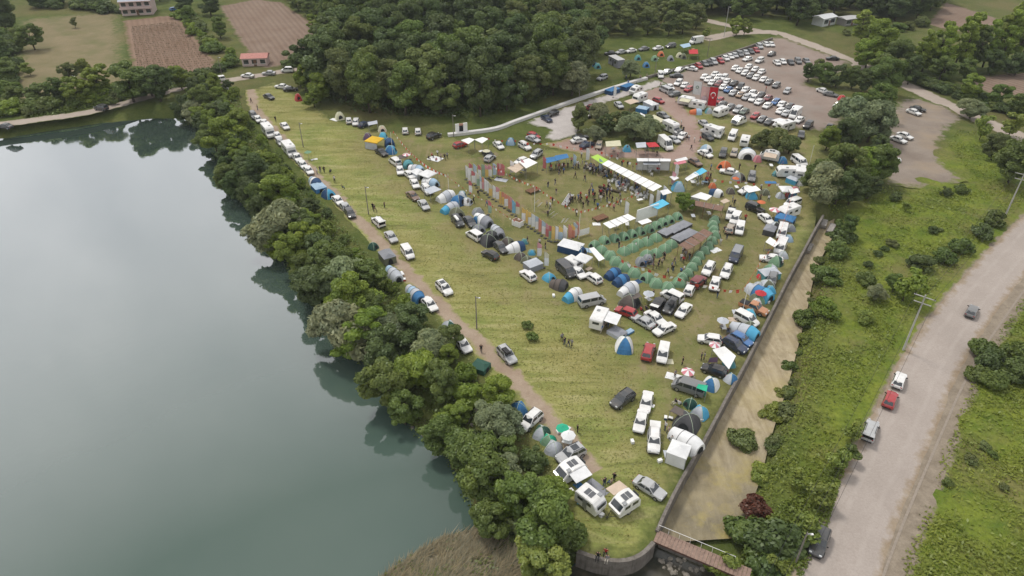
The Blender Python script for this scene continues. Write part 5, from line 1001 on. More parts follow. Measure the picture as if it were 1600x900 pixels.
house_tent(833, 413, 20, 'light grey', 'grey', 3.0, 2.4, 1.7, Z2, 'grey ridge tent above white hatchback'); dome(858, 432, -30, 'cyan', None, 2.4, 2.2, 1.3, Z2); tunnel(873, 443, -15, ['brown', 'brown', 'dark grey'], 3.0, 2.6, 1.7, Z2, 'brown striped tunnel tent'); tunnel(894, 460, 30, ['cyan', 'white', 'white'], 3.6, 2.4, 1.8, Z2, 'cyan and white tunnel tent')
Z3 = 'left of the tent village'
house_tent(892, 385, -15, 'white', 'navy', 4.4, 3.0, 2.0, Z3, 'navy frame tent with white roof'); dome(905, 391, -15, 'navy', 'blue', 2.8, 2.6, 1.6, Z3); canopy([(920, 388), (928, 386), (945, 404), (936, 408)], [2.2, 2.2, 1.6, 1.4], 'white', Z3, 'white tarp on poles', 'tarp', cat='tarp', mat=PVC)
tunnel(957, 427, 25, ['navy', 'blue', 'navy'], 3.0, 2.4, 1.7, Z3); tunnel(970, 437, 25, ['navy', 'blue', 'navy'], 3.0, 2.4, 1.7, Z3); tunnel(981, 451, 30, ['white', 'light grey', 'white'], 4.0, 2.6, 1.9, Z3, 'white tunnel tent'); dome(984, 469, -20, 'dark grey', 'brown', 3.6, 3.2, 2.0, Z3)
canopy([(985, 462), (998, 457), (1003, 463), (990, 468)], 1.9, 'brown', Z3, 'brown awning on poles', 'awning')
gazebo(911, 404, -20, 'white', None, 2.6, 2.8, Z3, 'white roofed pop-up over the pickup camper'); caravan(896, 411, -30, 3.4, 2.0, 1.9, Z3, 'white pickup camper box')
Z4 = 'in the lower middle of the field'
caravan(937, 496, 62, 4.6, 2.2, 2.4, Z4, 'white caravan with awning', awn=('white', -1, 2.2)); house_tent(964, 519, -30, 'grey', 'light grey', 2.6, 2.2, .9, Z4, 'low grey tarp tent'); dome(976, 537, 90, 'blue', 'white', 3.4, 2.9, 2.2, Z4, desc='tall blue dome tent with white top'); house_tent(983, 518, 30, 'pale blue', 'blue', 1.6, .9, .5, Z4, 'small pale blue windbreak')
Z5 = 'along the canal wall'
dome(1111, 598, 60, 'blue', 'white', 2.7, 2.5, 1.6, Z5, desc='blue and white striped dome tent'); dome(1079, 629, 200, 'dark green', None, 1.9, 1.7, 1.3, Z5); dome(1094, 643, 150, 'cyan', 'light grey', 2.4, 2.2, 1.7, Z5)
dome(1074, 657, 240, 'dark grey', None, 3.6, 3.6, 2.1, Z5, desc='large charcoal dome tent'); canopy([(1047, 642), (1055, 633), (1077, 645), (1063, 650)], [1.3, 1.5, 1.9, 1.9], 'brown', Z5, 'brown awning of the charcoal tent', 'awning')
tunnel(1072, 686, -35, ['white', 'white', 'white'], 4.6, 3.0, 2.0, Z5, 'large white tunnel tent'); gazebo(1061, 703, -20, 'white', 'white', 2.6, 2.7, Z5, 'white gazebo with white side walls')
canopy([(1113, 546), (1132, 541), (1150, 556), (1139, 577)], [2.2, 2.3, 1.8, 1.2], 'white', Z5, 'large white tarpaulin', 'tarp', cat='tarp', mat=PVC, sag=-.35); canopy([(1109, 559), (1122, 558), (1121, 566), (1106, 566)], [1.7, 1.8, 1.0, .9], 'purple', Z5, 'purple patterned blanket hung from white tarpaulin', 'blanket', cat='blanket')
canopy([(1091, 600), (1106, 602), (1104, 612), (1088, 606)], [2.15, 2.15, 2.1, 2.1], 'emerald', Z5, 'emerald awning behind grey van', 'awning', wallc='emerald')
tunnel(1163, 515, -25, ['light grey', 'light grey', 'cyan'], 4.6, 2.9, 2.0, Z5, 'grey and cyan tunnel tent'); dome(1172, 490, 0, 'sky', None, 2.2, 2.0, 1.6, Z5); tunnel(1187, 455, -30, ['light grey', 'blue', 'cyan'], 4.8, 3.0, 2.1, Z5, 'grey tunnel tent with blue top'); dome(1199, 445, 0, 'light grey', 'olive', 3.0, 2.6, 1.7, Z5); dome(1184, 466, 0, 'olive', 'green', 2.6, 2.4, 1.4, Z5); dome(1183, 473, 0, 'white', None, 1.8, 1.8, 1.5, Z5)
dome(1213, 407, -20, 'dark green', 'green', 2.6, 2.4, 1.6, Z5); dome(1205, 420, 10, 'green', 'light grey', 2.6, 2.4, 1.6, Z5); house_tent(1202, 427, 10, 'light grey', 'teal', 3.4, 2.4, 1.8, Z5, 'white roofed frame tent'); dome(1190, 431, 0, 'red', 'orange', 1.6, 1.4, 1.0, Z5); canopy([(1196, 378), (1203, 370), (1218, 380), (1210, 386)], 2.1, 'white', Z5, 'white canopy between vans', 'canopy', mat=PVC); house_tent(1203, 359, 60, 'grey', 'dark grey', 2.6, 2.2, 1.7, Z5, 'black box trailer tent'); house_tent(1227, 342, -15, 'blue', 'blue', 3.6, 2.8, 2.0, Z5, 'bright blue frame tent'); house_tent(1226, 348, 0, 'brown', 'dark grey', 2.4, 2.2, 1.5, Z5)
Z6 = 'in the upper eastern pitches'
tunnel(1168, 238, -80, ['white', 'pale blue', 'white'], 4.2, 4.4, 2.4, Z6, 'wide white arched tent'); dome(1184, 248, 0, 'pink', None, 2.0, 1.8, 1.6, Z6); caravan(1203, 242, 170, 4.6, 2.2, 2.4, Z6, 'white rounded caravan with pale awning', 'round', ('beige', 1, 2.0), 2); dome(1223, 250, 0, 'blue', None, 2.4, 2.2, 1.5, Z6); dome(1132, 258, 200, 'orange', None, 3.4, 2.8, 1.9, Z6); dome(1154, 276, -20, 'brown', 'grey', 3.2, 2.6, 1.7, Z6); dome(1175, 305, 0, 'cyan', None, 2.6, 2.2, 1.4, Z6)
dome(1114, 290, 0, 'orange', None, 1.8, 1.6, 1.3, Z6); tunnel(1119, 300, -20, ['navy', 'white'], 2.8, 2.2, 1.6, Z6); canopy([(1162, 295), (1181, 290), (1189, 297), (1170, 301)], 1.9, 'white', Z6, 'white awning over white sedan', 'awning', mat=PVC); caravan(1231, 268, 178, 5.2, 2.2, 2.4, Z6, 'white caravan broadside', 'box'); caravan(1250, 268, 90, 5.4, 2.2, 2.6, Z6, 'white motorhome end on', cab=True); dome(1213, 271, 0, 'teal', None, 1.7, 1.5, 1.2, Z6); house_tent(1239, 281, -20, 'light grey', 'cyan', 2.6, 1.8, 1.6, Z6)
gazebo(1229, 296, 0, 'white', None, 2.8, 2.4, Z6); dome(1237, 303, 0, 'red', 'blue', 2.6, 2.2, 1.5, Z6); caravan(1232, 330, 200, 5.0, 2.2, 2.5, Z6, 'white caravan near the bunting pole', 'box'); dome(1060, 291, 0, 'cyan', 'pale blue', 3.0, 2.6, 2.0, Z6); canopy([(1125, 314), (1134, 310), (1141, 314), (1131, 318)], 2.1, 'beige', Z6, 'beige awning beside white pickup', 'awning'); dome(1104, 232, -30, 'white', 'pale blue', 3.2, 2.6, 1.8, Z6); umbrella(1211, 327, 'pink', 1.2, Z6); umbrella(1190, 315, 'orange', .9, Z6)
Z7 = 'near the big flag'
caravan(1072, 157, 170, 4.6, 2.2, 2.4, Z7, 'white caravan with cream awning', awn=('cream', 1, 2.0)); caravan(1090, 163, 170, 4.6, 2.2, 2.4, Z7, 'white caravan right of another'); tunnel(1087, 174, 0, ['orange', 'pale blue'], 3.2, 2.4, 1.5, Z7, 'orange and blue tent'); dome(1108, 173, 0, 'teal', 'light grey', 2.2, 2.0, 1.5, Z7); caravan(1126, 174, 200, 4.6, 2.2, 2.5, Z7, 'white and lime green camper', 'box', ('lime', -1, .6)); caravan(1155, 187, 200, 4.4, 2.1, 2.3, Z7, 'white teardrop caravan', 'tear'); caravan(1228, 196, 15, 5.2, 2.2, 2.5, Z7, 'white caravan beside the willow', 'box', ('white', 1, 2.4)); caravan(1164, 220, 250, 3.8, 2.1, 2.3, Z7, 'small white box camper'); caravan(1112, 203, 160, 5.6, 2.2, 2.6, Z7, 'white motorhome', cab=True)
Z8 = 'by the walkway thicket'
caravan(1050, 198, -25, 5.6, 2.2, 2.7, Z8, 'white motorhome with side window', cab=True); house_tent(1004, 170, -10, 'pale blue', 'blue', 3.2, 2.6, 1.7, Z8); house_tent(1017, 163, -25, 'white', 'light grey', 4.0, 2.6, 2.2, Z8); canopy([(993, 180), (1001, 176), (1016, 184), (1007, 189)], 2.2, 'white', Z8, 'long pale awning', 'awning'); canopy([(1013, 183), (1022, 179), (1040, 188), (1030, 192)], 2.2, 'cream', Z8, 'cream awning', 'awning'); caravan(994, 140, 200, 4.4, 2.2, 2.5, Z8, 'white round-backed caravan', 'round'); caravan(1000, 152, 200, 4.6, 2.2, 2.5, Z8, 'white caravan in the thicket', 'box'); canopy([(975, 158), (988, 154), (1000, 158), (985, 163)], 2.2, 'beige', Z8, 'beige awning', 'awning'); house_tent(957, 141, 20, 'blue', 'navy', 4.4, 2.6, 1.8, Z8, 'long blue tent by the wall'); house_tent(980, 135, 20, 'blue', 'navy', 4.0, 2.4, 1.8, Z8, 'second long blue tent by the wall'); dome(980, 232, 0, 'cyan', None, 2.2, 2.0, 1.6, Z8)
Z9 = 'under the edge of the wood'
dome(531, 181, -60, 'cream', None, 3.0, 2.8, 1.9, Z9); dome(597, 201, -70, 'beige', 'cream', 2.8, 2.4, 1.4, Z9); canopy([(574, 191), (589, 188), (590, 193), (576, 196)], 1.9, 'light grey', Z9, 'pale awning behind dark car', 'awning'); dome(466, 152, -60, 'red', None, 2.6, 2.2, 2.0, Z9)
Z10 = 'at the head of the bunting row'
gazebo(585, 219, -10, 'yellow', 'light grey', 3.6, 2.7, Z10, 'yellow gazebo with pale walls'); dome(574, 213, 0, 'purple', None, 2.4, 2.2, 1.6, Z10); dome(598, 212, 0, 'sky', None, 2.4, 2.2, 1.6, Z10); tunnel(608, 221, -70, ['light grey', 'navy'], 3.6, 2.6, 2.0, Z10); dome(610, 234, 0, 'cyan', 'blue', 3.2, 2.8, 1.9, Z10); dome(798, 221, 0, 'blue', 'pale blue', 2.4, 2.2, 1.7, 'in the stalls west of the arena'); canopy([(622, 243), (634, 240), (638, 245), (624, 249)], 1.8, 'brown', Z10, 'brown tarp behind white minivan', 'tarp', cat='tarp')
Z11 = 'in the small campsite beyond the wall'
for x, y, c in [(934, 103, 'teal'), (997, 90, 'teal'), (1023, 91, 'green'), (1048, 91, 'grey'), (1068, 88, 'olive'), (1010, 101, 'blue'), (1033, 84, 'orange'), (1083, 80, 'orange'), (1062, 86, 'cream'), (928, 99, 'blue')]: dome(x, y, -60, c, None, 2.8, 2.4, 1.6, Z11)
canopy([(1062, 70), (1077, 67), (1080, 72), (1068, 75)], 2.2, 'pale blue', Z11, 'pale blue tarp', 'tarp', cat='tarp'); canopy([(1076, 78), (1090, 77), (1091, 84), (1077, 84)], 2.0, 'red', Z11, 'rust red tarp', 'tarp', cat='tarp')
dome(1316, 153, 0, 'red', None, 2.4, 2.2, 1.5, 'at the right edge of the car park')
# --- the three caravans at the tip
ZT = 'at the tip of the camping field'
caravan(891, 734, 208, 4.0, 2.0, 2.3, ZT, 'white caravan with awning on its lower side', 'round', ('white', 1, 1.5), 2); caravan(923, 781, -38, 3.5, 2.0, 2.3, ZT, 'middle white caravan with roof solar panel', 'box', None, 2); caravan(976, 785, 212, 3.5, 2.0, 2.3, ZT, 'white caravan with curved dark front window', 'round', ('beige', -1, 1.5), 2)
caravan(419, 203, -48, 6.0, 2.2, 2.7, Z1, 'white motorhome near the north end', cab=True); caravan(452, 232, -48, 6.2, 2.2, 2.7, Z1, 'white motorhome with high cab', cab=True)
for x, y, c, r, zn in [(888, 679, 'white', 1.0, 'by the pale tents'), (1075, 580, 'pink', 1.0, 'behind the grey van'), (1117, 538, 'pink', .9, 'beside the white tarpaulin'), (1130, 500, 'light grey', 1.0, 'above the white hatchback'), (1189, 457, 'red', 1.0, 'over the grey tunnel tent'), (481, 237, 'green', .9, 'by the lakeside track'), (635, 241, 'pink', 1.0, 'at the head of the bunting row'), (1014, 458, 'light grey', 1.0, 'below the green tents'), (1150, 278, 'orange', .8, 'in the upper eastern pitches'), (760, 235, 'cream', 1.0, 'by the white entrance'), (879, 668, 'emerald', .9, 'by the pale tents')]: umbrella(x, y, c, r, zn)
# --- feather banners
BC = {'w': 'white', 'r': 'red', 'b': 'pale blue', 'g': 'green', 'p': 'pink', 'y': 'yellow', 'o': 'orange', 'c': 'cyan', 'e': 'cream'}
def feather(px, py, a, b, zone):
    e = place('feather_banner', px, py + 8, -8 + rnd.uniform(-12, 12), zc=0); e.scale = (1.1, 1.1, 1.2); m = MB(); m.tube((0, 0, 0), (0, 0, 3.0), .025, n=4); m.obj('pole', [GREYM], e)
    def pan(z0, z1, nm, c):
        n = 4; P = [(.03, 0, z0), (.74 if z0 < .6 else .76, 0, z0 + .05), (.80, .04, (z0 + z1) / 2), (.74 if z1 < 2.7 else .40, 0, z1 - (.15 if z1 > 2.7 else 0)), (.03, 0, z1)]; k = len(P); q = MB(); q.add([(x, y - .012, z) for x, y, z in P] + [(x, y + .012, z) for x, y, z in P], [tuple(range(k)), tuple(range(2 * k - 1, k - 1, -1))] + [(i, k + i, k + (i + 1) % k, (i + 1) % k) for i in range(k)]); q.obj(nm, [FABRIC], e, tuple(  .82 * v_ + .18 * .78 for v_ in FC[c]))
    pan(.45, 1.9, 'banner', BC[a]); pan(1.9, 2.95, 'banner_top', BC[b])
    m = MB(); m.box((0, 0, .03), (.5, .5, .06)); m.obj('foot', [TRIM], e)
    return reg(e, f'{BC[a]} feather banner' + (f' with {BC[b]} top' if a != b else ''), zone, 'banner')
for t in ['728 273 ww', '733 269 wr', '740 270 bb', '747 271 wr', '753 271 gg', '758 271 yp', '763 271 wp', '770 269 bb', '777 269 rr', '780 270 rp', '783 270 rr']: x, y, c = t.split(); feather(int(x), int(y), c[0], c[1], 'in the back banner row')
for t in ['731 278 ww', '737 281 wr', '743 282 ww', '745 286 ge', '750 290 wb', '753 291 po', '757 294 ww', '761 297 ww', '764 301 ye', '770 304 ww', '775 307 wp', '780 314 yy', '784 315 yo', '788 318 wo', '794 321 oo', '797 323 op', '800 328 cc', '806 330 er', '815 340 wy', '821 343 yy', '825 347 wy', '830 350 ww', '836 354 wb', '841 357 oo', '846 361 wb', '852 365 rp', '857 369 gr', '861 370 yy', '867 370 ww', '872 370 by', '879 368 ww', '887 367 oo', '891 367 oy', '895 364 wb', '899 362 oo']: x, y, c = t.split(); feather(int(x), int(y), c[0], c[1], 'in the long diagonal banner row')
for t in ['733 296 wr', '763 328 gr', '839 396 wp', '850 411 we', '797 265 ww', '814 262 wp', '848 258 rr', '895 254 bb', '935 262 bb', '1024 312 ww', '1034 305 ww', '1013 318 ww', '975 330 ww', '1048 282 pp', '1053 270 ww', '915 245 ww', '958 145 ww']: x, y, c = t.split(); feather(int(x), int(y), c[0], c[1], 'standing apart from the rows')
a, b = at(903, 371), at(921, 366); e = empty('banner_panel', a); d = b - a; m = MB(); m.add([(0, 0, .2), (d.x, d.y, .2), (d.x, d.y, 1.6), (0, 0, 1.6)], [(0, 1, 2, 3)]); m.obj('cloth', [PVC], e)
for t in (0, 1): m = MB(); m.tube(d * t, d * t + Vector((0, 0, 2.2 if t else 1.7)), .05, n=5); m.obj('post', [flat('yellow post', (.6, .5, .05), .6)], e)
reg(e, 'white mesh banner between posts', 'at the end of the banner row', 'banner')
# --- bunting and poles
PR, PW = flat('red pennant', (.50, .075, .045), .8), flat('white pennant', (.74, .73, .70), .8)
def bunting(pts, zs, zone, desc, size=.42, step=1.0, red=True, sag=.5):
    if not hasattr(zs, '__len__'): zs = [zs] * len(pts)
    W_ = [at(x, y, z) for (x, y), z in zip(pts, zs)]; e = empty('bunting', (W_[0].x, W_[0].y, 0)); o = Vector((W_[0].x, W_[0].y, 0)); line = MB(); fl = MB(); k = 0
    for a, b in zip(W_[:-1], W_[1:]):
        n = max(2, int((b - a).length / step)); q = []
        for i in range(n + 1): t = i / n; p = a.lerp(b, t) - o; p.z -= sag * 4 * t * (1 - t); q.append(p)
        for u, v in zip(q[:-1], q[1:]):
            line.tube(u, v, .018, n=3, cap=False); d = (v - u).normalized(); c = (u + v) / 2; s_ = size * rnd.uniform(.8, 1.15); sw = Vector((rnd.uniform(-.3, .3), rnd.uniform(-.3, .3), 0)) * s_
            fl.add([c - d * s_ * .55, c + d * s_ * .55, c + d * s_ * .45 + sw + Vector((0, 0, -s_)), c - d * s_ * .45 + sw + Vector((0, 0, -s_))], [(0, 1, 2, 3)], k % 2 if red else 1); k += 1
    line.obj('string', [TRIM if not red else PR], e); f = fl.obj('pennants', [PR, PW], e); f['kind'] = 'stuff'; return reg(e, desc, zone, 'bunting')
def pole(px, py, h, zone, desc, r=.05, mat=None, name='flag_pole'):
    p = at(px, py); e = empty(name, (p.x, p.y, .02)); m = MB(); m.tube((0, 0, 0), (0, 0, h), r, r * .7, 7); m.obj('shaft', [mat or PVC], e); m = MB(); m.tube((0, 0, 0), (0, 0, .12), r * 3, r * 2.4, 8); m.obj('base', [CONC], e); m = MB(); m.tube((0, 0, h), (0, 0, h + .08), r * 1.5, r * .5, 6); m.obj('cap', [GREYM], e); return reg(e, desc, zone, 'pole')
pole(614, 243, 6.0, 'at the head of the red bunting', 'white pole'); pole(701, 295, 3.6, 'beside the camping row', 'thin pole'); pole(835, 331, 5.6, 'in the western corner of the arena', 'white pole'); pole(904, 374, 5.8, 'in the lower corner of the arena', 'white pole'); pole(1160, 487, 5.0, 'beside the orange pickup', 'pale pole'); pole(1243, 315, 4.6, 'behind the eastern caravans', 'pale pole'); pole(1264, 258, 5.0, 'at the eastern corner', 'pale pole'); pole(921, 245, 4.0, 'at the lime green canopy', 'white pole')
bunting([(614, 204), (650, 246), (697, 273)], [5.6, 3.4, 3.2], 'from the tall white pole to the camping row', 'dense red and white flag bunting', .5, .7)
bunting([(697, 273), (762, 315), (812, 347)], [3.2, 2.0, 2.2], 'along the front of the banner row', 'red and white bunting', .34, 1.2)
bunting([(770, 258), (836, 290), (905, 330), (1000, 300)], [3.0, 5.2, 5.4, 3.2], 'around the arena', 'white and red bunting', .45, 1.1)
bunting([(968, 403), (1010, 419), (1056, 432), (1110, 446), (1158, 452)], [2.0, 2.0, 2.0, 2.2, 4.6], 'over the front of the tent village', 'large red and white bunting', .6, 1.25)
bunting([(1160, 452), (1190, 405), (1216, 372), (1243, 288)], [4.6, 2.4, 2.6, 4.2], 'beside the grassy lane', 'red and white bunting', .42, 1.0)
bunting([(1100, 275), (1160, 283), (1222, 286)], [2.6, 2.2, 2.4], 'across the upper eastern pitches', 'red and white bunting', .55, 1.6)
bunting([(922, 226), (960, 243), (1000, 255)], [3.4, 2.6, 2.6], 'behind the long marquee', 'red and white bunting', .5, 1.4)
bunting([(758, 214), (800, 218), (860, 223), (925, 231)], [2.6, 2.2, 2.4, 3.0], 'across the white gravel entrance', 'red and white bunting', .5, 1.6)
for x, y, dx, dy in [(840, 312, -5, 6), (845, 316, -5, 7), (853, 323, -7, 3), (858, 327, -4, 6), (864, 330, -5, 6), (869, 333, -7, 7), (880, 341, -3, 7), (886, 341, -4, 7)]:
    a, b = at(x + 2, y, 1.4), at(x + dx, y + dy, .5); m = MB(); u = Vector((.22, .12, 0)); m.add([a - u, a + u, b + u, b - u], [(0, 1, 2, 3)]); o = m.obj('streamer', [PW]); c = (a + b) / 2
    o.data.transform(Matrix.Translation(-Vector((c.x, c.y, 0)))); o.location = (c.x, c.y, 0); reg(o, 'white cloth streamer', 'hanging in a line across the arena', 'streamer')
# --- tall hanging banners in front of the car park
def hang(tl, tr, bl_, zt, zb, name, desc, base, extra=None):
    p = at(bl_[0], bl_[1], zb); p2 = at(bl_[0] + (tr[0] - tl[0]), bl_[1] + (tr[1] - tl[1]) * .6, zb); e = empty(name, (p.x, p.y, .05), math.atan2(p2.y - p.y, p2.x - p.x)); w = (p2 - p).length; H = zt - zb
    m = MB(); P = [[(u / 6 * w, .10 * math.sin(u * 1.7) * (1 - v / 6) , zb + H * v / 6) for u in range(7)] for v in range(7)]; m.grid(P); m.obj('cloth', [FABRIC], e, base)
    for x in (-.08, w + .08): m = MB(); m.tube((x, .1, 0), (x, .1, zt + .2), .05, n=5); m.obj('post', [GREYM], e)
    m = MB(); m.tube((-.1, .1, zt + .1), (w + .1, .1, zt + .1), .04, n=5); m.obj('top_rail', [GREYM], e)
    if extra: extra(e, w, zb, H)
    return reg(e, desc, 'standing in front of the car park', 'banner')
def disc(e, nm, cx, cz, r, mat, y=-.16, n=20, squash=1.0): mobj(nm, mesh(nm, [(cx + r * math.cos(2 * math.pi * i / n), y, cz + r * squash * math.sin(2 * math.pi * i / n)) for i in range(n)], [tuple(range(n))], [mat]), e)
def crescent(e, w, zb, H):
    cx, cz, r = w * .5, zb + H * .62, w * .30; n = 22; q = []
    for i in range(n + 1): a = R(40) + R(280) * i / n; q.append((cx + r * math.sin(a - R(90)) * -1 * 1.0, -.16, cz + r * math.cos(a - R(90)) * -1 * 1.0))
    a0 = [R(38) + R(284) * i / n for i in range(n + 1)]; out = [(cx + r * math.sin(t), -.16, cz + r * math.cos(t)) for t in a0]; ri = r * .8; ox = cz - r * .0
    out = [(cx + r * math.cos(t + R(-90)), -.16, cz + r * math.sin(t + R(-90))) for t in a0]
    out = [(cx + r * math.cos(R(270) + t), -.16, cz + r * math.sin(R(270) + t)) for t in a0]; b0 = [R(30) + R(300) * i / n for i in range(n + 1)]; inn = [(cx + ri * math.cos(R(270) + t), -.16, cz - r * .2 + ri * math.sin(R(270) + t)) for t in b0]
    m = MB(); m.grid([out, inn]); m.obj('crescent', [PVC], e)
    st = []; sx, sz, sr = cx, cz - r * 1.35, r * .48
    for i in range(10): t = R(90) + i * math.pi / 5; rr_ = sr if i % 2 == 0 else sr * .4; st.append((sx + rr_ * math.cos(t), -.16, sz + rr_ * math.sin(t)))
    mobj('star', mesh('star', st, [tuple(range(10))], [PVC]), e)
hang((1112, 140), (1125, 142), (1105, 165), 6.3, 1.0, 'hanging_flag', 'big red flag with white crescent and star', (.52, .015, .03), crescent)
def figure(e, w, zb, H):
    SK, SU = flat('pale print skin', (.62, .42, .38), .8), flat('pale print suit', (.48, .36, .38), .8)
    disc(e, 'printed_head', w * .5, zb + H * .62, w * .20, SK, squash=1.25); mobj('printed_bust', mesh('printed_bust', [(w * .12, -.15, zb + .15), (w * .88, -.15, zb + .15), (w * .82, -.15, zb + H * .40), (w * .6, -.15, zb + H * .48), (w * .4, -.15, zb + H * .48), (w * .18, -.15, zb + H * .40)], [(0, 1, 2, 3, 4, 5)], [SU]), e)
hang((1098, 134), (1110, 137), (1093, 162), 6.0, 1.0, 'hanging_banner', 'pale pink banner with blurred portrait figure', (.66, .42, .40), figure)
def emblem(e, w, zb, H): disc(e, 'emblem', w * .5, zb + H * .58, w * .2, flat('dull green print', (.16, .26, .20), .8)); disc(e, 'emblem_centre', w * .5, zb + H * .58, w * .1, PVC, -.19)
hang((1084, 129), (1096, 132), (1082, 147), 5.2, 1.4, 'hanging_banner', 'white banner with round green emblem', FC['white'], emblem)

# smaller pitches squeezed between the bigger ones
for x, y, a, c, c2 in [(1186, 446, 0, 'light grey', None), (1172, 508, 20, 'olive', None), (1142, 590, 30, 'light grey', 'blue'), (1140, 566, 0, 'teal', None), (1204, 452, 0, 'cyan', None), (1224, 398, 0, 'light grey', None), (1232, 372, 0, 'pale blue', None), (1236, 356, 0, 'grey', None), (1212, 352, 0, 'light grey', 'dark grey'), (1243, 296, 0, 'pink', None), (1220, 305, 0, 'light grey', None), (1250, 285, 0, 'white', None), (1196, 300, 0, 'olive', None), (1142, 298, 0, 'brown', None)]: dome(x, y, a, c, c2, 2.0, 1.8, 1.25, Z5 if y > 340 else Z6, desc=f'small {c} dome tent' + (f' with {c2} sides' if c2 else ''))
canopy([(996, 346), (1012, 341), (1019, 346), (1003, 351)], 2.5, 'white', 'in front of the stage screen', 'small white canopy', 'canopy', mat=PVC)
canopy([(1232, 296), (1246, 294), (1250, 300), (1236, 303)], 2.3, 'white', 'at the eastern bunting', 'white canopy', 'canopy', mat=PVC)
canopy([(1222, 322), (1238, 319), (1243, 326), (1227, 329)], 2.2, 'light grey', 'at the eastern bunting', 'pale grey canopy', 'canopy')
# ------------------------------------------------------------------ people
SKIN = flat('skin', (.42, .25, .18), .6, .3, .08); HAIR = flat('dark hair', (.03, .022, .018), .6); SHOE = flat('shoe', (.03, .03, .03), .7)
SHIRT = objcol('shirt cloth', .85, .15)
TROU = [flat('dark trousers', (.02, .021, .026), .85), flat('blue jeans', (.06, .09, .16), .85), flat('pale trousers', (.40, .37, .32), .85)]
def person_mesh(pose):
    hip = .92; V = {}; E = []
    def v(n, p, r): V[n] = (p, r)
    sit = pose == 'sitting'; dz = -.42 if sit else 0
    v('pelvis', (0, 0, hip + dz), .135); v('waist', (.01, 0, 1.08 + dz), .125); v('chest', (.02, 0, 1.30 + dz), .155); v('neck', (.02, 0, 1.47 + dz), .058); v('jaw', (.04, 0, 1.56 + dz), .085); v('head', (.03, 0, 1.68 + dz), .098)
    E += [('pelvis', 'waist'), ('waist', 'chest'), ('chest', 'neck'), ('neck', 'jaw'), ('jaw', 'head')]
    for s_, k in ((1, 'l'), (-1, 'r')):
        f = .22 * s_ if pose == 'walking' else .02 * s_
        v(k + 'sh', (.01, .18 * s_, 1.41 + dz), .068); v(k + 'el', (-.03 - f * .6, .25 * s_, 1.14 + dz), .046); v(k + 'wr', ((.10 - f * .9) if pose != 'arms' else .30, .24 * s_, (.91 if pose != 'arms' else 1.18) + dz), .032); v(k + 'ha', ((.13 - f) if pose != 'arms' else .40, .23 * s_, (.82 if pose != 'arms' else 1.20) + dz), .036)
        E += [('chest', k + 'sh'), (k + 'sh', k + 'el'), (k + 'el', k + 'wr'), (k + 'wr', k + 'ha')]
        v(k + 'hp', (0, .10 * s_, hip - .06 + dz), .105)
        if sit: v(k + 'kn', (.42, .13 * s_, .48), .068); v(k + 'an', (.44, .13 * s_, .09), .045); v(k + 'to', (.60, .14 * s_, .04), .04)
        else: v(k + 'kn', (.04 + f * .8, .11 * s_, .50), .068); v(k + 'an', (f * 1.1, .11 * s_, .09), .045); v(k + 'to', (.17 + f * 1.1, .13 * s_, .04), .04)
        E += [('pelvis', k + 'hp'), (k + 'hp', k + 'kn'), (k + 'kn', k + 'an'), (k + 'an', k + 'to')]
    names = list(V); me = bpy.data.meshes.new('skeleton'); me.from_pydata([V[n][0] for n in names], [(names.index(a), names.index(b)) for a, b in E], [])
    o = bpy.data.objects.new('skeleton', me); COL.objects.link(o); sk = o.modifiers.new('s', 'SKIN'); sk.use_smooth_shade = True
    for i, n in enumerate(names): me.skin_vertices[0].data[i].radius = (V[n][1],) * 2; me.skin_vertices[0].data[i].use_root = (n == 'pelvis')
    o.modifiers.new('u', 'SUBSURF').levels = 1
    dg = bpy.context.evaluated_depsgraph_get(); ev = o.evaluated_get(dg); out = bpy.data.meshes.new_from_object(ev); bpy.data.objects.remove(o); bpy.data.meshes.remove(me)
    for _ in range(5): out.materials.append(None)
    for p in out.polygons:
        x, y, z = p.center; z -= dz
        if z > 1.63 or (z > 1.55 and x < 0.01): p.material_index = 3
        elif z > 1.46: p.material_index = 2
        elif abs(y) > .17 and z < (1.2 if pose != 'arms' else 1.5) and x > (.02 if z > .98 else -9) and not (sit and z < 1.0): p.material_index = 2
        elif z + dz < .10: p.material_index = 4
        elif z < .98 : p.material_index = 1
        else: p.material_index = 0
    res = []
    for t in TROU:
        m = out.copy(); m.name = 'person'
        for i, mt in enumerate((SHIRT, t, SKIN, HAIR, SHOE)): m.materials[i] = mt
        res.append(m)
    return res
PM = {k: person_mesh(k) for k in ('standing', 'walking', 'sitting', 'arms')}
SC = {'black': (.02, .02, .022), 'dark': (.05, .05, .06), 'white': (.66, .66, .65), 'grey': (.25, .25, .26), 'red': (.38, .04, .04), 'blue': (.07, .15, .34), 'beige': (.42, .34, .26), 'pink': (.5, .2, .24)}
TN = ['dark trousers', 'blue jeans', 'pale trousers']
def person(px, py, zone, col=None, pose=None, ang=None, tr=None, z=.025):
    """px,py is where the feet are"""
    pose = pose or rnd.choice(['standing', 'standing', 'walking', 'walking', 'arms']); col = col or rnd.choices(list(SC), [6, 5, 4, 3, 1.4, 1.5, 1, .7])[0]; tr = rnd.choices([0, 1, 2], [6, 3, 1])[0] if tr is None else tr
    p = at(px, py, z); o = mobj('person', PM[pose][tr], None, SC[col]); o.location = p; o.rotation_euler = (0, 0, rnd.uniform(0, 6.28) if ang is None else R(ang)); k = rnd.uniform(.92, 1.07); o.scale = (k * 1.08, k * 1.08, k)
    return reg(o, f'{pose if pose != "arms" else "gesturing"} person in {col} top', zone, 'person')
def crowd(zone, pts): 
    for p in pts: person(*p[:2], zone, *p[2:])
def spread(zone, n, fn, **kw):
    for _ in range(n): x, y = fn(); person(x, y, zone, **kw)
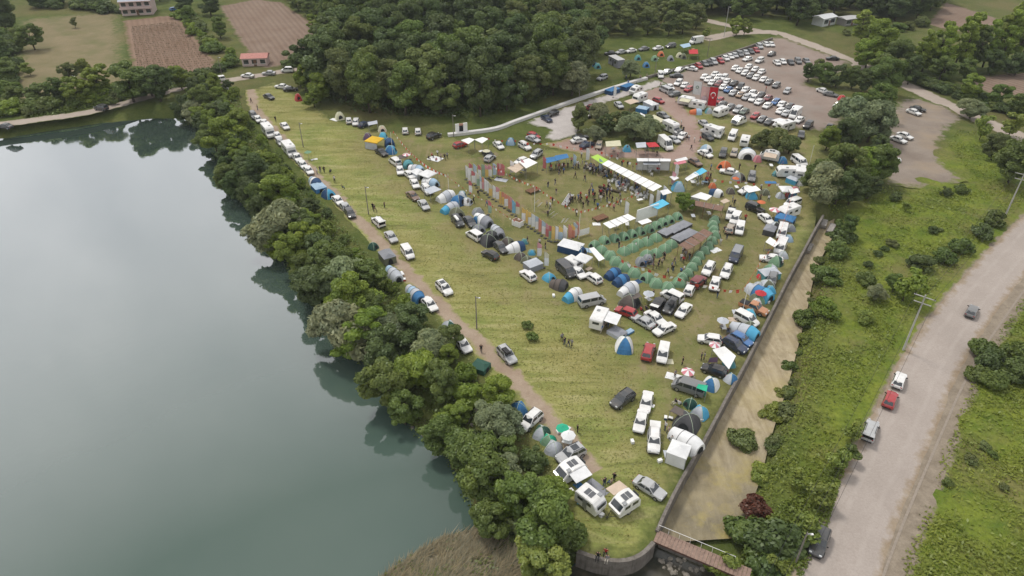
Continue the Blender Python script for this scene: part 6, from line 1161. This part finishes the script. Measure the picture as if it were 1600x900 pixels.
lerp2 = lambda a, b, t: (a[0] + (b[0] - a[0]) * t, a[1] + (b[1] - a[1]) * t)
def mar():
    t = rnd.random(); x, y = lerp2((925, 262), (1018, 306), t); d = abs(rnd.gauss(0, 1)); return x - 2 - d * 3.5 + rnd.uniform(-4, 4), y + d * 2.2 - 2 + rnd.uniform(-2, 3)
spread('in the audience under the long marquee', 48, mar); spread('in the audience under the long marquee', 14, mar, pose='sitting')
spread('at the upper end of the marquee', 18, lambda: (rnd.gauss(905, 18), rnd.gauss(266, 6)))
spread('gathered in the middle of the arena', 28, lambda: (rnd.gauss(936, 20), rnd.gauss(312, 9)))
spread('around the fallen dark log in the arena', 10, lambda: (rnd.gauss(962, 9), rnd.gauss(298, 4)))
spread('on the arena grass', 18, lambda: (rnd.uniform(850, 960), rnd.uniform(272, 345)))
spread('beside the shiny ramp', 8, lambda: (rnd.gauss(893, 7), rnd.gauss(318, 6)))
spread('by the blue canopies', 9, lambda: (rnd.gauss(872, 10), rnd.gauss(263, 4)))
spread('playing between the green tents', 15, lambda: (rnd.uniform(1020, 1075), rnd.uniform(402, 434)))
spread('under the brown shelter', 7, lambda: (rnd.gauss(1070, 4), rnd.gauss(398, 3)))
spread('among the green tents', 7, lambda: (rnd.uniform(955, 1030), rnd.uniform(380, 425)))
spread('walking on the reddish path', 16, lambda: (lambda t: (1050 + 45 * t + rnd.gauss(0, 6), 195 + 55 * t + rnd.gauss(0, 5)))(rnd.random()))
spread('by the small wall gate', 6, lambda: (rnd.uniform(965, 1040), rnd.uniform(122, 137) - 0))
spread('at the stalls along the walkway', 11, lambda: (rnd.uniform(945, 1045), rnd.uniform(233, 268)))
spread('around the blue and white stall', 12, lambda: (rnd.gauss(1095, 14), rnd.gauss(284, 5)))
spread('in the upper eastern pitches', 9, lambda: (rnd.uniform(1110, 1230), rnd.uniform(240, 330)))
spread('beside the grassy lane', 8, lambda: (rnd.gauss(1140, 12), rnd.gauss(365, 18)))
spread('along the camping row beside the bunting', 8, lambda: (lambda t: (650 + 230 * t + rnd.gauss(10, 6), 285 + 130 * t + rnd.gauss(-2, 5)))(rnd.random()))
crowd('on the mown field', [(583, 328, 'black'), (586, 331, 'dark'), (601, 325, 'black', 'arms'), (878, 533, 'grey'), (882, 539, 'dark'), (888, 542, 'black'), (893, 542, 'grey'), (523, 285, 'white'), (535, 295, 'dark', 'sitting')])
crowd('on the lakeside track', [(752, 550, 'black', 'walking'), (496, 272, 'white'), (501, 270, 'dark'), (507, 270, 'black'), (517, 271, 'dark', 'sitting'), (403, 172, 'black'), (393, 161, 'dark'), (431, 190, 'black')])
crowd('beside the white parasol', [(902, 676, 'black', 'standing')]); crowd('by the three caravans', [(959, 752, 'black'), (944, 760, 'dark'), (955, 758, 'beige', 'sitting')])
crowd('on the edge of the curved wall', [(946, 866, 'red', 'sitting', 250), (934, 872, 'black', 'sitting', 250), (948, 876, 'grey', 'sitting', 250)])
crowd('near the canal wall', [(1066, 570, 'black'), (1054, 590, 'grey'), (1095, 563, 'dark'), (1100, 562, 'grey'), (1039, 672, 'white'), (1044, 678, 'beige'), (1049, 690, 'white', 'sitting'), (1060, 635, 'white', 'sitting'), (1055, 632, 'dark', 'sitting'), (1080, 592, 'beige', 'sitting'), (1120, 465, 'black'), (1137, 520, 'dark', 'sitting'), (1126, 516, 'grey', 'sitting')])
crowd('by the white caravan in the field', [(946, 512, 'beige'), (950, 510, 'pink'), (955, 510, 'dark'), (939, 520, 'blue'), (940, 515, 'black')]); crowd('in the clear car park', [(1196, 143, 'red')]); crowd('by the red hatchback row', [(1009, 486, 'dark', 'sitting'), (1001, 488, 'red', 'sitting'), (1012, 462, 'grey', 'sitting'), (1020, 464, 'dark')])
crowd('at the picnic on the grass', [(684, 244, 'white'), (689, 250, 'beige'), (695, 250, 'dark'), (699, 248, 'grey'), (670, 250, 'dark', 'sitting'), (675, 246, 'red', 'sitting'), (682, 253, 'pink', 'sitting'), (747, 304, 'black', 'sitting'), (764, 283, 'dark', 'sitting'), (740, 318, 'black')])
# ------------------------------------------------------------------ furniture and clutter
def chair_me():
    m = MB(); m.box((0, 0, .43), (.46, .46, .05)); m.box((-.21, 0, .68), (.05, .44, .45))
    for x in (-.19, .19):
        for y in (-.19, .19): m.box((x, y, .21), (.05, .05, .42))
    for y in (-.23, .23): m.box((0, y, .62), (.42, .05, .05))
    return m.me('plastic_chair', [FABRIC])
CH = chair_me()
def chair(px, py, zone, col='white'): o = mobj('plastic_chair', CH, None, FC[col]); o.location = at(px, py, .025); o.rotation_euler = (0, 0, rnd.uniform(0, 6.28)); reg(o, f'{col} plastic chair', zone, 'chair')
def table(px, py, zone, col='white', L=1.3, Wd=.75, ang=0):
    e = place('folding_table', px, py, ang, zc=.7); m = MB(); m.box((0, 0, .72), (L, Wd, .05)); m.obj('table_top', [FABRIC], e, FC[col])
    for x in (-L * .43, L * .43):
        for y in (-Wd * .4, Wd * .4): m = MB(); m.tube((x, y, 0), (x, y, .7), .022, n=4); m.obj('leg', [GREYM], e)
    reg(e, f'{col} folding table', zone, 'table')
for i in range(46):
    t = rnd.random(); x, y = lerp2((955, 280), (1012, 307), t); chair(x + rnd.gauss(-4, 6), y + rnd.gauss(2, 3), 'in front of the long marquee')
for x, y in [(1012, 268), (1015, 270), (1020, 265), (1025, 268), (1001, 267), (1030, 266), (1018, 275), (1008, 263)]: chair(x, y, 'before the long white stall')
for x, y in [(1086, 287), (1090, 290), (1097, 289), (1102, 286), (1083, 285)]: chair(x, y, 'by the blue and white stall')
for x, y, zn, c in [(1102, 284, 'under the sky blue canopy', 'pale blue'), (1082, 284, 'under the white stall canopy', 'white'), (1016, 262, 'under the pale awning', 'white'), (1028, 263, 'at the right under the pale awning', 'red'), (1108, 333, 'under the long brown stall', 'white'), (1083, 337, 'left of the long brown stall', 'light grey'), (1120, 322, 'at the right end of the brown stall', 'white'), (860, 262, 'under the left blue canopy', 'brown'), (880, 258, 'under the right blue canopy', 'red'), (820, 266, 'under the bright white sail', 'dark grey'), (962, 353, 'under the white seamed marquee', 'white'), (980, 350, 'right under the white seamed marquee', 'white'), (1010, 231, 'under the grey canopy', 'black'), (1020, 232, 'under the red canopy', 'black'), (958, 232, 'under the cream canopy', 'grey'), (1131, 511, 'beneath the grey parasol', 'white'), (886, 690, 'beneath the white parasol', 'white'), (1076, 592, 'beneath the pink parasol', 'beige'), (1013, 467, 'beneath the pale parasol', 'white'), (885, 671, 'beside the green parasol', 'white'), (1201, 391, 'beside the white van', 'brown'), (1148, 488, 'by the white minivan', 'light grey'), (627, 427, 'beside the pale tunnel tent', 'white'), (1042, 710, 'left of the white gazebo', 'light grey'), (903, 745, 'between the caravans', 'grey'), (920, 420, 'behind the pickup camper', 'beige'), (1000, 312, 'by the marquee end', 'white'), (752, 236, 'beneath the cream parasol', 'white'), (1205, 258, 'beside the rounded caravan', 'white'), (1151, 292, 'by the brown dome', 'white'), (640, 250, 'beneath the pink parasol', 'brown')]: table(x, y, zn, c, ang=rnd.uniform(0, 180))
def blanket(px, py, L, Wd, ang, col, zone):
    e = mobj('picnic_blanket', None or mesh('picnic_blanket', [(-L / 2, -Wd / 2, 0), (0, -Wd / 2, .02), (L / 2, -Wd / 2, 0), (L / 2, Wd / 2, 0), (0, Wd / 2, .03), (-L / 2, Wd / 2, 0)], [(0, 1, 4, 5), (1, 2, 3, 4)], [FABRIC]), None, FC[col]); e.location = at(px, py, .05); e.rotation_euler = (0, 0, head(px, py, ang)); reg(e, f'{col} blanket spread', zone, 'blanket')
for a in [(1054, 589, 2.6, 1.5, -15, 'white', 'beside the grey van'), (1045, 565, 1.4, 1.2, 0, 'cream', 'beside the white minivan'), (1147, 499, 1.8, 1.2, 0, 'beige', 'by the white minivan at the wall'), (680, 248, 3.4, 2.6, -15, 'white', 'at the picnic on the grass'), (523, 187, 2.6, 1.4, -15, 'white', 'under the edge of the wood'), (783, 281, 3.0, 1.6, -10, 'light grey', 'behind the banner rows'), (896, 396, 2.4, 1.0, -10, 'blue', 'before the navy tent'), (997, 440, 2.2, 1.2, 25, 'navy', 'below the tent village'), (918, 391, 2.6, 1.4, -10, 'pale blue', 'right of the navy tent'), (1118, 391, 2.2, 1.4, 20, 'white', 'beside the grassy lane'), (491, 249, 1.6, .8, 10, 'white', 'by the lakeside track'), (906, 760, 1.6, 1.0, -40, 'blue', 'under the middle caravan'), (932, 350, 1.6, 1.2, 0, 'white', 'near the brown crate'), (1204, 285, 2.6, 1.2, 0, 'blue', 'in the eastern pitches'), (933, 762, 3.0, 1.4, -38, 'grey', 'between the caravans')]: blanket(*a)
def cooler(px, py, col, zone):
    e = place('cool_box', px, py, rnd.uniform(0, 180), zc=.2); m = MB(); m.box((0, 0, .18), (.6, .4, .36)); m.obj('box', [FABRIC], e, FC[col]); m = MB(); m.box((0, 0, .40), (.64, .44, .08), 0, 0, .9); m.obj('lid', [PVC], e); reg(e, f'{col} cool box', zone, 'cool box')
for x, y, c, zn in [(1031, 720, 'white', 'below the white gazebo'), (1040, 653, 'navy', 'beside the white sedan'), (1048, 654, 'dark grey', 'left of the charcoal tent'), (906, 785, 'sky', 'below the middle caravan'), (1150, 487, 'dark grey', 'by the white minivan'), (872, 675, 'white', 'by the green parasol'), (893, 767, 'dark grey', 'left of the middle caravan'), (622, 436, 'white', 'outside the pale tunnel tent'), (632, 437, 'red', 'by the lakeside track'), (865, 462, 'white', 'near the brown tunnel tent'), (940, 805, 'white', 'between lower caravans'), (984, 485, 'red', 'behind the red hatchback'), (1096, 655, 'white', 'near the canal wall'), (1200, 472, 'white', 'by the canal wall'), (1020, 636, 'lime', 'on the grass'), (988, 690, 'white', 'left of the open SUV')]: cooler(x, y, c, zn)
# arena props
e = place('metal_ramp', 887, 312, 50, zc=.4); m = MB(); m.add([(-2.2, -.6, .05), (2.2, -.6, .7), (2.2, .6, .7), (-2.2, .6, .05), (2.2, -.6, .0), (2.2, .6, 0)], [(0, 1, 2, 3), (0, 4, 1), (3, 2, 5), (1, 4, 5, 2)]); m.obj('deck', [GREYM], e)
for s_ in (-.6, .6): m = MB(); m.tube((-2.2, s_, .12), (2.2, s_, .78), .05, n=5); m.obj('side_rail', [PVC], e)
reg(e, 'shiny metal ramp lying', 'in the arena', 'ramp')
for x, y, zn in [(938, 341, 'beside the white seamed marquee'), (833, 298, 'at the pole in the western corner')]:
    e = place('low_stage', x, y, 20, zc=.3); m = MB(); m.box((0, 0, .5), (3.0, 1.8, .12)); m.obj('deck', [WOOD], e)
    for a in (-1.4, 1.4):
        for b in (-.8, .8): m = MB(); m.box((a, b, .22), (.14, .14, .44)); m.obj('leg', [WOOD], e)
    reg(e, 'brown wooden platform', zn, 'platform')
e = place('log_seat', 952, 296, -15, zc=.3); m = MB(); m.tube((-2.6, 0, .32), (2.6, 0, .32), .32, .26, 9); m.obj('trunk', [BARK], e); m = MB(); m.tube((-1, 0, .3), (-1.4, .8, .8), .1, .04, 5); m.obj('branch_stub', [BARK], e); reg(e, 'fallen dark log', 'in the arena', 'log')
e = place('ticket_kiosk', 809, 348, -20, zc=.6); m = MB(); m.box((0, 0, .6), (2.0, 1.4, 1.2)); m.obj('body', [PVC], e); m = MB(); m.box((0, 0, 1.22), (1.8, 1.2, .06)); m.obj('counter_top', [WOOD], e); m = MB(); m.box((.2, .1, 1.35), (.5, .3, .2)); m.obj('parcel', [flat('pale parcel', (.6, .5, .45))], e); reg(e, 'white counter kiosk with dark top', 'in the banner row', 'kiosk')
def trailer_toilet(): pass
# ------------------------------------------------------------------ buildings and walls
PINK = flat('pale pink render', (.56, .44, .42), .8, .2, .06); ROOFB = flat('blue grey roofing', (.30, .34, .40), .6, .3, .15); TILE = flat('red roof tiles', (.46, .22, .19), .8, .2, .2); SHEET = flat('corrugated white sheet', (.62, .64, .65), .4, .4, .08)
def house(px, py, ang, L, Wd, H, rise, wall, roof, name, desc, zone, nwin=4, floors=2, verand=True):
    e = place(name, px, py, ang, zc=0); m = MB(); m.box((0, 0, H / 2), (L, Wd, H)); m.obj('wall', [wall], e)
    r = MB(); a, b = L / 2 + .4, Wd / 2 + .4; r.add([(-a, -b, H), (a, -b, H), (a, b, H), (-a, b, H), (-a, 0, H + rise), (a, 0, H + rise)], [(0, 1, 5, 4), (2, 3, 4, 5), (1, 2, 5), (3, 0, 4), (3, 2, 1, 0)]); ro = r.obj('roof', [roof], e)
    if floors > 1: c = MB(); c.box((L * .3, .8, H + rise), (.6, .6, 1.2)); c.obj('chimney', [wall], ro)
    fh = H / floors
    for f in range(floors):
        for i in range(nwin):
            x = -L / 2 + (i + .5) * L / nwin; w = MB(); w.box((x, -Wd / 2 - .02, f * fh + fh * .55), (L / nwin * .6, .06, fh * .5)); wo_ = w.obj('window', [GLASS], e); s2 = MB(); s2.box((x, -Wd / 2 - .08, f * fh + fh * .28), (L / nwin * .68, .2, .08)); s2.obj('sill', [PVC], wo_)
        if verand: v_ = MB(); v_.box((0, -Wd / 2 - .7, f * fh + fh * .98), (L + .2, 1.5, .16)); bal = v_.obj('balcony', [wall], e); q = MB(); q.box((0, -Wd / 2 - 1.4, f * fh + fh * 1.14 if f < floors - 1 else f * fh + fh * 1.02), (L + .2, .1, .5 if f < floors - 1 else .2)); q.obj('parapet', [wall], bal)
    d = MB(); d.box((L * .02, -Wd / 2 - .03, 1.0), (.9, .08, 2.0)); do = d.obj('door', [WOOD], e); k = MB(); k.box((L * .02 + .3, -Wd / 2 - .09, 1.0), (.08, .05, .2)); k.obj('handle', [GREYM], do)
    reg(e, desc, zone, 'house' if floors > 1 else 'building')
house(219, 20, 3, 12, 9, 5.6, 1.6, PINK, ROOFB, 'farmhouse', 'pink two-storey farmhouse with balconies and blue-grey roof', 'above the ploughed plot')
house(401, 100, 2, 8, 5, 2.6, 1.0, PINK, TILE, 'roadside_hut', 'small hut with red and white roof', 'beside the harrowed plot', 3, 1, False)
house(1286, 38, 12, 8, 5, 3.0, .8, SHEET, SHEET, 'farm_shed', 'white sheeted farm shed', 'above the upper lane', 2, 1, False)
house(1323, 38, 8, 7, 4.5, 2.6, .5, flat('grey shed wall', (.22, .21, .20), .9), flat('pale shed roof', (.42, .42, .42), .8), 'open_shed', 'dark shed with pale flat roof', 'right of the white shed', 2, 1, False)
e = place('site_cabin', 963, 97, -28, zc=1.2); m = MB(); m.box((0, 0, 1.35), (6.0, 2.6, 2.5)); m.obj('body', [flat('grey cabin wall', (.26, .26, .30), .6)], e); m = MB(); m.box((0, 0, 2.65), (6.2, 2.8, .12)); m.obj('roof', [flat('pale cabin roof', (.46, .46, .46), .6)], e)
for x in (-1.6, 1.4): m = MB(); m.box((x, -1.31, 1.6), (1.0, .06, .8)); m.obj('window', [GLASS], e)
m = MB(); m.box((0, -1.31, 1.1), (.8, .05, 1.9)); m.obj('door', [TRIM], e); reg(e, 'grey portable cabin with pale roof', 'in the small campsite beyond the wall', 'cabin')
WCONC = flat('whitewashed concrete', (.58, .57, .56), .85, .2, .08)
o = wall_line('parapet_wall', PL([(700, 213), (735, 209), (775, 203), (805, 192), (850, 176), (895, 160), (940, 145), (985, 131), (1010, 124)]), 1.2, -.2, .75, WCONC); reg(o, 'low white concrete wall', 'along the edge of the wood', 'wall')
o = wall_line('parapet_wall', PL([(1010, 123), (1050, 112), (1090, 101), (1130, 88), (1170, 75), (1206, 62)]), .6, -.2, .8, M_CONC); reg(o, 'low grey concrete wall', 'above the top row of the car park', 'wall')
e = place('entrance_gate', 721, 209, 8, zc=0); 
for x, w_ in ((-1.1, 1.0), (1.1, 1.1)): m = MB(); m.box((x, 0, 1.4), (w_, .3, 2.8)); m.obj('panel', [PVC], e)
m = MB(); m.box((0, .02, 2.5), (1.2, .2, .5)); m.obj('lintel', [flat('faded red print', (.45, .25, .2))], e); m = MB(); m.box((0, .1, 1.1), (1.1, .08, 2.1)); m.obj('gateway_shade', [DOORWAY_SHADE], e); reg(e, 'white entrance gate panels', 'at the end of the white wall', 'gate')  # gateway is a solid dark panel, its shade painted in
# ------------------------------------------------------------------ footbridge and outlet
a, b = at(1024, 838), at(1172, 900); d = b - a; Lb = d.length; e = empty('footbridge', (a.x, a.y, .12), math.atan2(d.y, d.x)); n = int(Lb / .42); pm_ = MB(); pm_.box((0, 0, 0), (.40, 1.7, .08)); PLK = pm_.me('plank', [flat('red brown planks', (.25, .175, .140), .85, .2, .2)])
for i in range(n): o = mobj('plank', PLK, e); o.location = ((i + .5) * Lb / n, rnd.uniform(-.015, .015), rnd.uniform(-.008, .008))
for y in (-.7, .7): m = MB(); m.box((Lb / 2, y, -.2), (Lb, .16, .3)); m.obj('beam', [flat('rusty beam', (.12, .06, .045), .8)], e)
for z_ in (1.0,): m = MB(); m.tube((0, .82, z_), (Lb * .82, .82, z_), .03, n=5); m.obj('handrail', [PVC], e)
for i in range(8): m = MB(); m.tube((i * Lb * .82 / 7, .82, -.1), (i * Lb * .82 / 7, .82, 1.0), .022, n=4); m.obj('railing_post', [PVC], e)
reg(e, 'reddish plank footbridge with one white railing', 'across the canal mouth', 'bridge')
m = MB(); p, q = at(1030, 846, -1.9), at(1170, 905, -1.9); dd = (q - p).normalized(); nn = Vector((-dd.y, dd.x, 0)); m.add([p + nn * 1.4, q + nn * 1.4, q - nn * .3, p - nn * .3, p + nn * 1.4 - Vector((0, 0, 1.4)), q + nn * 1.4 - Vector((0, 0, 1.4)), q - nn * .6 - Vector((0, 0, 1.4)), p - nn * .6 - Vector((0, 0, 1.4))], [(0, 3, 2, 1), (3, 7, 6, 2), (0, 4, 7, 3), (1, 2, 6, 5)]); o = m.obj('weir', [M_CONC]); reg(o, 'concrete weir sill', 'under the footbridge', 'weir')
def rock_me(i):
    bm = bmesh.new(); bmesh.ops.create_icosphere(bm, subdivisions=2, radius=1)
    for v in bm.verts: v.co *= .75 + .5 * rnd.random() ** 1.5; v.co.z *= .6
    me = bpy.data.meshes.new('rock'); bm.to_mesh(me); bm.free(); me.materials.append(flat('grey rock', (.22, .20, .17), .95, .15, .35)); return me
RK = [rock_me(i) for i in range(5)]
def rock(px, py, s_, zone, z=None):
    p = onground(px, py) if z is None else at(px, py, z); o = mobj('rock', RK[rnd.randrange(5)]); o.location = p + Vector((0, 0, s_ * .1)); o.rotation_euler = (rnd.uniform(-.3, .3), rnd.uniform(-.3, .3), rnd.uniform(0, 6)); o.scale = (s_, s_ * rnd.uniform(.7, 1.2), s_); reg(o, 'grey rock', zone, 'rock')
for i in range(26): rock(rnd.uniform(1030, 1100), rnd.uniform(868, 900), rnd.uniform(.15, .4), 'in the stream below the footbridge', -2.45)
for i in range(30): rock(rnd.uniform(680, 800), rnd.uniform(600, 670), rnd.uniform(.2, .5), 'on the bare lake bank')
for i in range(10): rock(rnd.uniform(640, 700), rnd.uniform(660, 705), rnd.uniform(.25, .5), 'at the waterline')
e = place('concrete_block', 1144, 815, -20, -2.0, zc=-1.7); m = MB(); m.box((0, 0, .25), (1.3, .8, .5), 0, 0, .9); m.obj('block', [M_CONC], e); m = MB(); m.box((0, 0, .53), (1.0, .55, .06)); m.obj('lid', [CONC], e); reg(e, 'concrete block', 'lying on the canal bed', 'block')
for x, y, l_, an in [(1263, 388, 3.2, 60), (1287, 350, 3.0, 70), (1298, 358, 4.0, 60)]: e = place('concrete_slab', x, y, an, -1.9, zc=-1.6); m = MB(); m.box((0, 0, .35), (l_, 1.2, .7)); m.obj('slab', [CONC], e); m = MB(); m.box((0, .5, .72), (l_, .2, .05)); m.obj('lip', [M_CONC], e); reg(e, 'pale concrete slab', 'in the upper canal', 'slab')
# drain along the road
Lr = smooth_line(PL([(1352, 930), (1384, 845), (1418, 765), (1456, 680), (1488, 610), (1520, 552), (1556, 500), (1600, 440), (1650, 380)]), 1.5); rows = []
m = MB(); o = wall_line('road_drain', [p + Vector((1.2, 0)) for p in Lr[::4]], .30, -.3, .05, flat('dirty drain edge', (.27, .23, .19), .95)); reg(o, 'narrow pale concrete drain edge', 'along the right side of the road', 'kerb')
# ------------------------------------------------------------------ poles and wires
PCON = flat('pale concrete pole', (.44, .43, .41), .8, .2, .12); PWD = flat('weathered pole timber', (.22, .20, .18), .9, .1, .2)
def epole(px, py, h, zone, desc, r=.17, arm=True, mat=None, ang=0):
    p = at(px, py); e = empty('utility_pole', (p.x, p.y, gz(p.x, p.y)), R(ang)); m = MB(); m.tube((0, 0, -.3), (0, 0, h), r, r * .6, 9); m.obj('shaft', [mat or PCON], e)
    if arm:
        for z_, w in ((h - .4, 1.5), (h - 1.5, 1.2)): m = MB(); m.box((0, 0, z_), (w * 2, .12, .12)); ar = m.obj('crossarm', [PCON], e)
        for x in (-1.35, 0, 1.35): i_ = MB(); i_.tube((x, 0, h - .34), (x, 0, h - .1), .06, .04, 6); i_.obj('insulator', [TRIM], ar)
    else: m = MB(); m.box((.25, 0, h - .3), (.5, .1, .14)); m.obj('lamp_arm', [GREYM], e); m = MB(); m.box((.55, 0, h - .32), (.35, .2, .1)); m.obj('lamp_head', [PVC], e)
    reg(e, desc, zone, 'pole'); return p
pA = epole(1411, 547, 10.5, 'beside the road', 'tall concrete pole with crossarms', ang=-40); pB = epole(1568, 343, 10.5, 'beside the road at the far bend', 'concrete pole with crossarm', ang=-40)
for x, y, h, zn in [(745, 514, 6.5, 'in the mown field by the track'), (576, 335, 6.5, 'in the mown field'), (474, 230, 6.5, 'near the north of the track'), (709, 214, 6.0, 'beside the white entrance gate'), (905, 155, 6.0, 'by the white wall'), (1023, 119, 6.0, 'at the car park wall'), (1105, 89, 6.0, 'above the car park wall'), (1131, 58, 11, 'at the lane junction'), (347, 118, 6, 'by the ploughed plot'), (126, 155, 7, 'by the far lakeshore lane'), (1243, 880, 5.5, 'beside the saplings at the road')]: epole(x, y, h, zn, 'slim grey pole', .12, False, PWD if h < 7 else PCON)
pC = at(1180, 990, 10.3); pC.z = 0
for i, (k, zz) in enumerate([(-1.3, 10.3), (0, 10.4), (1.3, 10.3)]):
    m = MB(); off = Vector((k * .77, -k * .64, 0))
    for a, b in ((pB, pA), (pA, pC)):
        pr_ = None
        for j in range(15): t = j / 14; q = a.lerp(b, t) + off; q.z = zz - 1.2 * 4 * t * (1 - t); pr_ is not None and m.tube(pr_, q, .022, n=3, cap=False); pr_ = q
    o = m.obj('power_line', [TRIM]); o.data.transform(Matrix.Translation(-Vector((pA.x, pA.y, 0)))); o.location = (pA.x, pA.y, 0); reg(o, ['left', 'middle', 'right'][i] + ' overhead power line', 'between the roadside poles', 'wire')
# ------------------------------------------------------------------ haze
hz = NT('evening haze'); vp = hz.n('VolumePrincipled'); vp.inputs['Density'].default_value = 0.00014; vp.inputs['Color'].default_value = (.80, .86, .92, 1); hz.L(vp.outputs[0], hz.out.inputs['Volume'])
m = MB(); m.box((0, 600, 33), (9400, 9000, 82)); o = m.obj('haze', [hz.mat]); o['kind'] = 'stuff'; o['label'] = 'thin pale evening haze over the valley'; o['category'] = 'haze'
S.cycles.volume_bounces = 0; S.cycles.volume_step_rate = 10
finish_labels()
